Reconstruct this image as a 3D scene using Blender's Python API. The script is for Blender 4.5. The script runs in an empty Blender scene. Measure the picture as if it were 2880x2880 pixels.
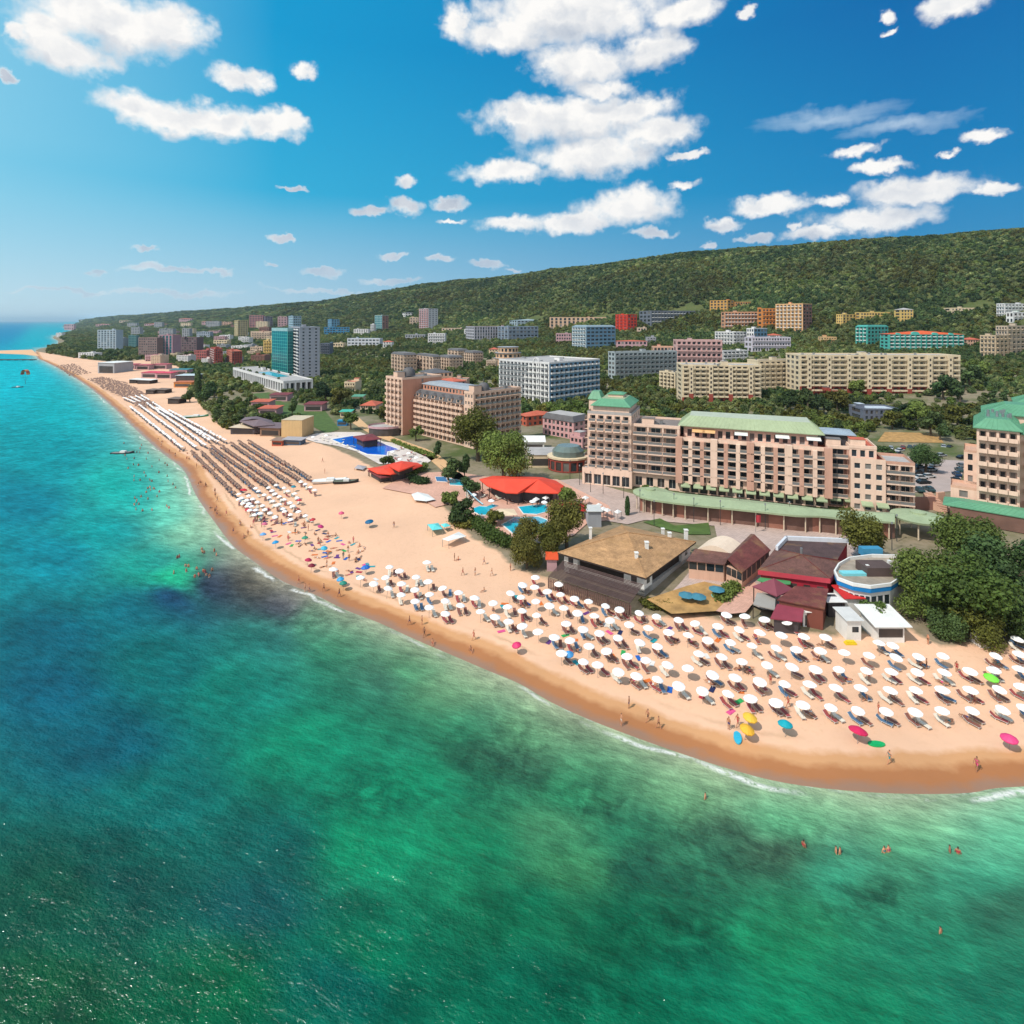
import bpy, math, random
import numpy as np
from mathutils import Vector, Matrix
rnd = random.Random(7)
RS = np.random.RandomState(11)
SC = bpy.context.scene
COL = SC.collection
FOC, CX, HOR, CAMH = 1565.0, 1440.0, 902.0, 55.0     # a 2880 px frame, horizon row 902, drone 55 m above the sea

# ------------------------------------------------------------------ camera, sky, sun, exposure
cam = bpy.data.objects.new('camera', bpy.data.cameras.new('camera'))
COL.objects.link(cam)
cam.location = (0, 0, CAMH); cam.rotation_euler = (math.radians(90), 0, 0)
cam.data.sensor_width = 36; cam.data.lens = 36*FOC/2880; cam.data.shift_y = -(1440-HOR)/2880
cam.data.clip_start = 0.5; cam.data.clip_end = 200000
SC.camera = cam
SC.cycles.max_bounces = 5; SC.cycles.diffuse_bounces = 2; SC.cycles.glossy_bounces = 2; SC.cycles.transmission_bounces = 2; SC.cycles.volume_bounces = 0
SC.view_settings.view_transform = 'Standard'; SC.view_settings.look = 'None'
SC.view_settings.exposure = .22; SC.view_settings.gamma = 1
SUN_EL, SUN_DX, SUN_DY = math.radians(52), -.83, -.56
_n = math.hypot(SUN_DX, SUN_DY); SUN = Vector((SUN_DX/_n*math.cos(SUN_EL), SUN_DY/_n*math.cos(SUN_EL), math.sin(SUN_EL)))
sl = bpy.data.lights.new('sun', 'SUN'); sl.energy = 3.5; sl.angle = math.radians(.53); sl.color = (1, .95, .86)
so = bpy.data.objects.new('sun', sl); COL.objects.link(so)
so.rotation_euler = SUN.to_track_quat('Z', 'Y').to_euler(); so.location = (-300, -200, 400)

def lin(r, g, b):
    f = lambda c: (c/255/12.92) if c <= 10 else ((c/255+.055)/1.055)**2.4
    return (f(r), f(g), f(b))

class NT:
    """small helper for writing node trees"""
    def __init__(s, tree): s.t = tree; s.n = tree.nodes; s.l = tree.links
    def new(s, typ, **kw):
        n = s.n.new(typ)
        for k, v in kw.items(): setattr(n, k, v)
        return n
    def put(s, sock, v):
        if hasattr(v, 'is_linked') or isinstance(v, bpy.types.NodeSocket): s.l.new(v, sock)
        else: sock.default_value = v
    def math(s, op, a, b=None, c=None, clamp=False):
        n = s.new('ShaderNodeMath', operation=op); n.use_clamp = clamp
        for i, v in enumerate((a, b, c)):
            if v is not None: s.put(n.inputs[i], v)
        return n.outputs[0]
    def vec(s, op, a, b=None, c=None):
        n = s.new('ShaderNodeVectorMath', operation=op)
        for i, v in enumerate((a, b, c)):
            if v is not None: s.put(n.inputs[i], v)
        return n.outputs['Value'] if op in ('LENGTH', 'DOT_PRODUCT', 'DISTANCE') else n.outputs[0]
    def noise(s, vec, scale, detail=4, rough=.55, dist=0., col=False):
        n = s.new('ShaderNodeTexNoise'); n.inputs['Scale'].default_value = scale; n.inputs['Detail'].default_value = detail
        n.inputs['Roughness'].default_value = rough; n.inputs['Distortion'].default_value = dist
        if vec is not None: s.l.new(vec, n.inputs['Vector'])
        return n.outputs['Color'] if col else n.outputs['Fac']
    def rng(s, v, a, b, c=0., d=1., smooth=False):
        n = s.new('ShaderNodeMapRange'); n.clamp = True
        if smooth: n.interpolation_type = 'SMOOTHSTEP'
        for i, x in enumerate((v, a, b, c, d)): s.put(n.inputs[i], x)
        return n.outputs[0]
    def mix(s, f, a, b, mode='MIX'):
        n = s.new('ShaderNodeMix', data_type='RGBA', blend_type=mode)
        s.put(n.inputs[0], f)
        for i, v in ((6, a), (7, b)):
            s.put(n.inputs[i], (*v, 1) if isinstance(v, tuple) and len(v) == 3 else v)
        return n.outputs[2]

def build_sky():
    w = bpy.data.worlds.new('World'); SC.world = w; w.use_nodes = True
    w.node_tree.nodes.clear(); N = NT(w.node_tree)
    out = N.new('ShaderNodeOutputWorld'); bg = N.new('ShaderNodeBackground'); bg.inputs[1].default_value = 0.1
    N.l.new(bg.outputs[0], out.inputs[0])
    sky = N.new('ShaderNodeTexSky', sky_type='NISHITA'); sky.sun_disc = False
    sky.sun_elevation = SUN_EL; sky.sun_rotation = math.atan2(SUN.x, SUN.y); sky.altitude = 50
    sky.air_density = 1.0; sky.dust_density = .6; sky.ozone_density = 2.0
    tc = N.new('ShaderNodeTexCoord'); d = tc.outputs['Generated']
    sx = N.new('ShaderNodeSeparateXYZ'); N.l.new(d, sx.inputs[0])
    x, y, z = sx.outputs
    az = N.math('ARCTAN2', x, y)
    hyp = N.math('SQRT', N.math('ADD', N.math('MULTIPLY', x, x), N.math('MULTIPLY', y, y)))
    el = N.math('DIVIDE', z, N.math('MAXIMUM', hyp, .02))
    # clear-sky tint: deep blue aloft, paler low down and towards the sun
    t_el = N.rng(el, 0., .48)
    left = N.rng(az, -.85, .62)
    hi = N.mix(left, lin(16, 172, 224), lin(4, 106, 174)); lo = N.mix(left, lin(214, 236, 244), lin(62, 146, 196))
    mid = N.mix(left, lin(60, 194, 232), lin(4, 132, 192))
    g = N.mix(N.rng(t_el, 0., .45), lo, mid); g = N.mix(N.rng(t_el, .35, 1.), g, hi)
    glow = N.math('MULTIPLY', N.rng(az, -.40, -.95), N.rng(el, .0, .25, 0, 1)); g = N.mix(N.math('MULTIPLY', glow, .8), g, lin(168, 220, 240))
    g = N.mix(1., g, (8.6, 8.6, 8.6), 'MULTIPLY')
    base = N.mix(.97, sky.outputs[0], g)
    # added paler, clouded sky behind the camera, unseen, to lift the ambient light
    back = N.rng(y, .15, -.35); bcl = N.rng(N.noise(d, 2.6, 5, .6), .42, .58)
    base = N.mix(back, base, N.mix(bcl, (5.2, 6.6, 8.0), (9.6, 9.6, 9.4)))
    # cumulus: direction-space lobes broken up by fractal noise
    cv = N.new('ShaderNodeCombineXYZ'); N.l.new(az, cv.inputs[0]); N.l.new(el, cv.inputs[1])
    p = cv.outputs[0]
    warp = N.noise(p, 15, 6, .60, col=True)
    pw = N.vec('MULTIPLY_ADD', N.vec('SUBTRACT', warp, (.5, .5, .5)), (.060, .046, 0), p)
    warp2 = N.noise(p, 55, 4, .55, col=True)
    pw = N.vec('MULTIPLY_ADD', N.vec('SUBTRACT', warp2, (.5, .5, .5)), (.022, .020, 0), pw)
    def field(lobes, off=(0, 0)):
        cur = None
        for (px, py, rx, ry) in lobes:
            a0 = math.atan((px-966)/1050); c = math.cos(a0)
            e0 = (605-py)/1050*c; ra = rx/1050*c*c; re = ry/1050*c
            v = N.vec('MULTIPLY_ADD', pw, (1/ra, 1/re, 0), (-(a0+off[0])/ra, -(e0+off[1])/re, 0))
            L = N.vec('LENGTH', v)
            if cur is None: cur = L
            else: cur = N.math('SMOOTH_MIN', cur, L, .22)
        return cur
    big = [(200,42,185,62),(130,95,105,42),(320,50,90,52),(80,60,70,50),(250,200,80,36),(340,222,120,38),(455,150,68,26),
           (500,235,80,32),(545,230,34,30),(420,235,90,32),(1080,25,205,70),(965,65,110,42),(1100,120,110,50),(1230,95,80,46),
           (1130,168,70,22),(1290,20,80,36),(1090,225,195,48),(985,215,85,34),(960,325,95,24),(1120,290,150,44),(1240,245,85,34),
           (1200,205,90,22),(1185,390,100,40),(1080,418,90,24),(965,420,65,20),(1725,356,125,30),(1645,412,125,30),(1445,388,85,21),(1800,12,70,30)]
    small = [(577,137,26,20),(862,45,34,40),(1405,27,20,14),(1295,292,44,10),(1230,440,46,11),(1288,350,34,11),(700,398,38,11),
             (762,388,36,18),(850,382,42,15),(765,343,22,13),(850,417,34,6),(1618,288,62,14),(1662,316,62,13),(1565,376,42,15),
             (1858,256,50,15),(1792,293,22,10),(1880,352,44,15),(1365,422,38,13),(1425,446,36,10),(1670,28,18,14),(1672,56,18,8),
             (1340,460,16,6),(1540,440,70,16),(330,512,90,7),(120,548,110,5),(330,552,130,6),(600,548,90,5),(740,530,60,6),(535,451,28,9),(742,483,34,8),(835,489,26,8),(915,499,42,9),(610,511,46,9),(420,517,38,7),(280,508,42,10),
             (270,468,34,5),(175,517,26,7),(970,508,18,5),(512,502,14,5),(30,60,26,16),(8,140,20,12),(545,352,30,5),(1505,424,16,9)]
    Lb = field(big); Lall = N.math('SMOOTH_MIN', Lb, field(small), .1)
    fb = N.noise(p, 24, 7, .56)
    dens = N.math('ADD', N.math('SUBTRACT', 1.08, Lall), N.math('MULTIPLY', N.math('SUBTRACT', fb, .5), 1.15))
    alpha = N.math('MULTIPLY', N.rng(dens, -.06, .62, smooth=True), N.rng(el, .02, .14, .42, 1.))
    up = field(big, (-.006, -.034))              # the same lobes seen a little lower: where they are thick overhead the base is grey
    fb1 = N.noise(pw, 15, 5, .5); fb2 = N.noise(N.vec('ADD', pw, (-.012, .022, 0)), 15, 5, .5)
    relief = N.math('SUBTRACT', fb1, fb2)
    under = N.math('MULTIPLY', N.rng(N.math('SUBTRACT', Lb, up), -.15, .75), N.rng(dens, .1, .6))
    core = N.rng(dens, .25, .95)
    shade = N.math('SUBTRACT', 1.0, N.math('MULTIPLY', N.math('MULTIPLY', core, N.rng(Lb, 1.0, .35)), .10))
    shade = N.math('SUBTRACT', shade, N.math('MULTIPLY', under, .34))
    shade = N.math('ADD', shade, N.math('MULTIPLY', relief, .62))
    cc = N.mix(N.rng(shade, .55, 1.0), lin(172, 186, 205), lin(255, 253, 250))
    cc = N.mix(N.rng(el, .0, .22, .42, .0), cc, lin(214, 222, 236))
    cc = N.mix(1., cc, (8.6, 8.6, 8.6), 'MULTIPLY')
    # thin cirrus
    ci = N.vec('MULTIPLY', p, (3.2, 26, 1)); cn = N.noise(ci, 1.3, 5, .6, .6)
    c1 = field([(1560,220,170,26),(1700,235,150,22)])
    cir = N.math('MULTIPLY', N.rng(N.math('ADD', N.math('SUBTRACT', 1., c1), N.math('SUBTRACT', cn, .5)), .0, .9), .42)
    base = N.mix(cir, base, (7.5, 8.4, 9.0))
    front = N.rng(y, .0, .1)
    res = N.mix(N.math('MULTIPLY', alpha, front), base, cc)
    N.l.new(res, bg.inputs[0])
    w.cycles.sampling_method = 'MANUAL'; w.cycles.sample_map_resolution = 256
build_sky()

# ------------------------------------------------------------------ pixels of the photograph -> points of the place
def smooth(t): t = np.clip(t, 0, 1); return t*t*(3-2*t)
K = 2880/1932
def flat(px, py, z=0.):
    t = (CAMH-z)*FOC/(py-HOR); return np.array([(px-CX)/FOC*t, t])
_sh = [(70,675),(82,681),(110,695),(160,725),(215,770),(245,800),(300,850),(345,885),(370,935),(405,985),(440,1030),(480,1060),(530,1095),(590,1120),
       (650,1150),(715,1175),(780,1205),(850,1235),(920,1265),(980,1290),(1040,1325),(1110,1357),(1190,1388),(1280,1420),(1380,1452),
       (1480,1477),(1600,1492),(1720,1498),(1830,1496),(1932,1484)]
_pts = [flat(x*K, y*K) for x, y in _sh][::-1]
_pts = [np.array(p, float) for p in ((2500, 90), (600, 95), (300, 90), (170, 75), (115, 68), (88, 66))] + _pts + \
       [np.array(p, float) for p in ((-905, 1060), (-1010, 1230), (-1240, 1520), (-1646, 2001), (-2600, 3300), (-3855, 4780), (-6500, 8200), (-12000, 15500))]
def catmull(P, k):
    P = [2*P[0]-P[1]] + list(P) + [2*P[-1]-P[-2]]; out = []
    for i in range(1, len(P)-2):
        a, b, c, d = P[i-1:i+3]
        for j in range(k):
            t = j/k; out.append(.5*((2*b)+(c-a)*t+(2*a-5*b+4*c-d)*t*t+(3*b-a-3*c+d)*t**3))
    out.append(P[-2]); return np.array(out)
SHORE = catmull(_pts, 4)
SA, SBv = SHORE[:-1], SHORE[1:]-SHORE[:-1]
def shore_dist(X, Y):
    """signed metres to the waterline, land positive"""
    X = np.asarray(X, float).ravel(); Y = np.asarray(Y, float).ravel(); out = np.empty_like(X)
    for s in range(0, len(X), 4000):
        x = X[s:s+4000, None]-SA[None, :, 0]; y = Y[s:s+4000, None]-SA[None, :, 1]
        L2 = (SBv**2).sum(1); t = np.clip((x*SBv[:, 0]+y*SBv[:, 1])/L2, 0, 1)
        dx = x-t*SBv[:, 0]; dy = y-t*SBv[:, 1]; q = dx*dx+dy*dy; k = q.argmin(1); r = np.arange(len(k))
        cr = SBv[k, 0]*dy[r, k]-SBv[k, 1]*dx[r, k]
        out[s:s+4000] = np.sqrt(q[r, k])*np.where(cr < 0, 1, -1)
    return out
PD = [-400,-30,0,8,25,45,190,240,300,400,500,604,680,800,950,1100,1160,1300,2000,9000]
PH = [-14,-2.2,0,.55,1.5,2.8,3.0,4.2,6,11,17,25,33,70,140,195,203,200,190,170]
def vnoise(X, Y, s):
    X = X/s; Y = Y/s
    return (np.sin(X*1.7+1.3*np.sin(Y*1.1+.4))+np.sin(Y*2.3+1.7*np.sin(X*.9+2.))+np.sin((X+Y)*1.3+1.1*np.sin((X-Y)*1.9)))/3
def terrain(X, Y):
    X = np.asarray(X, float).ravel(); Y = np.asarray(Y, float).ravel()
    dp = shore_dist(X, Y); dl = .71*X+.70*Y-60
    w = smooth((dp-40)/120); d = np.where(dp < 0, dp, dp*(1-w)+np.maximum(dl, dp*.5)*w)
    s = -.7*X+.71*Y
    k = np.interp(s, [0, 225, 407, 642, 958, 1153, 1470, 2080, 2600, 5600, 9000, 14000], [1, 1.01, 1.03, 1.06, .985, .955, .965, .79, .70, .54, .42, .3])
    h = np.interp(d, PD, PH)
    big = smooth((d-500)/500)
    h = h*np.where(d > 400, 1+(k-1)*smooth((d-400)/600), 1)+big*(vnoise(X, Y, 190)*7+vnoise(X, Y, 60)*2.0)
    return h, dp, d
def H(x, y): return float(terrain([x], [y])[0][0])
_T = np.geomspace(38, 9000, 520)
def G(px, py):
    """the point of the ground that the photograph shows at a pixel"""
    X = (px-CX)/FOC*_T; Zr = CAMH-(py-HOR)/FOC*_T
    h = np.maximum(terrain(X, _T)[0], 0); k = np.nonzero(Zr <= h)[0]
    if len(k) == 0: k = [len(_T)-1]
    k = max(k[0], 1); a = Zr[k-1]-h[k-1]; b = Zr[k]-h[k]; f = a/(a-b) if a != b else 1
    t = _T[k-1]+(_T[k]-_T[k-1])*f
    return Vector(((px-CX)/FOC*t, t, max(H((px-CX)/FOC*t, t), 0)))
def A(px, py, up):
    """the ground point under something seen at a pixel, `up` metres above the ground"""
    z = 2.
    for _ in range(3):
        q = flat(px, py, z+up); z = max(H(q[0], q[1]), 0)
    return Vector((q[0], q[1], z))
def zoomer(ox, oy, s): return lambda u, v: (ox+u/s, oy+v/s)
Z1 = zoomer(0, 800, 2.415); Z2 = zoomer(700, 750, 2.415); Z3 = zoomer(1400, 750, 2.415); Z4 = zoomer(2080, 700, 2.415)
Z5 = zoomer(400, 1000, 2.415); Z6 = zoomer(1100, 1100, 2.415); Z7 = zoomer(1600, 1050, 3.019); Z8 = zoomer(2200, 1050, 2.841)
Y1 = zoomer(1500, 1400, 2.415); Y2 = zoomer(2080, 1400, 2.415); Y3 = zoomer(500, 1200, 3.22); Y4 = zoomer(800, 1450, 2.76)
Y5 = zoomer(1350, 1650, 2.415); Y6 = zoomer(2080, 1700, 2.415); X2 = zoomer(1050, 980, 4.293); X3 = zoomer(850, 1180, 3.513)
X4 = zoomer(2450, 1050, 4.493); X1 = zoomer(1380, 1330, 4.83); W1 = zoomer(0, 1200, 2.0125); W4 = zoomer(1920, 1920, 2.0125)

# ------------------------------------------------------------------ mesh and object helpers
class MB:
    def __init__(s): s.v = []; s.f = []; s.m = []
    def pts(s, P):
        k = len(s.v); s.v += [tuple(p) for p in P]; return k
    def poly(s, P, m=0): k = s.pts(P); s.f.append(tuple(range(k, k+len(P)))); s.m.append(m)
    def box(s, x0, x1, y0, y1, z0, z1, m=0, M=None):
        P = [Vector((x, y, z)) for z in (z0, z1) for x, y in ((x0, y0), (x1, y0), (x1, y1), (x0, y1))]
        if M is not None: P = [M @ p for p in P]
        k = s.pts(P)
        for f in ((3,2,1,0), (4,5,6,7), (0,1,5,4), (1,2,6,5), (2,3,7,6), (3,0,4,7)):
            s.f.append(tuple(k+i for i in f)); s.m.append(m)
    def prism(s, P, z0, z1, m=0, mt=None, top=True, bottom=False):
        n = len(P); k = s.pts([(p[0], p[1], z0) for p in P]+[(p[0], p[1], z1) for p in P])
        for i in range(n):
            j = (i+1) % n; s.f.append((k+i, k+j, k+n+j, k+n+i)); s.m.append(m)
        if top: s.f.append(tuple(k+n+i for i in range(n))); s.m.append(m if mt is None else mt)
        if bottom: s.f.append(tuple(k+n-1-i for i in range(n))); s.m.append(m)
    def loft(s, P, za, Q, zb, m=0, cap=None):
        n = len(P); k = s.pts([(p[0], p[1], za) for p in P]+[(p[0], p[1], zb) for p in Q])
        for i in range(n):
            j = (i+1) % n; s.f.append((k+i, k+j, k+n+j, k+n+i)); s.m.append(m)
        if cap is not None: s.f.append(tuple(k+n+i for i in range(n))); s.m.append(cap)
    def tube(s, p, q, r, r2=None, n=6, m=0, cap=True):
        p, q = Vector(p), Vector(q); r2 = r if r2 is None else r2
        ax = (q-p).normalized(); u = ax.orthogonal().normalized(); w = ax.cross(u)
        c = [(math.cos(2*math.pi*i/n), math.sin(2*math.pi*i/n)) for i in range(n)]
        k = s.pts([p+(u*a+w*b)*r for a, b in c]+[q+(u*a+w*b)*r2 for a, b in c])
        for i in range(n):
            j = (i+1) % n; s.f.append((k+i, k+j, k+n+j, k+n+i)); s.m.append(m)
        if cap:
            s.f.append(tuple(k+n+i for i in range(n))); s.m.append(m)
            s.f.append(tuple(k+n-1-i for i in range(n))); s.m.append(m)
    def add(s, o, M):
        k = len(s.v); s.v += [tuple(M @ Vector(v)) for v in o.v]
        s.f += [tuple(k+i for i in f) for f in o.f]; s.m += o.m
    def mesh(s, name, mats, smooth=False):
        me = bpy.data.meshes.new(name); me.from_pydata(s.v, [], s.f)
        for x in (mats if isinstance(mats, (list, tuple)) else [mats]): me.materials.append(x)
        if any(s.m): me.polygons.foreach_set('material_index', s.m)
        if smooth: me.polygons.foreach_set('use_smooth', [True]*len(s.f))
        me.update(); return me
    def build(s, name, mats, parent=None, smooth=False, M=None):
        return link(name, s.mesh(name, mats, smooth), parent, M)
def link(name, me, parent=None, M=None):
    o = bpy.data.objects.new(name, me); COL.objects.link(o)
    if parent is not None: o.parent = parent
    if M is not None: o.matrix_local = M
    return o
def tag(o, label=None, cat=None, group=None, kind=None):
    if label: o['label'] = label
    if cat: o['category'] = cat
    if group: o['group'] = group
    if kind: o['kind'] = kind
    return o
def empty(name, loc, rz=0., label=None, cat=None, group=None):
    o = bpy.data.objects.new(name, None); COL.objects.link(o); o.location = loc; o.rotation_euler = (0, 0, rz)
    o.empty_display_size = .3
    return tag(o, label, cat, group)
def clone(o, parent=None):
    c = o.copy(); COL.objects.link(c)
    if parent is not None: c.parent = parent
    for ch in list(o.children): clone(ch, c)
    return c
ORD = ['first','second','third','fourth','fifth','sixth','seventh','eighth','ninth','tenth','eleventh','twelfth','thirteenth','fourteenth','fifteenth',
       'sixteenth','seventeenth','eighteenth','nineteenth','twentieth']
def nth(i):
    if i < 20: return ORD[i]
    t = ['twenty','thirty','forty','fifty','sixty','seventy','eighty','ninety']; k = i+1
    if k >= 100: return 'hundred-and-'+nth(k-101) if k > 100 else 'hundredth'
    return (t[k//10-2]+'-'+ORD[k % 10-1]) if k % 10 else t[k//10-2][:-1]+'ieth'

# ------------------------------------------------------------------ materials
MATS = {}
def mat(name, col, rough=.7, var=.12, scale=.6, metal=0., spec=.4, bump=0., streak=0., objvar=0.):
    if name in MATS: return MATS[name]
    m = bpy.data.materials.new(name); m.use_nodes = True; N = NT(m.node_tree); b = N.n['Principled BSDF']
    tc = N.new('ShaderNodeNewGeometry'); p = tc.outputs['Position']
    c = (*col, 1)
    n1 = N.noise(p, scale, 5, .6)
    f = N.rng(n1, .25, .75, 1-var, 1+var)
    if streak:
        q = N.vec('MULTIPLY', p, (1.3, 1.3, .12)); f = N.math('MULTIPLY', f, N.rng(N.noise(q, 1., 4, .6), .3, .7, 1-streak, 1+streak*.4))
    if objvar:
        oi = N.new('ShaderNodeObjectInfo'); f = N.math('MULTIPLY', f, N.rng(oi.outputs['Random'], 0, 1, 1-objvar, 1+objvar))
    v = N.vec('SCALE', c[:3]); sc = v.node; N.put(sc.inputs['Scale'], f)
    N.l.new(v, b.inputs['Base Color'])
    b.inputs['Roughness'].default_value = rough; b.inputs['Metallic'].default_value = metal
    b.inputs['Specular IOR Level'].default_value = spec
    if bump:
        bn = N.new('ShaderNodeBump'); bn.inputs['Strength'].default_value = bump; bn.inputs['Distance'].default_value = .1
        N.l.new(N.noise(p, scale*6, 4, .6), bn.inputs['Height']); N.l.new(bn.outputs[0], b.inputs['Normal'])
    MATS[name] = m; return m
def wallmat(name, rgb, k=.78): return mat(name, tuple(c*k for c in lin(*rgb)), .75, .07, .25, streak=.10, spec=.25)
def paint(name, rgb, k=.8, rough=.55): return mat(name, tuple(c*k for c in lin(*rgb)), rough, .08, 1.2)
GLASS = mat('window_glass', (.025, .035, .045), .12, .3, .2, spec=.6, objvar=.4)
GLASS2 = mat('curtained_window', (.16, .15, .14), .35, .3, .3, spec=.4, objvar=.3)
GLASS3 = mat('shaded_opening', (.055, .045, .042), .5, .3, .3, objvar=.4)
TEALGL = mat('teal_curtain_glass', lin(20, 95, 105), .15, .2, .08, spec=.6)
FRAME = paint('white_frame', (225, 222, 216)); DARK = mat('dark_wood', (.035, .022, .018), .7)
METAL = mat('grey_metal', (.3, .31, .32), .4, metal=.6); WHITE = paint('white_paint', (240, 238, 234))
ROOFGREY = mat('roof_felt', (.16, .15, .15), .9, .25, .3); ROOFLIGHT = mat('roof_gravel', (.36, .34, .33), .9, .2, .3)
CONC = mat('concrete', (.35, .33, .31), .9, .15, .4)
# ------------------------------------------------------------------ setting: sea, beach, ground, hills
def grid_mesh(ths, rs):
    T, R = np.meshgrid(ths, rs); return np.sin(T)*R, np.cos(T)*R
def grid_faces(nr, nt, keep=None):
    i = np.arange(nr-1)[:, None]*nt+np.arange(nt-1)[None, :]
    f = np.stack([i, i+1, i+1+nt, i+nt], -1).reshape(-1, 4)[:, ::-1]
    return f if keep is None else f[keep]
def np_mesh(name, V, F, mats, smooth=True):
    used = np.unique(F); rm = np.full(len(V), -1); rm[used] = np.arange(len(used)); V = V[used]; F = rm[F]
    me = bpy.data.meshes.new(name); k = F.shape[1]
    me.vertices.add(len(V)); me.vertices.foreach_set('co', V.astype(np.float32).ravel())
    me.loops.add(F.size); me.loops.foreach_set('vertex_index', F.astype(np.int32).ravel())
    me.polygons.add(len(F)); me.polygons.foreach_set('loop_start', np.arange(0, F.size, k, dtype=np.int32))
    me.polygons.foreach_set('loop_total', np.full(len(F), k, np.int32))
    me.polygons.foreach_set('use_smooth', np.full(len(F), smooth))
    me.update(calc_edges=True); me.validate()
    for m in mats: me.materials.append(m)
    return me, used
def attr(me, name, vals):
    a = me.attributes.new(name, 'FLOAT', 'POINT'); a.data.foreach_set('value', np.asarray(vals, np.float32).ravel())
def attr_col(me, name, vals):
    a = me.attributes.new(name, 'FLOAT_COLOR', 'POINT'); v = np.ones((len(vals), 4), np.float32); v[:, :3] = vals
    a.data.foreach_set('color', v.ravel())

BACK = [(2900,1802),(2760,1800),(2640,1795),(2560,1758),(2440,1765),(2330,1772),(2200,1756),(2070,1738),(1960,1722),(1780,1718),(1660,1668),(1560,1622),
        (1452,1590),(1404,1548),(1330,1510),(1282,1462),(1240,1420),(1190,1376),(1090,1352),(1060,1322),(1000,1290),(930,1258),(850,1236),(780,1232),
        (735,1215),(660,1214),(600,1180),(560,1130),(525,1098),(525,1060),(500,1030),(440,1020),(400,1012),(330,1020),(270,1014),(240,1010),(200,1004),(150,994),(100,984)]
_back = [flat(x, y, 2.6) for x, y in BACK]
_poly = np.array([(62, 20), (400, 20), (400, 62)]+[(p[0], p[1]) for p in _back]+[(-1010, 1090), (-1300, 900), (-600, 300), (-100, 20)])
def in_poly(X, Y, P):
    X = np.asarray(X); Y = np.asarray(Y); c = np.zeros(X.shape, bool); n = len(P)
    for i in range(n):
        x0, y0 = P[i]; x1, y1 = P[(i+1) % n]
        if y0 == y1: continue
        t = (Y-y0)/(y1-y0); c ^= ((y0 > Y) != (y1 > Y)) & (X < x0+t*(x1-x0))
    return c
def poly_edge_dist(X, Y, P, closed=True):
    P = np.asarray(P, float); B = (np.roll(P, -1, 0)-P) if closed else P[1:]-P[:-1]; A0 = P if closed else P[:-1]
    out = np.full(np.shape(X), 1e9)
    for a, b in zip(A0, B):
        t = np.clip(((X-a[0])*b[0]+(Y-a[1])*b[1])/max((b**2).sum(), 1e-9), 0, 1)
        out = np.minimum(out, np.hypot(X-a[0]-t*b[0], Y-a[1]-t*b[1]))
    return out

def sand_mat(near=True):
    m = bpy.data.materials.new('beach_sand'); m.use_nodes = True; N = NT(m.node_tree); b = N.n['Principled BSDF']
    g = N.new('ShaderNodeNewGeometry'); p = g.outputs['Position']
    a = N.new('ShaderNodeAttribute', attribute_name='shore'); d = a.outputs['Fac']
    dd = N.math('ADD', d, N.math('MULTIPLY', N.math('SUBTRACT', N.noise(p, .09, 4, .55), .5), 3.4))
    dd = N.math('ADD', dd, N.math('MULTIPLY', N.math('SUBTRACT', N.noise(p, .6, 4, .6), .5), 1.6))
    dry = tuple(c*.73 for c in lin(250, 202, 168)); damp = tuple(c*.64 for c in lin(238, 178, 126)); wet = tuple(c*.58 for c in lin(212, 142, 90)); film = tuple(c*.60 for c in lin(188, 146, 118))
    c = N.mix(N.rng(dd, .5, 1.8), film, wet); c = N.mix(N.rng(dd, 2.8, 4.0), c, damp); c = N.mix(N.rng(dd, 4.9, 6.0), c, dry)
    c = N.mix(1., c, N.mix(N.rng(N.noise(p, .05, 5, .6), .3, .7), (.88, .88, .88), (1.05, 1.04, 1.03)), 'MULTIPLY')
    prints = N.rng(N.noise(p, 1.3, 5, .75), .54, .68); c = N.mix(N.math('MULTIPLY', prints, N.rng(dd, 5, 9, 0, .40)), c, (.50, .30, .17))
    # a thin line of washed-up weed
    ln = N.math('MULTIPLY', N.rng(N.math('ABSOLUTE', N.math('SUBTRACT', dd, 7.2)), .0, .55, 1, 0), N.rng(N.noise(p, .05, 3, .5), .48, .6))
    c = N.mix(N.math('MULTIPLY', ln, .38), c, (.16, .11, .045))
    ed = N.math('ADD', N.new('ShaderNodeAttribute', attribute_name='inland').outputs['Fac'], N.math('MULTIPLY', N.math('SUBTRACT', N.noise(p, .35, 4, .6), .5), 3.))
    c = N.mix(N.rng(ed, -.6, .6), (.20, .165, .11), c)
    N.l.new(c, b.inputs['Base Color'])
    N.l.new(N.rng(dd, .5, 4.5, .28, .95), b.inputs['Roughness']); b.inputs['Specular IOR Level'].default_value = .3
    bn = N.new('ShaderNodeBump'); bn.inputs['Strength'].default_value = .5; bn.inputs['Distance'].default_value = .12
    N.l.new(N.math('MULTIPLY', N.noise(p, 1.3, 5, .65), N.rng(dd, 5, 10)), bn.inputs['Height']); N.l.new(bn.outputs[0], b.inputs['Normal'])
    return m
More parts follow.
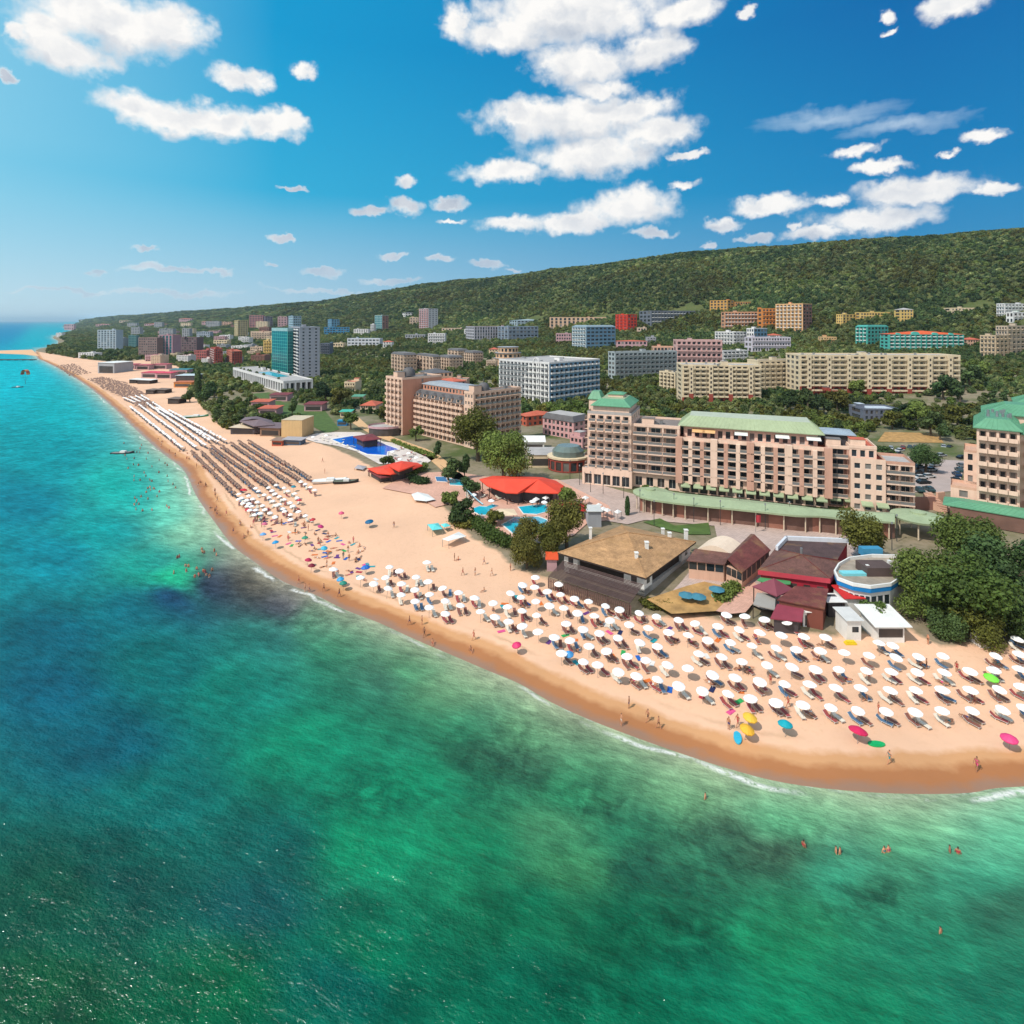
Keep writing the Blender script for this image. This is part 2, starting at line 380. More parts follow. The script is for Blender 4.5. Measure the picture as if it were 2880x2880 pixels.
def ground_mat(name, kind):
    m = bpy.data.materials.new(name); m.use_nodes = True; N = NT(m.node_tree); b = N.n['Principled BSDF']
    g = N.new('ShaderNodeNewGeometry'); p = g.outputs['Position']
    n1 = N.noise(p, .035, 5, .6); n2 = N.noise(p, .4, 5, .65)
    if kind == 'hill':
        c = N.mix(N.rng(n1, .35, .65), (.06, .085, .026), (.10, .11, .035)); c = N.mix(N.rng(n2, .55, .75), c, (.16, .14, .06))
    else:
        c = N.mix(N.rng(n1, .42, .58), (.075, .10, .03), (.24, .20, .14)); c = N.mix(N.rng(n2, .5, .75), c, (.12, .12, .055))
        sh_ = N.new('ShaderNodeAttribute', attribute_name='shore').outputs['Fac']; c = N.mix(N.rng(sh_, 60, 85), N.mix(N.rng(n2, .4, .7), (.25, .20, .14), (.15, .13, .07)), c)
        ed = N.math('ADD', N.new('ShaderNodeAttribute', attribute_name='inland').outputs['Fac'], N.math('MULTIPLY', N.math('SUBTRACT', N.noise(p, .35, 4, .6), .5), 3.)); c = N.mix(N.rng(ed, -.6, .6), c, tuple(q*.73 for q in lin(250, 202, 168)))
    N.l.new(c, b.inputs['Base Color']); b.inputs['Roughness'].default_value = .95; b.inputs['Specular IOR Level'].default_value = .15
    return m

def build_ground():
    ths = np.concatenate([np.linspace(-1.15, -.80, 24)[:-1], np.linspace(-.80, .80, 330), np.linspace(.80, 1.35, 30)[1:]])
    rs = np.concatenate([np.geomspace(40, 420, 210)[:-1], np.geomspace(420, 15000, 190)])
    X, Y = grid_mesh(ths, rs); nr, nt = X.shape
    h, dp, d = terrain(X, Y); x = X.ravel(); y = Y.ravel()
    bs = in_poly(x, y, _poly); ed = poly_edge_dist(x, y, _poly); ed = np.where(bs, ed, -ed)
    V = np.stack([x, y, h], 1); F = grid_faces(nr, nt)
    fx = x[F].mean(1); fy = y[F].mean(1); fh = h[F].max(1); fd = d[F].mean(1)
    fb = in_poly(fx, fy, _poly); keep = fh > -1.2
    hill = fd > 640
    for nm, sel, mt, lab in (('beach', keep & fb & ~hill, sand_mat(), None), ('ground', keep & ~fb & ~hill, ground_mat('town_ground', 'town'), None),
                             ('hills', keep & hill, ground_mat('hill_ground', 'hill'), None)):
        me, used = np_mesh(nm, V, F[sel], [mt]); attr(me, 'shore', dp[used]); attr(me, 'inland', ed[used])
        tag(link(nm, me), kind='structure')
build_ground()

ANCH = '''20,618,10,125,165 60,640,3,156,173 30,700,3,169,182 150,780,3,157,163 100,850,3,136,144 50,950,3,116,133 250,930,3,161,151 320,950,79,188,162 360,1000,105,174,143 200,1000,3,138,137
100,1050,3,121,134 300,1060,3,141,128 340,1090,3,181,134 410,1105,3,40,75 330,1130,3,61,96 470,1105,3,3,24 520,1130,3,33,67 250,1150,3,98,110 100,1200,3,81,96 500,1200,3,108,98
600,1180,29,125,94 655,1212,3,121,86 300,1250,3,99,97 100,1300,3,82,101 450,1300,3,112,95 700,1285,3,98,73 800,1250,3,134,86 860,1300,63,132,88 900,1370,8,120,81 600,1400,3,124,89
760,1420,3,109,77 800,1460,3,132,89 200,1400,3,80,93 300,1500,3,94,86 1000,1380,53,139,91 960,1450,3,94,63 880,1420,3,89,60 1100,1480,3,130,83 1150,1430,3,136,86 1300,1500,79,158,105
1500,1530,44,175,118 1700,1560,3,146,99 1900,1540,3,174,129 1200,1560,3,118,79 1200,1640,3,86,59 1350,1590,3,100,68 1450,1620,3,84,56 1600,1640,3,144,106 1850,1650,3,147,110 900,1600,3,113,72
1000,1700,3,97,64 700,1600,3,126,83 500,1600,3,87,76 250,1650,3,66,54 100,1700,3,69,46 480,1700,3,69,65 1200,1720,3,103,69 1500,1750,3,123,78 1750,1760,3,121,86 1300,1850,3,104,74
1000,1850,3,87,63 700,1800,3,102,71 640,1850,3,86,74 400,1850,3,90,54 100,1880,3,68,30 1600,1880,3,110,74 1900,1870,3,102,74 1900,1720,3,94,68 1650,1680,3,119,83 1050,1560,54,125,82
1080,1640,52,127,80'''
def build_sea():
    an = np.array([[float(q) for q in r.split(',')] for r in ANCH.split()]); C = np.array([lin(*r[2:5]) for r in an])/1.22
    ths = np.concatenate([np.linspace(-math.pi, -.82, 30)[:-1], np.linspace(-.82, .82, 260), np.linspace(.82, math.pi, 30)[1:]])
    rs = np.concatenate([[.5, 10, 25], np.geomspace(38, 1200, 230), np.geomspace(1300, 90000, 50)])
    X, Y = grid_mesh(ths, rs); nr, nt = X.shape; x = X.ravel(); y = Y.ravel()
    dp = shore_dist(x, y)
    px = np.clip(966+1050*np.tan(np.clip(np.arctan2(x, np.maximum(y, 1)), -.9, .9)), -60, 1990)
    py = np.clip(605+1050*CAMH/np.maximum(y, 20), 607, 1980)
    wx = px+14*vnoise(px, py, 90); wy = py+10*vnoise(py, px, 70)
    T = np.zeros((len(x), 3)); Wt = np.zeros(len(x))
    for a, c in zip(an, C):
        # patches of weed, sand and deep water named by where the photograph shows them; the vertical ones stretch with distance
        q = ((wx-a[0])**2+((wy-a[1])*1.6)**2); w = 1/(q+260)**1.75; T += w[:, None]*c; Wt += w
    T /= Wt[:, None]
    sh = np.exp(np.minimum(dp, 0)/5.0)[:, None]*(dp < 0)[:, None]+(dp >= 0)[:, None]
    T = T*(1-.62*sh)+np.array(lin(190, 178, 150))/1.1*.62*sh
    V = np.stack([x, y, np.zeros_like(x)], 1); F = grid_faces(nr, nt); F = F[(dp[F].min(1) < 6)]
    m = bpy.data.materials.new('sea_water'); m.use_nodes = True; N = NT(m.node_tree); b = N.n['Principled BSDF']
    g = N.new('ShaderNodeNewGeometry'); p = g.outputs['Position']
    t = N.new('ShaderNodeAttribute', attribute_name='tint').outputs['Color']; d = N.new('ShaderNodeAttribute', attribute_name='shore').outputs['Fac']
    R = N.new('ShaderNodeVectorRotate', rotation_type='Z_AXIS'); N.l.new(p, R.inputs['Vector']); R.inputs['Angle'].default_value = .35
    q = R.outputs[0]
    streak = N.noise(N.vec('MULTIPLY', q, (.05, .16, 1)), 1., 6, .62); weed = N.noise(p, .16, 7, .68, .4); fine = N.noise(N.vec('MULTIPLY', q, (.28, .9, 1)), 1., 5, .65)  # fine: dark ripple streaks of the waves put into the water colour
    f = N.math('MULTIPLY', N.rng(streak, .3, .7, .80, 1.20), N.rng(weed, .34, .66, .74, 1.20)); f = N.math('MULTIPLY', f, N.rng(fine, .3, .7, .70, 1.30))
    wd = N.new('ShaderNodeAttribute', attribute_name='weed').outputs['Fac']; mot = N.noise(p, .42, 7, .68, .5)
    f = N.math('MULTIPLY', f, N.math('SUBTRACT', 1.12, N.math('MULTIPLY', wd, N.rng(mot, .40, .62, 0, .62))))
    v = N.vec('SCALE', t); N.put(v.node.inputs['Scale'], f)
    # wash and small breakers along the edge
    ed = N.math('ADD', d, N.math('MULTIPLY', N.math('SUBTRACT', N.noise(p, .07, 3, .5), .5), 5.))
    fo = N.math('MULTIPLY', N.rng(N.math('ABSOLUTE', N.math('ADD', ed, .9)), .1, .55, 1, 0), N.rng(N.noise(p, .06, 2, .5), .50, .58))
    fo = N.math('MULTIPLY', fo, N.rng(N.noise(p, 1.4, 4, .7), .36, .5)); 
    fo2 = N.math('MULTIPLY', N.rng(N.math('ABSOLUTE', N.math('SUBTRACT', ed, .2)), .0, .3, .5, 0), N.rng(N.noise(p, .5, 4, .7), .48, .62))
    fo = N.math('MAXIMUM', fo, fo2)
    c = N.mix(N.math('MULTIPLY', fo, .85), v, (.66, .66, .63)); N.n.remove(b); df = N.new('ShaderNodeBsdfDiffuse'); N.l.new(c, df.inputs[0])
    gl = N.new('ShaderNodeBsdfGlossy'); gl.inputs['Roughness'].default_value = .10
    frs = N.new('ShaderNodeFresnel'); frs.inputs['IOR'].default_value = 1.33; mxs = N.new('ShaderNodeMixShader')
    N.l.new(N.math('MULTIPLY', N.math('MULTIPLY', N.math('MINIMUM', frs.outputs[0], .16), .36), N.rng(fo, 0, 1, 1, 0)), mxs.inputs[0]); N.l.new(df.outputs[0], mxs.inputs[1]); N.l.new(gl.outputs[0], mxs.inputs[2]); N.l.new(mxs.outputs[0], N.n['Material Output'].inputs[0])
    w1 = N.noise(N.vec('MULTIPLY', q, (.22, .6, 1)), 1., 6, .62); w2 = N.noise(N.vec('MULTIPLY', q, (2.2, 2.6, 1)), 1., 3, .6)
    bn = N.new('ShaderNodeBump'); bn.inputs['Distance'].default_value = 1.0; bn.inputs['Strength'].default_value = .55
    N.l.new(N.math('ADD', N.math('MULTIPLY', w1, 1.0), N.math('MULTIPLY', w2, .37)), bn.inputs['Height'])
    for s_ in (df, gl): N.l.new(bn.outputs[0], s_.inputs['Normal'])
    me, used = np_mesh('sea', V, F, [m]); attr(me, 'shore', dp[used]); attr_col(me, 'tint', T[used]); WB = np.zeros(len(x))
    for (bx, by, rx_, ry_) in ((1350,1600,300,110),(1280,1760,190,90),(960,1430,150,90),(1130,1520,110,60),(430,1110,170,40),(560,1160,120,40),(1650,1700,160,70),(1150,1880,200,60),(700,1500,140,50)): WB = np.maximum(WB, np.exp(-((px-bx)/rx_)**2-((py-by)/ry_)**2))
    attr(me, 'weed', WB[used])
    tag(link('sea', me), kind='structure')
build_sea()

def sheet(name, P, z, m, kind='structure', t=.0):
    """a flat paved area laid on the level terrace"""
    mb = MB(); mb.poly([(p[0], p[1], z) for p in P]); return tag(mb.build(name, m), kind=kind)
def pave(name, col, tile=1.6, var=.12):
    m = bpy.data.materials.new(name); m.use_nodes = True; N = NT(m.node_tree); b = N.n['Principled BSDF']
    p = N.new('ShaderNodeNewGeometry').outputs['Position']
    br = N.new('ShaderNodeTexBrick'); br.inputs['Scale'].default_value = 1/tile; br.inputs['Mortar Size'].default_value = .03
    for i, k in ((1, 1-var), (2, 1+var), (3, .72)): br.inputs[i].default_value = (*[c*k for c in col], 1)
    N.l.new(p, br.inputs['Vector'])
    c = N.mix(1., br.outputs['Color'], N.mix(N.rng(N.noise(p, .12, 5, .6), .3, .7), (.84, .83, .82), (1.1, 1.09, 1.08)), 'MULTIPLY')
    N.l.new(c, b.inputs['Base Color']); b.inputs['Roughness'].default_value = .85; return m
PAVE = pave('promenade_paving', tuple(c*.82 for c in lin(200, 176, 166)))
PAVEPINK = pave('pink_paving', tuple(c*.8 for c in lin(232, 180, 158)), 1.)
PATH = mat('sandy_path', tuple(c*.8 for c in lin(222, 178, 132)), .9, .1, .3)
DECK = pave('white_pool_deck', tuple(c*.8 for c in lin(236, 222, 214)), 2., .05)
ASPH = mat('car_park_asphalt', tuple(c*.85 for c in lin(186, 168, 162)), .9, .12, .2)
LAWN = mat('lawn_grass', (.065, .11, .022), .9, .35, .35)
DRY = mat('dry_grass', tuple(c*.62 for c in lin(206, 160, 100)), .95, .4, .5)
def pool_mat(name, rgb):
    m = mat(name, tuple(c*.85 for c in lin(*rgb)), .06, .18, .25, spec=.5, bump=.25); return m
TURQ = pool_mat('pool_water_turquoise', (30, 180, 205)); BLUEP = pool_mat('pool_water_blue', (10, 95, 205)); DEEPP = pool_mat('pool_water_deep', (10, 125, 180))
ZT = 3.0
def FP(z, *uv): return [flat(*z(u, v), ZT) for u, v in uv]
sheet('promenade', FP(Y1, (-150,-80),(60,-110),(300,-130),(700,-20),(1000,20),(1932,140),(2100,230),(2300,330),(2300,420),(2050,560),(1700,520),(1620,330),(1250,280),(1230,190),(760,150),(640,180),(520,160),(380,130),(150,-10)), ZT+.02, PAVE)
sheet('courtyard', FP(Y1, (880,700),(1000,575),(1130,420),(1250,280),(1620,330),(2300,420),(2420,560),(2330,640),(2050,700),(1930,775),(1700,775),(1560,760),(1440,700),(1330,640),(1160,570)), ZT+.012, PAVE)
sheet('road', FP(Z8, (820,585),(1460,575),(1470,700),(1400,940),(1240,950),(1050,950),(1010,800),(960,700)), ZT+.05, ASPH)
def drape(name, z, quad, m, n=14, up=.15):
    a, b_, c_, d_ = [np.array(G(*z(*q))[:2]) for q in quad]; mb = MB(); g = {}
    for i in range(n+1):
        for j in range(n+1): s, t = i/n, j/n; p = (a*(1-s)+b_*s)*(1-t)+(d_*(1-s)+c_*s)*t; g[i, j] = (p[0], p[1], H(p[0], p[1])+up)
    for i in range(n):
        for j in range(n): mb.poly([g[i, j], g[i+1, j], g[i+1, j+1], g[i, j+1]])
    return tag(mb.build(name, m), kind='structure')
drape('dry_slope', Z8, [(760,548),(1290,558),(1240,480),(820,470)], DRY)
sheet('lawn', FP(Y1, (745,165),(860,140),(960,190),(1190,170),(1205,250),(1060,250),(900,215)), ZT+.05, LAWN)
sheet('pool_terrace', FP(Z6, (-60,660),(120,560),(420,545),(640,580),(1130,600),(1330,700),(1480,780),(1520,870),(1330,900),(1240,980),(1060,1040),(860,1010),(640,890),(560,860),(420,760),(300,790),(150,700)), ZT+.05, PAVEPINK)
sheet('sandy_path', FP(Z5, (1400,425),(1470,420),(1560,500),(1720,560),(1932,635),(2020,680),(2150,790),(2260,880),(2200,900),(2060,800),(1932,690),(1700,590),(1560,540),(1430,460)), ZT+.05, PATH)
sheet('pool_deck', FP(Z5, (1085,560),(1180,530),(1330,520),(1480,520),(1640,585),(1810,605),(1990,700),(1900,750),(1690,735),(1610,738),(1450,650),(1330,615),(1180,590)), ZT+.05, DECK)
sheet('garden', FP(Y1, (770,690),(1040,600),(1160,570),(1380,620),(1250,770),(940,790)), ZT+.04, DRY)
sheet('paved_walk', FP(Y1, (1380,630),(1500,570),(1560,640),(1440,780),(1330,790),(1240,770)), ZT+.045, PAVEPINK)
sheet('beach_lawn', FP(Z5, (740,260),(860,250),(960,320),(1230,360),(1340,500),(1250,530),(1100,450),(960,420),(880,330)), ZT+.03, LAWN)
POOLS = []
def pool(label, P, m, cat='swimming pool'):
    mb = MB(); c = np.mean(P, 0); out = [c+(np.array(p)-c)*1.06 for p in P]
    mb.loft(out, ZT+.06, out, ZT+.22); mb.loft(out, ZT+.22, P, ZT+.23); mb.loft(P, ZT+.23, P, ZT+.13)
    o = empty('swimming_pool', (0, 0, 0), 0, label, cat)
    mb.build('pool_edge', WHITE, o); w = MB(); w.poly([(p[0], p[1], ZT+.14) for p in P]); w.build('water', m, o)
pool('big royal blue pool with stepped end on the white deck', FP(Z5, (1290,572),(1430,548),(1560,575),(1745,640),(1665,655),(1660,680),(1530,672),(1420,628)), BLUEP)
pool('small turquoise slide pool of two rounded lobes left of the cream terrace', FP(Z6, (560,800),(600,785),(650,788),(690,772),(720,785),(670,805),(660,845),(610,845),(565,825)), TURQ)
pool('turquoise pool beside the flat curved red roof', FP(Z6, (865,790),(950,780),(1050,775),(1065,820),(990,840),(900,835)), TURQ)
pool('large deep turquoise pool half hidden by olive trees', FP(Z6, (755,910),(840,865),(1000,858),(1060,880),(1030,950),(930,985),(830,970)), TURQ)
pool('pale narrow pool left of the wide red tent roof', FP(Z6, (390,595),(480,610),(500,645),(400,640)), TURQ)
pool('dark teal narrow pool behind the pink poolside wall', FP(Z6, (300,585),(370,585),(385,620),(310,615)), DEEPP)
# sand spit and jetty at the far end of the bay
mb = MB(); P = [flat(*q, 0) for q in ((-260,988),(0,986.5),(90,984),(110,1002),(66,997),(0,994.5),(-260,995))]
mb.prism([(p[0], p[1]) for p in P], -.3, .5); tag(mb.build('sand_spit', mat('spit_sand', tuple(c*.8 for c in lin(235, 185, 140)), .9)), kind='structure')
mb = MB(); a = flat(-200, 1011, 1.2); b_ = flat(99, 1011, 1.2)
mb.box(a[0], b_[0], a[1]-2.5, a[1]+2.5, .7, 1.5)
for i in range(14): x = a[0]+(b_[0]-a[0])*(i+.5)/14; mb.box(x-.5, x+.5, a[1]-2.3, a[1]+2.3, -2, .7)
tag(mb.build('jetty', mat('dark_timber', (.05, .045, .04), .8)), 'long dark timber jetty reaching into the sea at the far end of the beach', 'jetty')

# ------------------------------------------------------------------ trees
def leaf_mat(name, a, b_, trans=.25):
    m = bpy.data.materials.new(name); m.use_nodes = True; N = NT(m.node_tree); b = N.n['Principled BSDF']
    g = N.new('ShaderNodeNewGeometry'); oi = N.new('ShaderNodeObjectInfo')
    r = N.new('ShaderNodeAttribute', attribute_name='tone').outputs['Fac']
    c = N.mix(oi.outputs['Random'], a, b_); v = N.vec('SCALE', c); N.put(v.node.inputs['Scale'], N.rng(r, 0, 1, .62, 1.42))
    rr = N.math('FRACT', N.math('MULTIPLY', oi.outputs['Random'], 17.3)); v2 = N.vec('SCALE', v); N.put(v2.node.inputs['Scale'], N.math('MULTIPLY', N.rng(rr, 0, 1, .75, 1.3), N.rng(N.noise(oi.outputs['Location'], .0055, 4, .6), .36, .64, .66, 1.26)))  # location noise: species tone and cloud-like shadow patches put into the leaf colour
    N.l.new(v2, b.inputs['Base Color']); b.inputs['Roughness'].default_value = .65; b.inputs['Specular IOR Level'].default_value = .2
    tr = N.new('ShaderNodeBsdfTranslucent'); N.l.new(v2, tr.inputs[0]); mx = N.new('ShaderNodeMixShader'); mx.inputs[0].default_value = trans
    N.l.new(b.outputs[0], mx.inputs[1]); N.l.new(tr.outputs[0], mx.inputs[2]); N.l.new(mx.outputs[0], N.n['Material Output'].inputs[0]); return m
LEAF = leaf_mat('leaves_green', (.078, .125, .026), (.160, .200, .044)); LEAFD = leaf_mat('leaves_dark', (.045, .085, .028), (.085, .125, .038))
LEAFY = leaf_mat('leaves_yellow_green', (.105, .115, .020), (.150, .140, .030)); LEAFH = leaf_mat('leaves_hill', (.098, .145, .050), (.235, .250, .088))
BARK = mat('bark', (.10, .075, .05), .9)
def crown_mesh(name, m, n, size, seed, lobes=9, squash=.8, core=True, spread=.62):
    """unit crown: leaf-sized faces around uneven lobes, plus a dark twig core made of the same leaves deeper in"""
    r = np.random.RandomState(seed); L = []
    for i in range(lobes):
        a = r.uniform(0, 2*np.pi); q = spread*np.sqrt(r.uniform(.05, 1)); z = r.uniform(-.45, .62)
        q *= math.sqrt(max(.15, 1-(z*.95)**2)); L.append((q*np.cos(a), q*np.sin(a), z, r.uniform(.30, .48)))
    L = np.array(L); k = r.choice(len(L), n, p=L[:, 3]**2/(L[:, 3]**2).sum())
    dv = r.normal(size=(n, 3)); dv /= np.linalg.norm(dv, axis=1)[:, None]; rad = L[k, 3]*(r.uniform(0, 1, n)**.33)*(1+.25*r.normal(size=n).clip(-1, 1.4)*.5)
    P = L[k, :3]+dv*rad[:, None]; P[:, 2] *= squash
    nn = dv+r.normal(size=(n, 3))*.55+np.array([0, 0, .35]); nn /= np.linalg.norm(nn, axis=1)[:, None]
    u = np.cross(nn, r.normal(size=(n, 3))); u /= np.linalg.norm(u, axis=1)[:, None]; w = np.cross(nn, u)
    s = size*r.uniform(.55, 1.35, n)[:, None]; e = .7*s
    V = np.stack([P-u*s, P-w*e*.9+nn*s*.12, P+u*s, P+w*e+nn*s*.12], 1).reshape(-1, 3)
    F = np.arange(4*n).reshape(n, 4); me, used = np_mesh(name, V, F, [m], smooth=False)
    tone = np.clip(.5+.25*r.normal(size=n)+.22*r.normal(size=lobes)[k], 0, 1); attr(me, 'tone', np.repeat(tone, 4)); return me
def trunk_mesh(name, seed, limbs=5, h=1.0):
    """unit tree skeleton: crown radius 1 centred at z=0, foot at z=-1.45"""
    r = random.Random(seed); mb = MB(); top = Vector((r.uniform(-.08, .08), r.uniform(-.08, .08), -.5))
    mb.tube((0, 0, -1.45*h), top, .085, .06, 7)
    for i in range(limbs):
        a = 2*math.pi*(i+r.random()*.6)/limbs; q = top+Vector((math.cos(a)*.42, math.sin(a)*.42, r.uniform(.35, .75)))
        mb.tube(top, q, .045, .018, 5); mb.tube(q, q+Vector((math.cos(a+.5)*.22, math.sin(a+.5)*.22, .25)), .018, .006, 4)
    return mb.mesh(name, BARK)
CROWNS = [crown_mesh('crown', LEAF, 1500, .115, 1), crown_mesh('crown', LEAF, 1500, .11, 2, 11), crown_mesh('crown', LEAFD, 1500, .11, 3, 10),
          crown_mesh('crown', LEAFY, 1400, .115, 4, 8), crown_mesh('crown', LEAFD, 1300, .12, 5, 7), crown_mesh('crown', LEAF, 1500, .11, 6, 12, .95)]
TRUNKS = [trunk_mesh('trunk', i) for i in range(3)]
BIGCROWN = [crown_mesh('crown', LEAF, 11000, .040, 21, 24, .78, spread=.72), crown_mesh('crown', LEAFY, 8000, .045, 22, 18, .9, spread=.66), crown_mesh('crown', LEAFD, 8000, .046, 23, 20, .85, spread=.7), crown_mesh('crown', LEAF, 9000, .042, 24, 22, .82, spread=.74)]
def poplar_mesh():
    r = np.random.RandomState(9); n = 1800; z = r.uniform(-1.3, 1.9, n); rad = .34*np.sqrt(np.clip(1-((z-.1)/1.85)**2, .02, 1))*r.uniform(.5, 1.05, n); a = r.uniform(0, 6.28, n)
    P = np.stack([rad*np.cos(a), rad*np.sin(a), z], 1); nn = np.stack([np.cos(a), np.sin(a), r.uniform(0, 1, n)], 1)+r.normal(size=(n, 3))*.4; nn /= np.linalg.norm(nn, axis=1)[:, None]
    u = np.cross(nn, r.normal(size=(n, 3))); u /= np.linalg.norm(u, axis=1)[:, None]; w = np.cross(nn, u); s = .085
    V = np.stack([P-u*s, P-w*s, P+u*s, P+w*s], 1).reshape(-1, 3); me, _ = np_mesh('crown', V, np.arange(4*n).reshape(n, 4), [LEAFD], False)
    attr(me, 'tone', np.repeat(r.uniform(.2, .8, n), 4)); return me
POPLAR = poplar_mesh()
TREES = []      # (x, y, radius) of hand-placed trees
def tree(p, R, label, crown, name='broadleaf_tree', cat='tree', group=None, trunk=0, sz=1., lift=None, rz=None):
    """R crown radius in metres; foot at p"""
    foot = R*(1.45 if lift is None else lift)
    o = empty(name, p, rnd.uniform(0, 6.28) if rz is None else rz, label, cat, group)
    M = Matrix.Translation((0, 0, foot)) @ Matrix.Diagonal((R, R, R*sz, 1))
    link('crown', crown, o, M)
    link('trunk', TRUNKS[trunk % 3], o, Matrix.Diagonal((R, R, foot/1.45, 1)) @ Matrix.Translation((0, 0, 1.45)))
    TREES.append((p[0], p[1], R)); return o
# ------------------------------------------------------------------ buildings
RAILGL = mat('railing_glass', (.17, .17, .17), .3, .15, .4)
FOOT = []       # footprints, kept clear of trees
def S(n, ow=.62, z0=.28, z1=.86, rec=.25, bal=None, glass=0, wm=0, frame=False, logg=False, skip=(), dep=1.1, nb=0):
    return dict(nb=nb, n=n, ow=ow, z0=z0, z1=z1, rec=rec, bal=bal, glass=glass, wm=wm, frame=frame, logg=logg, skip=skip, dep=dep)
GLS = [GLASS, GLASS2, GLASS3, TEALGL]
class Building:
    def __init__(s, name, label, cat, P, zb, Ht, walls, group=None):
        c = np.mean(P, 0); s.o = Vector((c[0], c[1], zb)); s.root = empty(name, s.o, 0, label, cat, group)
        s.P = [Vector((p[0]-c[0], p[1]-c[1], 0)) for p in P]; s.H = Ht; s.walls = walls; s.w = MB(); s.win = []; s.bal = []; s.cache = {}
        s.dist = math.hypot(c[0], c[1]); FOOT.append([(p[0], p[1]) for p in P])
    def window(s, w, h, framed, g):
        k = ('w', round(w, 2), round(h, 2), framed, g)
        if k not in s.cache:
            m = MB(); m.poly([(0, 0, 0), (w, 0, 0), (w, 0, h), (0, 0, h)], 0)
            if framed:
                n = max(1, round(w/1.3)); t = .07
                for i in range(n+1): x = min(max(w*i/n, t/2), w-t/2); m.box(x-t/2, x+t/2, -.07, -.004, 0, h, 1)
                for z in ((0, t), (h-t, h)): m.box(t, w-t, -.066, -.004, z[0], z[1], 1)
            s.cache[k] = (m, m.mesh('window', [GLS[g], FRAME]))
        return s.cache[k]
    def balcony(s, w, kind, dep):
        k = ('b', round(w, 2), kind, dep)
        if k not in s.cache:
            m = MB(); m.box(-.1, w+.1, -dep, -.004, -.16, 0, 0)
            if kind == 'solid':
                m.box(-.1, w+.1, -dep-.09, -dep-.003, -.16, .95, 0); m.box(-.1, -.02, -dep, -.004, .003, .95, 0); m.box(w+.02, w+.1, -dep, -.004, .003, .95, 0)
            else:
                m.box(-.1, w+.1, -dep-.05, -dep-.003, .93, 1.0, 0 if kind == 'glass' else 1); m.box(-.08, w+.08, -dep-.03, -dep-.006, .14, .90, 2 if kind == 'glass' else 1)
                if kind == 'glass': m.box(-.1, w+.1, -dep-.10, -dep-.035, -.2, .14, 0)
                for x in (-.1, w+.05): m.box(x, x+.05, -dep, -.004, .93, 1.0, 1)
            s.cache[k] = (m, m.mesh('balcony', [s.walls[0], METAL if kind != 'white' else WHITE, RAILGL]))
        return s.cache[k]
    def face(s, A_, B_, z0, z1, floors, st):
        e = (B_-A_); W = e.length; e = e.normalized(); n = Vector((e.y, -e.x, 0)); up = Vector((0, 0, 1))
        q = lambda x, y, z: A_+e*x-n*y+up*z
        fr = Matrix((( e.x, -n.x, 0, 0), (e.y, -n.y, 0, 0), (0, 0, 1, 0), (0, 0, 0, 1)))
        wm = st['wm'] if st else 0
        W0 = wm
        def quad(x0, x1, a, b, y=0.): s.w.poly([q(x0, y, a), q(x1, y, a), q(x1, y, b), q(x0, y, b)], wm)
        if not st: quad(0, W, z0, z1); return
        fh = (z1-z0)/floors; N_ = st['n']; mx = min(.6, .03*W); bw = (W-2*mx)/N_; ow = bw*st['ow']; rec = st['rec']
        for j in range(floors):
            wm = 1 if j < st['nb'] else W0; zf = z0+j*fh; a = zf+st['z0']*fh; b = zf+st['z1']*fh
            if j in st['skip']: quad(0, W, zf, zf+fh); continue
            quad(0, W, zf, a); quad(0, W, b, zf+fh); x = 0.
            for i in range(N_):
                x0 = mx+bw*i+(bw-ow)/2; x1 = x0+ow; quad(x, x0, a, b); x = x1
                for P4 in ((q(x0,0,a), q(x0,rec,a), q(x0,rec,b), q(x0,0,b)), (q(x1,rec,a), q(x1,0,a), q(x1,0,b), q(x1,rec,b)),
                           (q(x0,0,a), q(x1,0,a), q(x1,rec,a), q(x0,rec,a)), (q(x0,rec,b), q(x1,rec,b), q(x1,0,b), q(x0,0,b))): s.w.poly(P4, wm)
                g = st['glass']
                if g == 0: g = rnd.choices((0, 1, 2), (.62, .16, .22))[0]
                if st['logg']:
                    quad(x0, x1, a, b, rec); w_, h_ = ow*.72, (b-a)*.86; off = q(x0+ow*.14, rec-.03, a+.03)
                else: w_, h_ = ow, b-a; off = q(x0, rec, a)
                m, me = s.window(w_, h_, st['frame'], g); s.win.append((m, me, Matrix.Translation(off) @ fr, (off+s.o).length, (g, w_)))
                if st['bal'] and (j > 0 or z0 > .5):
                    m, me = s.balcony(ow+.2, st['bal'], st['dep']); off = q(x0-.1, 0, a+.002)
                    s.bal.append((m, me, Matrix.Translation(off) @ fr, (off+s.o).length, None))
            quad(x, W, a, b)
    def finish(s):
        s.w.build('wall', s.walls, s.root)
        cap = 100 if s.dist < 330 else 60
        for nm, L in (('window', s.win), ('balcony', s.bal)):
            L.sort(key=lambda t: t[3])
            for m, me, M, d, _ in L[:cap]: link(nm, me, s.root, M)
            if len(L) > cap:
                mb = MB()
                if nm == 'window':
                    for m, me, M, d, (g, w_) in L[cap:]:
                        o = MB(); o.v = m.v; o.f = m.f; o.m = [g if k == 0 else 4 for k in m.m]; mb.add(o, M)
                    ms = [GLASS, GLASS2, GLASS3, TEALGL, FRAME]
                else:
                    for m, me, M, d, _ in L[cap:]: mb.add(m, M)
                    ms = [s.walls[0], METAL, RAILGL]
                tag(mb.build(nm, ms, s.root), kind='stuff')
    def part(s, name, mb, mats, smooth=False): return mb.build(name, mats, s.root, smooth)
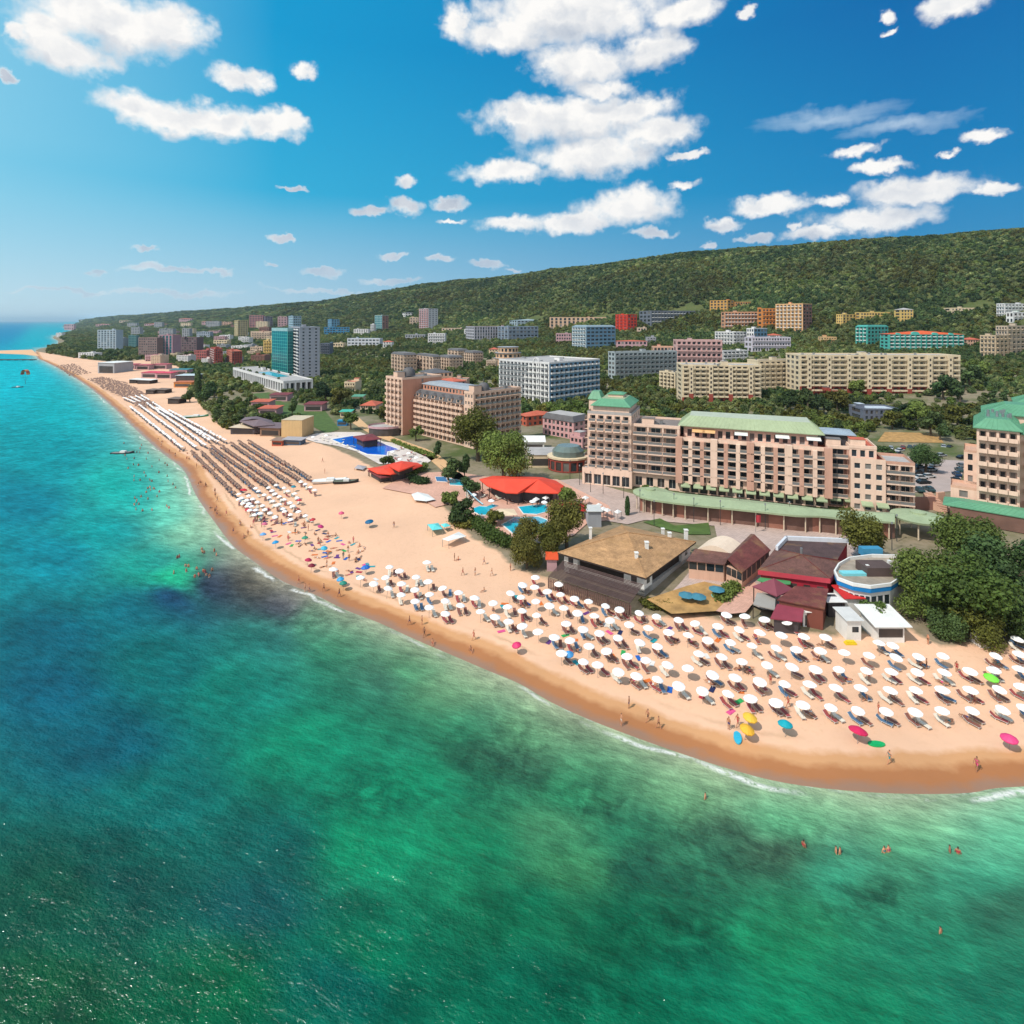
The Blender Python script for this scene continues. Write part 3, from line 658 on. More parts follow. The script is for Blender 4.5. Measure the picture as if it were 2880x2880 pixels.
    def flat_roof(s, P, z, m, par=.7, w=.35, clutter=3, seed=0):
        c = sum(P, Vector())/len(P); mb = MB()
        Q = [p+(c-p).normalized()*w*1.4 for p in P]; O = [p+(p-c).normalized()*.12 for p in P]
        mb.loft(O, z-.25, O, z+par, 0); mb.loft(O, z+par, Q, z+par+.004, 0); mb.loft(Q, z+par, Q, z+.02, 0); mb.poly([(p.x, p.y, z+.02) for p in Q], 1); s.part('roof', mb, [s.walls[0], m])
        r = random.Random(seed+int(s.dist*10)); e = (P[1]-P[0]).normalized(); f = Vector((-e.y, e.x, 0))
        for i in range(clutter):
            u = c+(P[0]-c)*r.uniform(-.6, .6)+(P[1]-c)*r.uniform(-.6, .6)
            k = MB(); big = i == 0; a, b, h = (r.uniform(3, 5), r.uniform(2.5, 4), r.uniform(1.8, 2.8)) if big else (r.uniform(.8, 1.6), r.uniform(.7, 1.2), r.uniform(.7, 1.2))
            M = Matrix.Translation((u.x, u.y, z+.03)) @ Matrix(((e.x, f.x, 0, 0), (e.y, f.y, 0, 0), (0, 0, 1, 0), (0, 0, 0, 1)))
            k.box(-a/2, a/2, -b/2, b/2, 0, h, 0, M); k.box(-a/2-.12, a/2+.12, -b/2-.12, b/2+.12, h+.003, h+.15, 1, M)
            s.part('lift_house' if big else 'rooftop_unit', k, [s.walls[0] if big else METAL, m])
    def hip(s, P, z, h, m, over=.6, inset=None, name='roof', topm=None):
        """hipped or mansard roof over a convex plan: eaves stand out, then slope to an inset top"""
        c = sum(P, Vector())/len(P); O = [p+(p-c).normalized()*over for p in P]
        if inset is None: inset = .97
        Q = [p+(c-p)*inset for p in P]; mb = MB()
        mb.loft(O, z+.004, O, z+.18, 0); mb.loft(O, z+.18, Q, z+h, 0, 1 if topm else 0); mb.poly([(p.x, p.y, z+.004) for p in reversed(O)], 0)
        return s.part(name, mb, [m, topm] if topm else m)

def corners(z, ul, uc, ur, vb, yaw, depL=None, depR=None):
    """plan of a block whose near corner is seen at (uc, vb); its two seen faces end at columns ul and ur"""
    xl, yb = z(ul, vb); xc, _ = z(uc, vb); xr, _ = z(ur, vb)
    C = G(xc, yb); th = math.radians(yaw); eR = Vector((math.cos(th), math.sin(th), 0)); eL = Vector((-math.sin(th), math.cos(th), 0))
    def hit(col, e):
        k = (col-CX)/FOC; den = e.x-k*e.y
        return (k*C.y-C.x)/den if abs(den) > .05 else 20
    tL = depL if depL else max(5, min(46, hit(xl, eL))); tR = depR if depR else max(4, min(125, hit(xr, eR)))
    B = Vector((C.x, C.y, 0)); Lp = B+eL*tL; Rp = B+eR*tR
    return [Lp, B, Rp, Lp+Rp-B], C
def block(name, label, z, ul, uc, ur, vb, vt, yaw, floors, sl, sr, wall, roof='flat', rm=None, depL=None, depR=None, cat='hotel', group=None, par=.7, clutter=3, base=1, rh=3., top=None, sink=3):
    P, C = corners(z, ul, uc, ur, vb, yaw, depL, depR)
    ht = (z(uc, vb)[1]-z(uc, vt)[1])/FOC*C.y
    zb = C.z-.3; b = Building(name, label, cat, P, zb, ht, wall if isinstance(wall, list) else [wall], group)
    Q = b.P; fl = floors
    b.face(Q[0], Q[1], 0, ht, fl, sl); b.face(Q[1], Q[2], 0, ht, fl, sr); b.face(Q[2], Q[3], 0, ht, fl, None); b.face(Q[3], Q[0], 0, ht, fl, None)
    n = len(Q); b.w.prism([(p.x, p.y) for p in Q], -sink-2, 0, 0, top=False)      # plinth into the slope
    if roof == 'flat': b.flat_roof(Q, ht, rm or ROOFGREY, par, clutter=clutter)
    elif roof == 'hip': b.hip(Q, ht, rh, rm)
    elif roof == 'mansard': b.hip(Q, ht, rh, rm, .5, .16, topm=top or rm)
    if __import__('os').environ.get('DBG'): print('BLD %-46s Z%5.0f base%5.1f ht%5.1f fl%4.1f wL%5.1f wR%5.1f' % (label[:46], C.y, C.z, ht, ht/fl, (P[0]-P[1]).length, (P[2]-P[1]).length))
    CREAMP[b.root.name] = P+[ht]; b.finish(); return b

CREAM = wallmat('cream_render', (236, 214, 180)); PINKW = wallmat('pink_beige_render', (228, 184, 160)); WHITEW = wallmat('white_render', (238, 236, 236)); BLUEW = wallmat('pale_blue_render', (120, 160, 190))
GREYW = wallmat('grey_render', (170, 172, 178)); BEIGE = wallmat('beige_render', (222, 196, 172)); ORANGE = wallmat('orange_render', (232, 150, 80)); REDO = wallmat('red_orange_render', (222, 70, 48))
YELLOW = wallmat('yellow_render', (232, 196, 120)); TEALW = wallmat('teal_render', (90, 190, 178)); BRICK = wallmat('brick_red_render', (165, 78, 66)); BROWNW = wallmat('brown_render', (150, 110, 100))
PURPLE = wallmat('mauve_render', (205, 165, 170)); BLUE2 = wallmat('blue_render', (70, 145, 190)); TAN = wallmat('tan_render', (226, 190, 138)); STONE = wallmat('stone_grey', (150, 140, 132))
GREENR = mat('green_metal_roof', tuple(c*.66 for c in lin(112, 176, 138)), .5, .12, .15, streak=.12); PALEGREEN = mat('pale_green_roof', tuple(c*.62 for c in lin(184, 200, 160)), .6, .14, .2, streak=.1)
REDR = mat('red_roof', tuple(c*.85 for c in lin(226, 72, 52)), .7, .15, .4, streak=.1); TERRA = mat('terracotta_roof', tuple(c*.75 for c in lin(205, 105, 80)), .85, .2, .5)
BURG = mat('burgundy_roof', tuple(c*.7 for c in lin(138, 62, 66)), .7, .15, .4, streak=.1); SLATE = mat('slate_roof', (.10, .095, .10), .7, .2, .5); MAUVER = mat('mauve_roof', (.16, .11, .12), .7, .2, .5)
ORANGER = mat('orange_roof', tuple(c*.8 for c in lin(215, 95, 50)), .8, .2, .4)

w_ = S; CREAMP = {}
def go():
    # --- middle distance
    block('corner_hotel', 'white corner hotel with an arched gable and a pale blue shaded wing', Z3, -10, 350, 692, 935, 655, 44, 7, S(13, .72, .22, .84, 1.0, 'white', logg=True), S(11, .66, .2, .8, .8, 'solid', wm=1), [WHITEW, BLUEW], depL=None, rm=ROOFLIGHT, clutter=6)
    block('balcony_hotel', 'long grey blue hotel with a plain blue end wall behind the green roofed tower', Z3, 750, 795, 1218, 765, 582, 18, 6, S(2), S(14, .75, .2, .82, .9, 'rail', logg=True), [wallmat('grey_blue', (176, 186, 190))], clutter=5)
    block('stepped_hotel', 'pink hotel with a raised flat centre behind the grey blue hotel', Z3, 1200, 1212, 1525, 700, 500, -8, 5, S(1), S(9, .72, .22, .84, .9, 'solid', logg=True), [wallmat('rose_render', (222, 180, 176))], depL=18, clutter=3)
    block('pink_annexe', 'low salmon annexe adjoining the pink hotel on its left', Z3, 1050, 1056, 1205, 640, 545, -8, 3, S(1), S(6, .7), [PINKW], depL=15, rm=TERRA, clutter=1)
    block('villa', 'low pink house with a flat terracotta roof below the red and orange hotel', Z3, 800, 808, 1015, 560, 505, -6, 2, S(1), S(8, .6), [PURPLE], roof='hip', rm=TERRA, rh=1.5, depL=14, cat='house')
    block('roof_garden_hotel', 'dark windowed white hotel with plants on its roof behind the cream hotel', Z3, 1480, 1530, 1700, 655, 575, 28, 3, S(3, .7, bal='solid'), S(6, .75, bal='solid'), [WHITEW], clutter=3, rm=ROOFLIGHT)
    block('terraced_hotel', 'bright white hotel of stepped terraces below the orange hotel', Z3, 1475, 1600, 1690, 540, 445, 30, 4, S(6, .7, bal='solid'), S(4, .7, bal='solid'), [WHITEW], clutter=4, rm=ROOFLIGHT)
    block('slope_roof_hotel', 'white hotel with pale blue upper floor right of the stepped white terraces', Z3, 1690, 1740, 1830, 530, 420, 34, 4, S(3, .6), S(4, .6, wm=1), [WHITEW, BLUEW], clutter=2, rm=ROOFLIGHT)
    block('long_hotel', 'long low white hotel with a row of small windows right of the white terraces', Z4, 72, 84, 348, 700, 602, 5, 3, S(2), S(14, .6, bal='solid'), [wallmat('lilac_white', (216, 208, 220))], depL=16, rm=ROOFLIGHT, clutter=2)
    block('curved_hotel', 'pale blue hotel with rounded stepped roofline above the blue pool cafe', Z3, 505, 600, 800, 560, 408, 32, 6, S(5, .75, .25, .8, bal='white'), S(7, .7, .3, .8, wm=1), [wallmat('ice_blue_render', (190, 210, 222)), BLUEW], roof='mansard', rm=mat('blue_grey_roof', (.22, .29, .34), .6), rh=2.2)
    block('striped_hotel', 'long red and cream striped hotel with orange lift tower on the hillside', Z3, 340, 352, 800, 430, 345, -4, 4, S(2, wm=1), S(15, .5, .1, .9, .3), [wallmat('cream_red', (226, 190, 160)), REDO], depL=18, rm=REDR, clutter=5, par=.9)
    block('red_tower', 'bright red orange tower block at the right end of the striped hotel', Z3, 800, 880, 945, 448, 325, 30, 6, S(3, .62, .35, .8, bal='solid', wm=0), S(3, .5), [REDO], rm=REDR, clutter=3)
    block('grey_hotel', 'long dark grey hotel on the hillside right of the red orange tower', Z3, 952, 1040, 1408, 405, 300, 10, 4, S(3, wm=0), S(17, .7, .25, .85, .6, 'white', logg=True), [wallmat('blue_grey_dark', (120, 126, 138))], rm=mat('dark_grey_roof', (.12, .12, .13), .8), clutter=4)
    block('ochre_hotel', 'ochre hotel with a red roof block highest on the wooded slope', Z3, 1440, 1560, 1605, 305, 228, 40, 4, S(5, .6, .25, .9), S(2), [wallmat('ochre_render', (216, 164, 90))], rm=REDR, clutter=2)
    block('ochre_wing', 'low ochre wing running right from the red roofed hillside hotel', Z3, 1600, 1610, 1750, 280, 240, 0, 2, S(1), S(8, .6), [wallmat('ochre2', (200, 150, 96))], depL=10, clutter=0)
    block('peach_hotel', 'peach hotel with white balcony grid left of its taller tower', Z3, 1525, 1540, 1790, 432, 308, -6, 5, S(1), S(11, .74, .2, .85, .7, 'white', logg=True), [wallmat('peach_render', (226, 168, 132))], depL=18, rm=ROOFLIGHT, clutter=4)
    block('orange_hotel', 'deep orange hotel wing between the peach hotel and its tower', Z3, 1785, 1795, 1890, 425, 285, -3, 5, S(1), S(4, .6, bal='solid'), [ORANGE], depL=16, clutter=2)
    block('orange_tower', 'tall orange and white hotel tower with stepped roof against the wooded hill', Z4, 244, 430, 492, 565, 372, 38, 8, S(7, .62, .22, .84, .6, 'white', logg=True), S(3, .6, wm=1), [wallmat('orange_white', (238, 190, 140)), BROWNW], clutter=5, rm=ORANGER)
    # --- cream hotel, three blocks
    CB = wallmat('cream_hotel_render', (234, 214, 182))
    block('cream_hotel', 'cream hotel block with round corner tower at the left end of the long cream facade', Z3, 1098, 1205, 1262, 850, 722, 30, 5, S(4, .64, .2, .84, .6, 'solid', logg=True), S(2, .5), [CB], clutter=2)
    block('cream_hotel', 'middle block of the cream hotel with deep shaded bays above a brick red base', Z3, 1240, 1785, 1930, 935, 668, 16, 8, S(7), S(5, .7, .15, .85, 1.2, 'solid', logg=True), [CB], depL=19, clutter=6) if False else None
    block('cream_hotel', 'middle block of the cream hotel with pilasters and dark balcony bays', Z3, 1240, 1252, 1790, 915, 668, -7, 8, S(1), S(13, .72, .18, .84, 1.1, 'solid', logg=True, nb=1), [CB, BRICK], depL=20, clutter=6, rm=ROOFLIGHT)
    block('cream_hotel', 'shaded grey return wing of the cream hotel between its two long blocks', Z4, 0, 128, 402, 975, 760, 12, 7, None, S(7, .6, .2, .8, .8, 'solid'), [CB], depL=12, clutter=2)
    block('cream_hotel', 'long right block of the cream hotel with brick red lower floors', Z4, 398, 408, 1500, 1000, 722, -3, 8, S(3), S(24, .72, .18, .84, 1.1, 'solid', logg=True, nb=2), [CB, BRICK], depL=20, clutter=9, rm=ROOFLIGHT)
    for nm in ('cream_hotel.001', 'cream_hotel.003'):
        o = bpy.data.objects[nm]; P = CREAMP[nm]; L = (P[2]-P[1]).length; e = (P[2]-P[1]).normalized(); n_ = Vector((e.y, -e.x, 0)); k_ = max(3, int(L/11))
        for i in range(k_):
            x = L*(i+.35)/k_; a = P[1]+e*x; w = 2.4; mb = MB(); ht = P[4]+rnd.uniform(.2, 1.0); c = (P[0]+P[1]+P[2]+P[3])/4; Q = [a-c, a+e*w-c, a+e*w-c, a-c]; Q = [a-c+n_*1.5, a-c+e*w+n_*1.5, a-c+e*w-n_*.2, a-c-n_*.2]
            mb.prism([(p.x, p.y) for p in Q], 5.4, ht, 0); mb.prism([(p.x, p.y) for p in Q], -2, 5.396, 1, top=False)
            for j in range(6): z = 6.2+j*(ht-6.5)/6; f = [Q[0]+e*.7, Q[0]+e*1.7]; mb.poly([(f[0].x+n_.x*.01, f[0].y+n_.y*.01, z), (f[1].x+n_.x*.01, f[1].y+n_.y*.01, z), (f[1].x+n_.x*.01, f[1].y+n_.y*.01, z+1.5), (f[0].x+n_.x*.01, f[0].y+n_.y*.01, z+1.5)], 2)
            mb.build('bay', [CB, BRICK, GLASS3], o)
    block('teal_hotel', 'turquoise hotel block with rounded gable left of the long turquoise wing', Z4, 788, 868, 1010, 655, 528, 30, 5, S(3, .6, .25, .85, .5, 'white'), S(6, .6, wm=0), [TEALW], roof='mansard', rm=mat('teal_roof', lin(70, 150, 140), .6), rh=2.0)
    b = block('teal_hotel', 'long turquoise hotel wing with arched gables under an orange tiled roof', Z4, 1000, 1012, 1525, 695, 578, -8, 5, S(2), S(14, .62, .2, .85, .8, 'white', logg=True), [TEALW], roof='hip', rm=ORANGER, rh=3.6, depL=17)
    for f_, w2 in ((.13, 5), (.36, 8), (.62, 6), (.83, 5)):
        p = b.P[1]+(b.P[2]-b.P[1])*f_; e = (b.P[2]-b.P[1]).normalized(); n = Vector((e.y, -e.x, 0)); k = MB()
        ring = [(math.cos(a)*w2/2, math.sin(a)*w2*.42) for a in np.linspace(math.pi, 0, 11)]
        A1 = [p+e*x+n*.35+Vector((0, 0, b.H-.6+z)) for x, z in ring]; B1 = [q-n*3 for q in A1]
        k.poly(list(reversed(A1)), 0)
        for i in range(10): k.poly([A1[i], A1[i+1], B1[i+1], B1[i]], 0)
        k.build('gable', TEALW, b.root)
    block('yellow_hotel', 'yellow hotel end block with blue lift house on the wooded hillside', Z4, 656, 700, 815, 522, 445, 25, 4, S(3, .5), S(5, .5, .2, .9), [YELLOW], clutter=2, rm=ROOFLIGHT)
    block('yellow_hotel', 'long low yellow hotel wing with dark window band on the hillside', Z4, 812, 820, 1092, 490, 432, -3, 3, S(1), S(14, .7, .25, .8), [YELLOW], depL=12, clutter=1)
    block('yellow_hotel', 'yellow hotel end block with white hipped roof right of the long wing', Z4, 1085, 1095, 1180, 495, 412, -4, 4, S(1), S(4, .55), [YELLOW], roof='hip', rm=ROOFLIGHT, rh=2.5, depL=13)
    block('hill_house', 'low cream building with a flat roof among the upper hillside trees', Z4, 1428, 1436, 1720, 440, 402, -3, 2, S(1), S(12, .5), [CREAM], depL=12, clutter=1)
    block('terrace_flats', 'white terraced flats highest at the right edge of the hillside', Z4, 1745, 1800, 1990, 470, 372, 20, 4, S(3, .6, bal='solid'), S(8, .6, bal='solid'), [WHITEW], clutter=3, rm=ROOFLIGHT)
    block('terrace_flats', 'white and green terraced flats just below the highest white ones', Z4, 1810, 1860, 2060, 505, 430, 20, 2, S(2, .6), S(7, .6, bal='solid'), [WHITEW], clutter=2, rm=GREENR)
    block('stone_flats', 'beige stepped apartment block with roof gardens at the right edge of the woods', Z4, 1632, 1740, 1850, 740, 590, 30, 5, S(4, .6, bal='solid'), S(4, .6, bal='solid'), [wallmat('sand_render', (214, 190, 160))], clutter=4)
    block('stone_flats', 'taller beige apartment block behind the stepped block with roof gardens', Z4, 1740, 1820, 2050, 720, 525, 26, 6, S(4, .6, bal='solid'), S(8, .6, bal='solid'), [wallmat('sand_render2', (206, 186, 164))], clutter=4)
    block('store', 'low grey service building with a pale blue flat roof behind the green roofed hotel', Z4, 830, 840, 1092, 1165, 1088, -5, 2, S(1), S(7, .5), [wallmat('steel_blue', (110, 116, 132))], depL=14, cat='building', rm=mat('blue_white_roof', (.45, .5, .55), .6), clutter=2)
    # --- left of centre
    block('tower_hotel', 'teal glass tower hotel on the left of the twin towers', Z2, 155, 262, 300, 755, 435, 44, 14, S(8, .94, .06, .97, .05, glass=3, wm=1), S(3, .9, .06, .97, .05, glass=3, wm=1), [wallmat('pale_teal', (150, 190, 195)), TEALW], rm=mat('teal_roof2', lin(120, 170, 185), .5), clutter=1, par=2.6)
    block('tower_hotel', 'grey and white tower hotel with curved balconies right of the teal glass tower', Z2, 264, 345, 482, 770, 412, 30, 16, S(3, .86, .2, .8, .8, 'white', logg=True), S(3, .3, .35, .8), [wallmat('tower_grey', (168, 172, 184))], clutter=3, rm=ROOFLIGHT)
    block('podium', 'white colonnaded podium with a rooftop pool at the foot of the twin towers', Z5, 560, 958, 1160, 258, 176, 39, 1, S(24, .72, .1, .85, 3.), S(5, .7, .1, .85, 3.), [WHITEW], rm=ROOFLIGHT, clutter=5, cat='building', depL=150)
    pb = CREAMP['podium']; c = sum(pb[:4], Vector())/4; k = MB(); k.poly([((pb[1]+(pb[0]-pb[1])*s+(pb[2]-pb[1])*t-c).x, (pb[1]+(pb[0]-pb[1])*s+(pb[2]-pb[1])*t-c).y, pb[4]+.12) for s, t in ((.25, .3), (.25, .75), (.6, .75), (.6, .3))][::-1]); k.build('rooftop_pool', TURQ, bpy.data.objects['podium'])
    for i in range(14):
        s, t = rnd.uniform(.05, .95), rnd.choice((.15, .88)); a = pb[1]+(pb[0]-pb[1])*s+(pb[2]-pb[1])*t-c; link('roof_shrub', CROWNS[i % 3], bpy.data.objects['podium'], Matrix.Translation((a.x, a.y, pb[4]+.9)) @ Matrix.Scale(1.3, 4))
    block('tower_block', 'slim pale blue tower behind the twin tower hotels', Z2, 256, 300, 356, 470, 335, 35, 8, S(4, .6), S(4, .6), [wallmat('pale_blue2', (160, 190, 208))], clutter=1)
    block('blue_hotel', 'bright blue hotel with a taller blue slab right of the twin towers', Z2, 488, 510, 682, 470, 412, 10, 4, S(2), S(9, .7), [BLUE2], rm=mat('blue_roof', lin(60, 130, 170), .6), clutter=1)
    block('blue_hotel', 'taller pale blue slab rising behind the bright blue hotel', Z2, 510, 560, 615, 425, 358, 30, 6, S(4, .7), S(3), [wallmat('sky_blue_render', (110, 165, 200))], clutter=1)
    block('slab_hotel', 'white and pale blue low hotel below the bright blue hotel', Z2, 658, 668, 888, 550, 488, -6, 3, S(1), S(9, .7, .3, .75), [wallmat('white_blue', (214, 218, 226))], depL=16, rm=mat('blue_roof3', lin(110, 175, 205), .6), clutter=4)
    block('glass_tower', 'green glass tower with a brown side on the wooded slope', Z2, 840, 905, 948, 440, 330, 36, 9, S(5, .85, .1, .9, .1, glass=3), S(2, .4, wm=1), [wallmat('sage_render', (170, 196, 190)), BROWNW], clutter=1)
    block('pink_tower', 'pink and white tower block rising highest on the wooded slope', Z2, 1150, 1218, 1284, 430, 285, 36, 11, S(4, .6, .25, .8, wm=1, bal='solid'), S(3, .3), [wallmat('white_grey', (206, 206, 214)), wallmat('dusty_pink', (206, 150, 148))], clutter=2, rm=TERRA)
    block('far_hotel', 'white house with a dark roof among trees left of the pink tower', Z2, 1030, 1060, 1120, 350, 312, 20, 3, S(2), S(3), [WHITEW], roof='hip', rm=SLATE, rh=2, cat='house')
    block('grey_flats', 'long grey hotel with white pilasters below the pink tower', Z2, 1430, 1530, 1762, 510, 408, 22, 5, S(4, .6), S(13, .55, .1, .9, .5), [wallmat('lead_white', (186, 184, 194))], clutter=5, rm=TERRA)
    block('grey_flats', 'low beige hotel with flat roof left of the grey pilastered hotel', Z2, 1300, 1310, 1440, 452, 418, -4, 2, S(1), S(6, .5), [BEIGE], depL=14, clutter=2)
    block('slope_complex', 'grey blue hotel with stepped sloping roofs above the round beige hotel', Z3, 0, 70, 275, 510, 408, 24, 4, S(3, .65, bal='solid'), S(8, .65, bal='solid'), [wallmat('slate_blue', (150, 164, 182))], clutter=5, rm=mat('grey_blue_roof', (.3, .34, .38), .7))
    block('slope_complex', 'pale blue low hotel with long sloping roof left of the striped hotel', Z3, 40, 130, 330, 415, 365, 18, 3, S(3), S(8, .5), [wallmat('mist_blue', (170, 188, 200))], roof='hip', rm=mat('sea_grey_roof', (.26, .33, .36), .7), rh=3)
    for lab, ul, uc, ur, vb, vt, fl, bx in (('beige hotel with rounded bays at the left of the beige cluster', 968, 1050, 1142, 725, 600, 5, 4), ('beige hotel with grey mansard roofs in the middle of the beige cluster', 1138, 1250, 1300, 730, 612, 4, 5),
                         ('beige hotel with shaded balconies at the right of the beige cluster', 1290, 1360, 1455, 705, 618, 4, 4), ('peach hotel with flat roof at the back of the beige cluster', 1350, 1420, 1490, 640, 570, 4, 3), ('tan hotel with a dark eave at the far right of the beige cluster', 1462, 1520, 1592, 665, 585, 4, 4)):
        block('villa_hotel', lab, Z2, ul, uc, ur, vb, vt, 33, fl, S(bx, .6, .22, .85, .6, 'solid', logg=True), S(4, .55, bal='solid'), [wallmat('beige_cluster', (222, 194, 172))], roof='mansard', rm=SLATE, rh=2.0, top=ROOFGREY)
    # round tiered beige hotel
    C = G(*Z2(1760, 672)); ht = (672-548)/2.415/FOC*C.y; px = C.y/FOC; R = 95/2.415*px
    b = Building('round_hotel', 'round beige hotel in three receding tiers with slate ledges', 'hotel', [(C.x+R*math.cos(a), C.y+R+R*math.sin(a)) for a in np.linspace(math.pi*.0, 2*math.pi, 17)[:-1]], C.z-.3, ht, [wallmat('apricot_render', (226, 186, 150))])
    for t, (rr, z0, z1) in enumerate(((1., 0, .38), (.92, .38, .68), (.74, .68, 1.))):
        Q = [p*rr for p in b.P]
        for i in range(16): b.face(Q[i], Q[(i+1) % 16], z0*ht, z1*ht, 1, S(1, .6, .25, .75, .3) if i >= 7 else None)
        k = MB(); O = [p*1.08 for p in Q]; k.loft(O, z1*ht, O, z1*ht+.35, 0); k.poly([(p.x, p.y, z1*ht+.35) for p in O], 0); k.poly([(p.x, p.y, z1*ht) for p in reversed(O)], 0); b.part('ledge', k, mat('ledge_grey', (.3, .31, .34), .7))
    b.w.prism([(p.x, p.y) for p in b.P], -5, 0, 0, top=False); b.finish()
    # --- far left
    for a in (('slab_tower', 'pale blue and white slab tower nearest the far end of the beach', Z1, 648, 662, 788, 455, 310, -10, 11, S(1), S(6, .7, .2, .8, .4), [wallmat('pale_slab', (186, 200, 212))], 14),
              ('glass_slab', 'dark green glass slab right of the pale blue slab tower', Z1, 858, 872, 925, 440, 348, 10, 8, S(2), S(5, .7, glass=3), [wallmat('green_grey', (120, 160, 160))], 12),
              ('brown_hotel', 'long brown hotel with rows of small windows left of the striped glass block', Z1, 928, 940, 1066, 498, 362, -8, 8, S(1), S(8, .6, .3, .8), [wallmat('taupe', (150, 126, 122))], 16),
              ('glass_hotel', 'hotel block of pink and green glass stripes between two brown hotels', Z1, 1062, 1074, 1172, 495, 345, -8, 8, S(1), S(4, .6, .05, .95, .2, glass=3), [wallmat('pink_glass', (190, 150, 160))], 16),
              ('brown_hotel', 'dark brown hotel right of the striped glass block', Z1, 1168, 1180, 1335, 470, 360, -8, 7, S(1), S(9, .6, .3, .8), [wallmat('umber', (128, 104, 108))], 16),
              ('red_hotel', 'small red and pink hotel with terracotta roofs at the left of the red group', Z1, 1308, 1320, 1402, 525, 450, -6, 4, S(1), S(5, .55), [wallmat('rose_red', (190, 110, 105))], 14),
              ('red_hotel', 'brick red hotel with pale balconies in the middle of the red group', Z1, 1405, 1460, 1512, 548, 438, 34, 7, S(4, .6, bal='white'), S(3, .5), [wallmat('brick_render', (172, 84, 76))], None),
              ('red_hotel', 'salmon hotel with dark red side at the right of the red group', Z1, 1522, 1575, 1645, 552, 455, 34, 6, S(3, .5), S(4, .5, wm=1), [wallmat('salmon', (205, 130, 110)), BRICK], None),
              ('yellow_tower', 'yellow tower on the far slope beside the brick coloured pair', Z1, 1558, 1615, 1684, 365, 245, 36, 9, S(4, .6), S(4, .6), [wallmat('straw', (206, 186, 140))], None),
              ('brick_tower', 'brick coloured tower left of its taller shaded twin on the far slope', Z1, 1682, 1720, 1772, 300, 212, 30, 7, S(3, .6), S(3, .6), [wallmat('brick2', (170, 120, 120))], None),
              ('brick_tower', 'shaded grey tower right of the brick coloured tower on the far slope', Z1, 1772, 1800, 1852, 300, 218, 30, 7, S(3, .6), S(3, .6), [wallmat('mauve_grey', (130, 120, 136))], None),
              ('hill_villa', 'white building at the water edge below the wooded headland', Z1, 372, 380, 420, 358, 330, -10, 2, S(1), S(4, .5), [WHITEW], 12),
              ('hill_villa', 'pink roofed villa group on the headland above the white building', Z1, 425, 435, 500, 310, 270, -10, 2, S(1), S(5, .5), [PURPLE], 14),
              ('hill_villa', 'long low pink villa on the middle of the far slope', Z1, 970, 980, 1130, 290, 268, -5, 2, S(1), S(10, .5), [PURPLE], 16),
              ('hill_villa', 'dark pink roofed villa above the brown hotels on the far slope', Z1, 1205, 1215, 1300, 265, 232, -5, 2, S(1), S(6, .5), [PURPLE], 16),
              ('hill_villa', 'pale pink villa right of the dark pink roofed villa on the far slope', Z1, 1360, 1370, 1470, 285, 252, -5, 2, S(1), S(6, .5), [PURPLE], 16),
              ('blue_house', 'pale blue hotel roofs among trees right of the dark brown hotel', Z1, 1320, 1335, 1425, 370, 322, -5, 3, S(1), S(6, .5), [wallmat('pale_slab2', (170, 180, 196))], 14),
              ('white_house', 'white house left of the yellow tower on the far slope', Z1, 1480, 1490, 1560, 390, 345, -5, 3, S(1), S(5, .5), [WHITEW], 14),
              ('yellow_hotel', 'golden yellow hotel at the left edge of the teal glass tower', Z2, 90, 98, 170, 605, 502, -6, 5, S(1), S(4, .55, bal='solid'), [YELLOW], 14),
              ('blue_roof_hotel', 'dark hotel with a bright blue roof at the right edge of the twin towers', Z2, 475, 485, 548, 610, 522, -6, 5, S(1), S(4, .6, bal='solid'), [wallmat('navy_grey', (110, 116, 130))], 12)):
        nm, lab, z, ul, uc, ur, vb, vt, yaw, fl, sl_, sr_, wl, dl = a
        tl = nm == 'hill_villa' and 'white' not in lab
        block(nm, lab, z, ul, uc, ur, vb, vt, yaw, fl, sl_, sr_, wl, roof='hip' if tl else 'flat', rm=(TERRA if tl or nm == 'red_hotel' else mat('blue_roof4', lin(60, 140, 200), .6) if nm == 'blue_roof_hotel' else ROOFLIGHT), rh=2.5, depL=dl, cat='house' if 'villa' in nm or 'house' in nm else 'hotel', clutter=2)
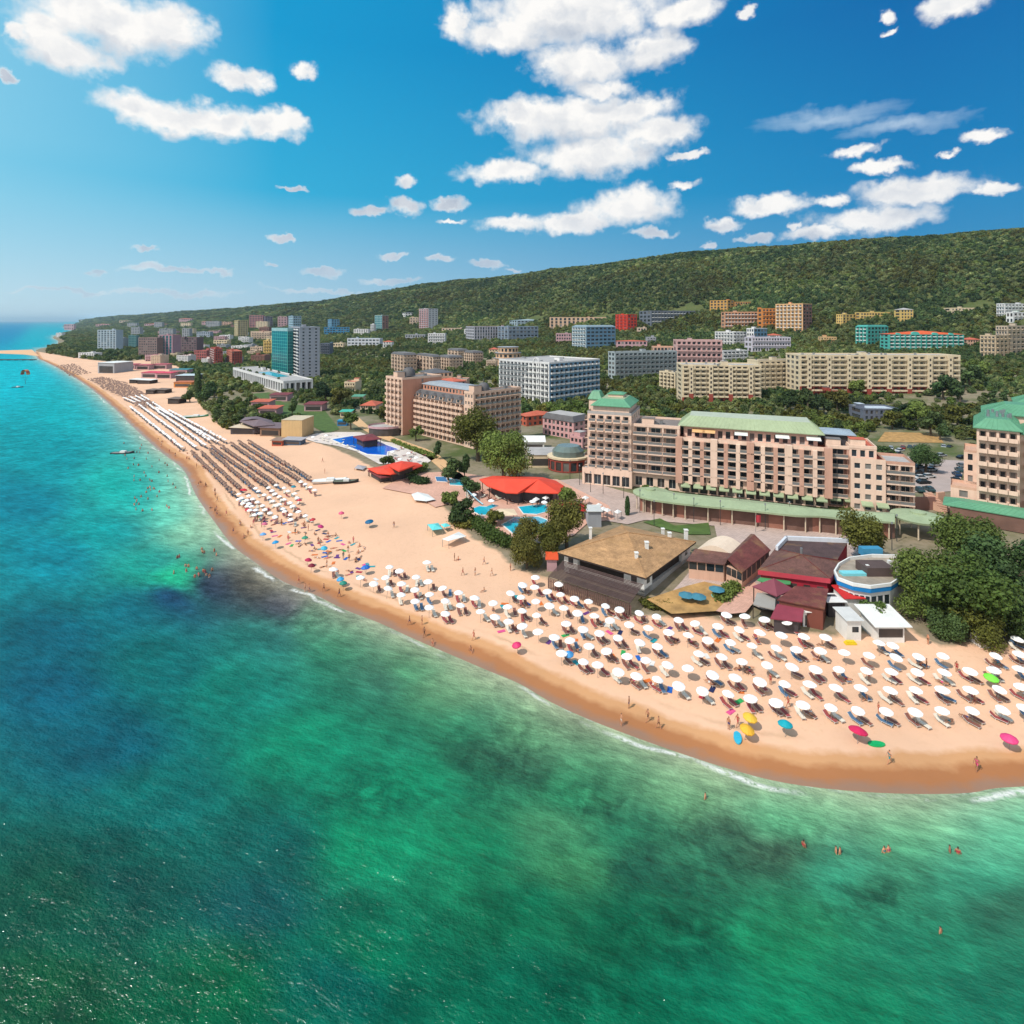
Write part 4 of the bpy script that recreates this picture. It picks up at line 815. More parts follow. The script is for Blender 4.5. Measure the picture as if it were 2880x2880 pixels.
def extra():
    # smaller hotels and houses filling the slope between the larger ones
    E_ = [('white hotel slab with dark balconies left of the sage green tower', Z2, 700, 712, 810, 470, 425, -6, 4, WHITEW), ('small white house under the sage green tower', Z2, 818, 826, 850, 452, 392, -6, 3, WHITEW), ('low white roofed hotel right of the white and blue hotel', Z2, 900, 910, 968, 548, 510, -5, 2, WHITEW),
          ('long low grey hotel in the trees below the pink tower', Z2, 1050, 1062, 1195, 500, 462, -5, 2, GREYW), ('white hotel with mauve roof below the pink tower', Z2, 1205, 1216, 1330, 530, 455, -5, 4, WHITEW), ('pale house cluster left of the pink tower on the slope', Z2, 1085, 1092, 1150, 400, 345, -5, 3, BEIGE), ('brick coloured hotel at the far left of the slope above the golden hotel', Z2, -10, 2, 95, 425, 330, -5, 6, wallmat('brick2', (170, 120, 120))), ('mauve hotel left of the slim pale blue tower', Z2, 185, 196, 258, 420, 340, -6, 5, PURPLE), ('low pale hotel above the golden yellow hotel', Z2, 0, 12, 160, 495, 440, -5, 3, BEIGE), ('cream house in trees right of the dark blue roofed hotel', Z2, 560, 568, 640, 560, 520, -5, 2, CREAM),
          ('peach hotel low behind the brick coloured hotel', Z2, 1340, 1352, 1480, 820, 765, -5, 3, PINKW), ('small cream house in dense trees left of the brick coloured hotel', Z2, 640, 648, 722, 850, 785, -5, 2, CREAM), ('low cream building by the park trees left of the brick hotel', Z2, 745, 756, 860, 985, 940, -5, 2, BEIGE), ('beige house right of the dark roofed tan hotel', Z2, 1600, 1612, 1680, 690, 640, -5, 3, BEIGE), ('white hotel below the long grey pilastered hotel', Z2, 1450, 1462, 1560, 470, 425, -5, 3, WHITEW),
          ('low white hotel under the pale blue slab tower', Z1, 520, 532, 640, 500, 465, -8, 3, WHITEW), ('small white hotel right of the pale blue slab tower', Z1, 785, 795, 832, 440, 365, -8, 5, GREYW), ('low pink hotel in front of the striped glass hotel', Z1, 975, 985, 1070, 522, 480, -8, 3, PURPLE), ('grey tower above the dark brown hotel', Z1, 1225, 1236, 1285, 365, 300, -8, 6, GREYW), ('white hotel below the yellow tower', Z1, 1630, 1640, 1692, 412, 362, -8, 4, WHITEW), ('long pale hotel below the brick coloured pair of towers', Z1, 1695, 1706, 1830, 385, 325, -8, 4, BEIGE), ('cream hotel in the trees below the white house', Z1, 1440, 1450, 1540, 425, 380, -8, 3, CREAM), ('pink hotel above the long brown hotel', Z1, 1060, 1072, 1200, 345, 318, -8, 3, PURPLE), ('white hotel at the wood edge above the glass slab', Z1, 880, 890, 960, 340, 312, -8, 3, WHITEW), ('beige hotel between the red group and the yellow hotel', Z1, 1690, 1700, 1780, 470, 425, -8, 3, BEIGE), ('low white hotel behind the salmon hotel', Z1, 1560, 1570, 1680, 450, 418, -8, 2, WHITEW),
          ('mauve villa above the slab tower on the far slope', Z1, 640, 650, 740, 295, 270, -6, 2, PURPLE), ('white villa on the headland crest', Z1, 540, 548, 600, 262, 243, -6, 2, WHITEW), ('salmon villa left of the yellow tower on the far slope', Z1, 1490, 1500, 1570, 290, 255, -6, 3, PINKW), ('pale villa on the far slope above the slab', Z1, 800, 810, 900, 268, 246, -6, 2, BEIGE),
          ('pink and white house left of the ice blue hotel', Z3, 385, 395, 500, 520, 455, -6, 3, PURPLE), ('low blue grey house right of the salmon annexe', Z3, 1005, 1012, 1075, 520, 480, -6, 2, GREYW), ('cream villa in the trees left of the round beige hotel', Z3, -70, -60, 0, 600, 560, -6, 2, CREAM), ('pale house behind the red tower', Z3, 940, 950, 1010, 455, 415, -6, 2, BEIGE), ('low white house above the cream hotel roof', Z3, 1830, 1842, 1930, 500, 465, -5, 2, WHITEW), ('tan house in the trees left of the turquoise hotel', Z4, 560, 570, 660, 640, 600, -5, 2, TAN), ('low terracotta roofed house left of the beige stepped block', Z4, 1540, 1550, 1640, 660, 615, -5, 2, PINKW), ('brick house below the long cream hotel', Z4, 600, 610, 720, 1010, 965, -5, 2, BRICK)]
    for i, (lab, z, ul, uc, ur, vb, vt, yaw, fl, wl) in enumerate(E_):
        hs = fl <= 2 and i % 2 == 0
        block('house' if 'villa' in lab or 'house' in lab else 'hotel_block', lab, z, ul, uc, ur, vb, vt, yaw, fl, S(2, .5), S(max(3, int((ur-uc)/16)), .6, .25, .82, .5, 'solid' if i % 3 else None), [wl], roof='hip' if hs else 'flat', rm=TERRA if hs else (ROOFLIGHT, ROOFGREY, TERRA)[i % 3], rh=2.2, depL=13, cat='house' if 'villa' in lab or 'house' in lab else 'hotel', clutter=2)
    r = random.Random(4); cols = [('pale grey', GREYW), ('white', WHITEW), ('beige', BEIGE), ('mauve', PURPLE), ('brown', BROWNW), ('cream', CREAM)]; ct = {}
    L = []
    for i in range(34): L.append((870+i*29+r.uniform(-10, 10), (300, 352, 398, 442, 492, 535)[i % 6]+r.uniform(-8, 8), r.uniform(44, 95), r.uniform(26, 62), r.randrange(6)))
    for u, v, w, h, ci in sorted(L):
        k = ct.get(ci, 0); ct[ci] = k+1
        block('hotel_block', '%s hotel block on the crowded far left slope, %s %s one from left' % (cols[ci][0], nth(k), cols[ci][0]), Z1, u-8, u, u+w, v, v-h, -8, max(2, int(h/9)), S(1), S(max(3, int(w/11)), .6, .25, .8, .4), [cols[ci][1]], rm=(ROOFLIGHT, TERRA, ROOFGREY)[ci % 3], depL=14, clutter=2)
go(); extra()

# arched gable and penthouse of the white corner hotel are built as parts of it
_wh = bpy.data.objects['corner_hotel']; 
def arch_gable(root, P, C0, ht):
    e = (P[1]-P[0]).normalized(); n = Vector((e.y, -e.x, 0)); L = (P[1]-P[0]).length; k = MB(); w = 5.2; cx = L*.76
    for i in range(14):
        a0, a1 = math.pi*i/14, math.pi*(i+1)/14
        for (r0, r1) in ((w/2, w/2-.7),):
            q = lambda r, a, y: P[0]+e*(cx-math.cos(a)*r)+n*y+Vector((0, 0, ht+.8+math.sin(a)*r))
            F = [q(r0, a0, .5), q(r0, a1, .5), q(r1, a1, .5), q(r1, a0, .5)]; Bk = [p-n*.8 for p in F]
            k.poly(F[::-1]); k.poly(Bk); k.poly([F[0], F[1], Bk[1], Bk[0]]); k.poly([F[3], Bk[3], Bk[2], F[2]])
    for sx in (-w/2, w/2-.7):
        a = P[0]+e*(cx+sx)+n*.5; b = a+e*.7; P4 = [a, b, b-n*.8, a-n*.8]; k.prism([(p.x, p.y) for p in P4], .5, ht+.85)
    k.build('arched_gable', WHITEW, root)
_P, _C = corners(Z3, -10, 350, 692, 935, 44); _c = sum(_P, Vector())/4
arch_gable(_wh, [p-_c for p in _P], _C, (935-655)/2.415/FOC*_C.y)
# ------------------------------------------------------------------ the three large hotels by the promenade
def zat(Y, py): return CAMH-(py-HOR)/FOC*Y
def frame2(o, e): e = Vector((e[0], e[1], 0)).normalized(); f = Vector((-e.y, e.x, 0)); return lambda t, d: Vector((o[0], o[1], 0))+e*t+f*d
def vol(b, q, t0, t1, d0, d1, z0, z1, floors, front=None, left=None, right=None, back=None, roof=None, par=.6, rm=None, clutter=2):
    """one volume of a hotel in its own plan frame: t along the front, d going back"""
    c0 = Vector((b.o.x, b.o.y, 0)); P = [q(t0, d1)-c0, q(t0, d0)-c0, q(t1, d0)-c0, q(t1, d1)-c0]
    b.face(P[0], P[1], z0, z1, floors, left); b.face(P[1], P[2], z0, z1, floors, front); b.face(P[2], P[3], z0, z1, floors, right); b.face(P[3], P[0], z0, z1, floors, back)
    if roof == 'flat': b.flat_roof(P, z1, rm or ROOFGREY, par, clutter=clutter)
    FOOT.append([(p.x+c0.x, p.y+c0.y) for p in P])
    return P
def mansard(b, P, z, h, ins, m, over=.5, top=None, name='roof'):
    c = sum(P, Vector())/len(P); O = [p+(p-c).normalized()*over*1.4 for p in P]; Q = []
    n = len(P)
    for i in range(n):
        a = (P[(i+1) % n]-P[i]).normalized(); d = (P[(i-1) % n]-P[i]).normalized(); Q.append(P[i]+(a+d)*ins)
    mb = MB(); mb.poly([(p.x, p.y, z+.003) for p in reversed(O)], 0); mb.loft(O, z+.003, O, z+.22, 0); mb.loft(O, z+.22, Q, z+h, 0, 1 if top else 0)
    for i in range(n):       # standing seams
        L = int((O[(i+1) % n]-O[i]).length/1.2)
        for k in range(1, L):
            f = k/L; a = O[i].lerp(O[(i+1) % n], f); c_ = Q[i].lerp(Q[(i+1) % n], f); mb.tube((a.x, a.y, z+.24), (c_.x, c_.y, z+h+.02), .035, n=4, m=0, cap=False)
    return mb.build(name, [m, top] if top else m, b.root)
# pink seafront hotel with green roofs
th = math.radians(-21.7); q1 = frame2((37.3, 174), (math.cos(th), math.sin(th)))
PW = wallmat('seafront_pink_render', (230, 198, 178), .92); PW2 = wallmat('seafront_brown_render', (206, 160, 140), .85)
h1 = Building('seafront_hotel', 'long pink beige seafront hotel with green roofs and a green topped tower behind the arcade', 'hotel', [q1(0, 18), q1(-14, 18), q1(-14, 0), q1(74, 0), q1(74, 18)], ZT, 16, [PW, PW2])
BAY = lambda n, **k: S(n, .80, .22, .88, 1.3, 'solid', logg=True, frame=True, **k)
vol(h1, q1, -14, 0, 0, 17, 4.6, 22.2, 6, S(5, .66, .22, .86, 1.0, 'glass', logg=True, frame=True), S(4, .6, .25, .85, 1., 'glass', logg=True, frame=True), S(4, .5, .28, .85, .25, frame=True))
vol(h1, q1, -15.2, .5, -2., 17, 0, 4.4, 1, S(5, .78, .06, .78, .5, frame=True), S(4, .7, .06, .78, .5, frame=True))
k = MB(); c0 = Vector((h1.o.x, h1.o.y, 0)); P = [p-c0 for p in (q1(-15.2, 17), q1(-15.2, -2), q1(.5, -2), q1(.5, 17))]; k.loft(P, 4.402, P, 5.3, 0); k.poly([(p.x, p.y, 4.9) for p in P], 1); k.build('terrace', [PW, ROOFLIGHT], h1.root)
P = [p-c0 for p in (q1(-12.5, 16.5), q1(-12.5, 1.5), q1(-1, 1.5), q1(-1, 16.5))]; k = MB(); k.prism([(p.x, p.y) for p in P], 22.2, 24.6); k.build('attic_wall', PW, h1.root)
Pt = [p-c0 for p in (q1(-14, 17), q1(-14, 0), q1(0, 0), q1(0, 17))]; k = MB(); k.poly([(p.x, p.y, 22.22) for p in Pt]); k.loft(Pt, 22.22, Pt, 23.1); k.build('terrace', ROOFLIGHT, h1.root)
mansard(h1, P, 24.6, 2.2, 1.9, GREENR, .8, PALEGREEN)
k = MB(); P = [p-c0 for p in (q1(-14.5, 9), q1(-14.5, 4), q1(-10.5, 4), q1(-10.5, 9))]; k.prism([(p.x, p.y) for p in P], 22.3, 26.2); k.build('turret', PW, h1.root); mansard(h1, P, 26.2, 2.6, .8, GREENR, .3)
P = [p-c0 for p in (q1(-9, 13), q1(-9, 8), q1(-4, 8), q1(-4, 13))]; k = MB(); k.prism([(p.x, p.y) for p in P], 26.6, 27.6); k.build('lantern', PW, h1.root); mansard(h1, P, 27.6, .6, 1., GREENR, .3)
P = vol(h1, q1, 0, 14.4, 1.0, 16, 4.6, 19.2, 5, S(3, .88, .1, .86, 1.2, 'glass', logg=True, frame=True), roof='flat', clutter=4, rm=mat('brown_flat_roof', (.20, .165, .15), .9, .25, .3))
vol(h1, q1, 0, 14.4, 1.0, 16, 0, 4.6, 1, S(4, .62, .1, .72, .5, frame=True))
k = MB(); 
vol(h1, q1, 14.4, 54, 0, 17, 5.6, 16, 4, S(12, .82, .08, .9, 1.1, 'glass', logg=True, frame=True), S(2, .5))
vol(h1, q1, 14.4, 54, 0, 17, 3.0, 5.6, 1, S(15, .52, .2, .85, .35, frame=True)); vol(h1, q1, 14.4, 54, .6, 17, 0, 3.0, 1, S(15, .8, .05, .85, .5))
Pm = [p-c0 for p in (q1(14.4, 17), q1(14.4, 0), q1(54, 0), q1(54, 17))]; k = MB(); k.poly([(p.x, p.y, 16.003) for p in Pm], 1); k.loft(Pm, 16.003, Pm, 16.9, 0); k.build('terrace', [PW, TERRA], h1.root)
vol(h1, q1, 15.4, 52, 4.2, 17, 16.02, 19.6, 1, S(16, .62, .08, .72, .3, frame=True), S(4, .5, .1, .7))
P = [p-c0 for p in (q1(14.4, 17.4), q1(14.4, 3.0), q1(53, 3.0), q1(53, 17.4))]; mansard(h1, P, 19.6, 3.0, 2.6, PALEGREEN, .5, mat('pale_roof_top', tuple(c*.66 for c in lin(205, 212, 190)), .6))
for a in (18, 21, 30, 41, 49):      # terrace awnings and planters
    k = MB(); P4 = [q1(a, 3.9)-c0, q1(a, 1.2)-c0, q1(a+3.6, 1.2)-c0, q1(a+3.6, 3.9)-c0]; k.poly([(P4[i].x, P4[i].y, (19.0, 18.3, 18.3, 19.0)[i]) for i in range(4)]); k.poly([(P4[i].x, P4[i].y, (18.93, 18.23, 18.23, 18.93)[i]) for i in (3, 2, 1, 0)])
    k.build('awning', paint('peach_canvas', (236, 186, 130)) if a < 25 else WHITE, h1.root)
for a in np.arange(15, 68, 3.6):    # green awnings over the shops
    k = MB(); d0 = -.02 if a < 54 else (2.5 if a < 59 else -.02); P4 = [q1(a, d0)-c0, q1(a, d0-1.7)-c0, q1(a+2.7, d0-1.7)-c0, q1(a+2.7, d0)-c0]
    k.poly([(P4[i].x, P4[i].y, (3.1, 2.4, 2.4, 3.1)[i]) for i in range(4)]); k.poly([(P4[1].x, P4[1].y, 2.1), (P4[2].x, P4[2].y, 2.1), (P4[2].x, P4[2].y, 2.4), (P4[1].x, P4[1].y, 2.4)]); k.poly([(P4[i].x, P4[i].y, (3.05, 2.35, 2.35, 3.05)[i]) for i in (3, 2, 1, 0)])
    k.build('awning', PALEGREEN, h1.root)
P = vol(h1, q1, 54, 59.5, 2.5, 17, 0, 16.5, 6, S(1, .84, .1, .88, 1.3, 'glass', logg=True, frame=True, wm=1), roof='flat')
P = vol(h1, q1, 59.5, 67.6, 0, 14, 0, 13.8, 5, S(3, .56, .28, .82, .25, frame=True), None, S(3, .6, bal='solid'))
k = MB(); k.poly([(p.x, p.y, 13.803) for p in P], 1); k.loft(P, 13.803, P, 14.7, 0); k.build('terrace', [PW, TERRA], h1.root)
P = vol(h1, q1, 59.5, 66, 2.5, 14, 13.82, 17, 1, S(3, .6, .2, .8, frame=True), roof='flat', rm=TERRA, clutter=1)
P = vol(h1, q1, 67.6, 74.5, 1.5, 12, 0, 13.4, 5, S(2, .86, .1, .88, 1.4, 'glass', logg=True, frame=True), None, None)
k = MB(); k.poly([(p.x, p.y, 13.403) for p in P], 0); k.loft(P, 13.403, P, 14.2, 1); k.build('terrace', [ROOFLIGHT, PW2], h1.root)
k = MB(); P = [q1(52.5, 15)-c0, q1(52.5, 7)-c0, q1(61, 7)-c0, q1(61, 15)-c0]; k.prism([(p.x, p.y) for p in P], 16.5, 19.4); k.build('penthouse', mat('dark_glass_wall', (.05, .05, .06), .3), h1.root); mansard(h1, P, 19.4, .9, 2.5, mat('blue_grey_sheet', (.30, .36, .42), .4), .9)
for i in range(13):      # pilasters between the balcony bays
    a = q1(14.4+i*39.6/12, 0)-c0; e = q1(1, 0)-q1(0, 0); f = q1(0, 1)-q1(0, 0); w = .55 if i % 3 else .95; k = MB(); k.prism([tuple(v)[:2] for v in (a-e*w-f*1.2, a+e*w-f*1.2, a+e*w+f*.3, a-e*w+f*.3)], 3.1, 15.9 if i % 3 else 16.9, 0 if i % 2 else 1); k.build('pilaster', [PW, PW2], h1.root)
for i in range(6):
    a = q1(17.6+i*6.6, -.03)-c0; e = q1(1, 0)-q1(0, 0); f = q1(0, 1)-q1(0, 0); ring = [(1.5*math.cos(x), 1.05*math.sin(x)) for x in np.linspace(0, math.pi, 11)]; k = MB(); k.poly([(a+e*x).to_tuple()[:2]+(3.5+z,) for x, z in ring][::-1] if False else [((a+e*x).x, (a+e*x).y, 3.7+z) for x, z in ring]); k.build('arched_window', GLASS3, h1.root)
h1.finish()

# brick coloured hotel with slate mansard
eL2 = Vector((-.69, .72, 0)).normalized(); eR2 = Vector((.72, .69, 0)).normalized(); C2 = Vector((-15.6, 225.4, 0))
q2f = lambda t, d: C2+eL2*t+eR2*d            # t along the seaward front going left, d going back
q2 = lambda t, d: q2f(-t, d)
BW = wallmat('brick_hotel_render', (224, 190, 168), .88); BW2 = wallmat('brick_hotel_red', (204, 146, 122), .85)
h2 = Building('brick_hotel', 'brick coloured hotel with slate mansard roof, dormers and a tall tower at its left', 'hotel', [q2(-57, 12), q2(-57, -6), q2(0, 0), q2(0, 16)], ZT, 20, [BW, BW2])
c2 = Vector((h2.o.x, h2.o.y, 0))
P = vol(h2, q2, -43, -6, .5, 16, 0, 17.2, 7, S(12, .76, .16, .88, 1.0, 'solid', logg=True, frame=True, glass=2))
Pm = mansard(h2, P, 17.2, 3.2, 1.6, SLATE, .3, ROOFGREY)
for i in range(6):
    a = q2(-40+i*6, -.1)-c2; e = -eL2; k = MB(); M = Matrix.Translation((a.x, a.y, 17.5)) @ Matrix(((e.x, eR2.x, 0, 0), (e.y, eR2.y, 0, 0), (0, 0, 1, 0), (0, 0, 0, 1)))
    k.box(-1.3, 1.3, .2, 3, 0, 1.5, 0, M); k.poly([M @ Vector(v) for v in ((-1.5, 0, 1.5), (1.5, 0, 1.5), (0, .4, 2.7))], 1); k.poly([M @ Vector(v) for v in ((-1.5, 0, 1.5), (0, .4, 2.7), (0, 3, 2.7), (-1.5, 3, 1.5))], 1); k.poly([M @ Vector(v) for v in ((1.5, 0, 1.5), (1.5, 3, 1.5), (0, 3, 2.7), (0, .4, 2.7))], 1)
    k.box(-.9, .9, .16, .19, .25, 1.3, 2, M); k.build('dormer', [BW, SLATE, GLASS], h2.root)
P = vol(h2, q2, -40, -6, 3.2, 14, 20.4, 22.8, 1, S(14, .55, .2, .8, .25, wm=1)); mansard(h2, P, 22.8, 1.3, 2.2, mat('pale_slate', (.30, .32, .35), .5), .6)
P = vol(h2, q2, -6, 0, 0, 27, 0, 22.4, 8, S(3, .5, .3, .78, .25, frame=True), None, S(9, .7, .2, .84, 1.1, 'rail', logg=True)); h2.flat_roof(P, 22.4, ROOFGREY, .6, clutter=2)
P = vol(h2, q2, -57, -43, -6, 16, 0, 25.4, 9, S(4, .62, .22, .84, .8, 'solid', logg=True), None, S(1, .05, wm=1)); h2.flat_roof(P, 25.4, ROOFGREY, .7, clutter=3)
for (t, d, z, r, hh) in ((-50, 2, 26.1, 3.2, 4.0), (-3, 8, 23., 2.6, 3.2)):        # slate domes
    a = q2(t, d)-c2; k = MB(); prev = None
    for j in range(6):
        u = j/5; rr = r*math.cos(u*1.45)**.8; zz = z+hh*math.sin(u*1.5); ring = [(a.x+rr*math.cos(x), a.y+rr*math.sin(x)) for x in np.linspace(0, 2*math.pi, 11)[:-1]]
        if prev: k.loft(prev[0], prev[1], ring, zz)
        prev = (ring, zz)
    k.tube((a.x, a.y, z+hh*.9), (a.x, a.y, z+hh+1.5), .12); k.build('dome', SLATE, h2.root, smooth=True)
k = MB(); a = q2(-51, -10)-c2; ring = [(a.x+7.5*math.cos(x), a.y+5.5*math.sin(x)) for x in np.linspace(0, 2*math.pi, 21)[:-1]]; k.prism(ring, 0, 3.6, 0, 1); ring2 = [(a.x+(p[0]-a.x)*1.05, a.y+(p[1]-a.y)*1.05) for p in ring]; k.loft(ring2, 3.3, ring2, 4.3, 2); k.build('terrace', [GLASS3, ROOFLIGHT, PURPLE], h2.root)
h2.finish()
block('inn', 'cream inn with dark hipped roof and gables behind the brick coloured hotel', X2, 545, 690, 960, 470, 300, 34, 3, S(2, .5), S(5, .5), [CREAM], roof='hip', rm=SLATE, rh=3)
block('inn', 'low mauve annexe with terracotta roof right of the cream inn', X2, 795, 960, 1120, 500, 400, 34, 2, S(2, .5), S(3, .5), [PURPLE], roof='hip', rm=TERRA, rh=2)

# green roofed hotel at the right edge
th = math.radians(-40); q3 = frame2((124, 148.5), (math.cos(th), math.sin(th)))
h3 = Building('terrace_hotel', 'pink beige hotel with wide green metal roofs and deep terraces at the right edge', 'hotel', [q3(0, 45), q3(0, 0), q3(26, 0), q3(26, 45)], ZT, 24, [PW, PW2]); c3 = Vector((h3.o.x, h3.o.y, 0))
vol(h3, q3, 0, 8.5, 0, 22, 0, 23.4, 7, S(4, .72, .18, .82, 1.2, 'solid', logg=True, frame=True, dep=1.5), S(6, .5, .28, .8, .3, frame=True))
P = [p-c3 for p in (q3(-.6, 22), q3(-.6, -.3), q3(9, -.3), q3(9, 22))]; mansard(h3, P, 23.4, 2.6, 2.4, GREENR, .3)
vol(h3, q3, 8.5, 30, 5, 22, 0, 22, 7, S(7, .6, .2, .82, .8, 'solid', logg=True, frame=True)); P = [p-c3 for p in (q3(9.3, 22), q3(9.3, 4.6), q3(30, 4.6), q3(30, 22))]; mansard(h3, P, 22, 2.8, 4, GREENR, .3)
vol(h3, q3, 2, 30, 23, 40, 0, 24.5, 7, None, S(5, .5)); P = [p-c3 for p in (q3(1.4, 40), q3(1.4, 22.6), q3(30, 22.6), q3(30, 40))]; mansard(h3, P, 24.5, 2.8, 5, GREENR, .4)
vol(h3, q3, 10, 40, 46, 62, 0, 25.5, 7, None, S(5, .5)); P = [p-c3 for p in (q3(9.4, 62), q3(9.4, 45.5), q3(40, 45.5), q3(40, 62))]; mansard(h3, P, 25.5, 3., 5, GREENR, .4)
vol(h3, q3, -5.5, 0, 1.5, 9, 0, 6.2, 2, S(1, .35), None); k = MB(); P = [p-c3 for p in (q3(-5.5, 9), q3(-5.5, 1.5), q3(0, 1.5), q3(0, 9))]; k.poly([(p.x, p.y, 6.203) for p in P]); k.loft(P, 6.203, P, 6.9); k.build('terrace', PINKW, h3.root)
vol(h3, q3, -2.8, 0, 9, 20, 0, 15, 5, S(1, .4), S(3, .4)); k = MB(); P = [p-c3 for p in (q3(-2.8, 20), q3(-2.8, 9), q3(0, 9), q3(0, 20))]; k.poly([(p.x, p.y, 15.003) for p in P]); k.loft(P, 15.003, P, 15.6); k.build('terrace', PINKW, h3.root)
for i in range(12):
    a = q3(2+rnd.uniform(0, 5), 5+rnd.uniform(0, 13))-c3; k = MB(); k.tube((a.x, a.y, 25.2), (a.x, a.y, 26.9), .35, .3, 8); k.build('roof_vent', METAL, h3.root)
h3.finish()
def lowroof(name, label, P, z0, zr, h, wm, rm, over=.8, ins=1.5, cat='arcade'):
    c = np.mean([[p[0], p[1]] for p in P], 0); o = empty(name, (c[0], c[1], z0), 0, label, cat); Q = [Vector((p[0]-c[0], p[1]-c[1], 0)) for p in P]
    return o, Q
P = [q3(-6, -1), q3(-6, -9), q3(40, -9), q3(40, -1)]; o, Q = lowroof('arcade', 'green metal arcade roof in front of the green roofed hotel at the right edge', P, ZT, 4, 1, None, None)
k = MB(); k.prism([(p.x*.97, p.y*.97) for p in Q], 0, 3.6); k.build('shop_wall', mat('shop_brown', (.16, .085, .065), .7, .3, .3), o)
class _B: pass
bb = _B(); bb.root = o; mansard(bb, Q, 3.7, 1.2, 2.5, GREENR, .6)
# pale green arcade canopy curving along the promenade
def at_z(z, zoom, pts): return [flat(*zoom(u, v), z) for u, v in pts]
CZ = 7.4
fr = at_z(CZ, Z7, [(600,1046),(700,1070),(850,1092),(1000,1110),(1300,1140),(1600,1170),(1932,1205)])+at_z(CZ, Z8, [(300,1138),(500,1160),(750,1178),(900,1188)])
bk = at_z(CZ, Z7, [(600,970),(700,968),(800,980),(900,1012),(1200,1045),(1500,1075),(1932,1125)])+at_z(CZ, Z8, [(300,1082),(500,1096),(750,1110),(900,1116)])
fr = catmull([np.array(p) for p in fr], 3); bk = catmull([np.array(p) for p in bk], 3); n = min(len(fr), len(bk)); cc = np.mean(np.vstack([fr, bk]), 0)
ar = empty('arcade', (cc[0], cc[1], ZT), 0, 'long pale green arcade canopy curving along the promenade with round ends', 'arcade')
k = MB(); s_ = MB(); zc = CZ-ZT
for i in range(n-1):
    a, b_, c_, d_ = fr[i]-cc, fr[i+1]-cc, bk[i+1]-cc, bk[i]-cc; m1, m2 = (a+d_)/2, (b_+c_)/2
    for (p0, p1, p2, p3, zz) in ((a, b_, m2, m1, (0, 0, .8, .8)), (m1, m2, c_, d_, (.8, .8, .1, .1))): k.poly([(*p0, zc+zz[0]), (*p1, zc+zz[1]), (*p2, zc+zz[2]), (*p3, zc+zz[3])])
    k.poly([(*a, zc-.45), (*b_, zc-.45), (*b_, zc), (*a, zc)]); k.poly([(*d_, zc-.3), (*c_, zc-.3), (*b_, zc-.45), (*a, zc-.45)])
    A1, B1 = a*.78+d_*.22, b_*.78+c_*.22; g = i % 4
    s_.poly([(*A1, 0), (*B1, 0), (*B1, zc-.35), (*A1, zc-.35)], 0 if g else 1)
k.build('canopy', PALEGREEN, ar); s_.build('shop_front', [mat('shop_brown', (.16, .085, .065), .7, .3, .3), mat('shop_brick', (.30, .13, .09), .7)], ar)
for i in range(1, n-1, 2):
    p = (fr[i]*.88+bk[i]*.12)-cc; k = MB(); k.tube((*p, 0), (*p, zc-.3), .16, n=8); k.build('column', paint('column_cream', (225, 205, 180)), ar)
for (zz, u, v, r) in ((Z8, 1085, 1142, 5.6), (Z7, 690, 1012, 4.6)):
    c = flat(*zz(u, v), CZ)-cc; k = MB(); pr = None
    for (rr, z2) in ((1, -.4), (1.02, .05), (.6, .6), (.3, .8), (.29, 1.2), (.0, 1.5)):
        ring = [(c[0]+r*rr*math.cos(x), c[1]+r*rr*math.sin(x)) for x in np.linspace(0, 2*math.pi, 29)[:-1]]
        if pr: k.loft(pr[0], pr[1], ring, zc+z2)
        pr = (ring, zc+z2)
    k.build('round_canopy', PALEGREEN, ar)
    for x in np.linspace(.3, 6.0, 7):
        kk = MB(); kk.tube((c[0]+r*.8*math.cos(x), c[1]+r*.8*math.sin(x), 0), (c[0]+r*.8*math.cos(x), c[1]+r*.8*math.sin(x), zc), .16, n=8); kk.build('column', paint('column_cream', (225, 205, 180)), ar)
# garage wall, ramp parapets and the stairs between the two hotels
def wall_box(name, label, a, b_, z0, z1, th_, m, cat='wall'):
    mb = MB(); a = Vector((a[0], a[1], 0)); b_ = Vector((b_[0], b_[1], 0)); e = (b_-a).normalized(); n = Vector((-e.y, e.x, 0))*th_
    mb.prism([tuple(p)[:2] for p in (a, b_, b_+n, a+n)], z0, z1); return tag(mb.build(name, m), label, cat)
wall_box('retaining_wall', 'dark brick garage wall between the two seafront hotels', flat(*X4(555, 1722), ZT), flat(*X4(815, 1722), ZT), ZT-.5, ZT+3.4, .5, BROWNW)
wall_box('retaining_wall', 'pink stair wall right of the dark brick garage wall', flat(*X4(845, 1700), ZT), flat(*X4(935, 1690), ZT), ZT-.5, ZT+4.2, .6, PINKW)
mb = MB(); a = Vector((*flat(*X4(935, 1770), ZT), ZT)); b_ = Vector((*flat(*X4(1035, 1755), ZT), ZT)); e = (b_-a); nrm = Vector((-e.y, e.x, 0)).normalized()
for i in range(14):
    z1 = .17*(i+1)*1.6; p = a+nrm*i*.42; r_ = a+nrm*14*.42; mb.prism([tuple(v)[:2] for v in (p, p+e, p+e+nrm*.42, p+nrm*.42)], ZT-.1, ZT+z1)
tag(mb.build('stairway', PINKW), 'pale stone stairway climbing between the two seafront hotels', 'stairway')

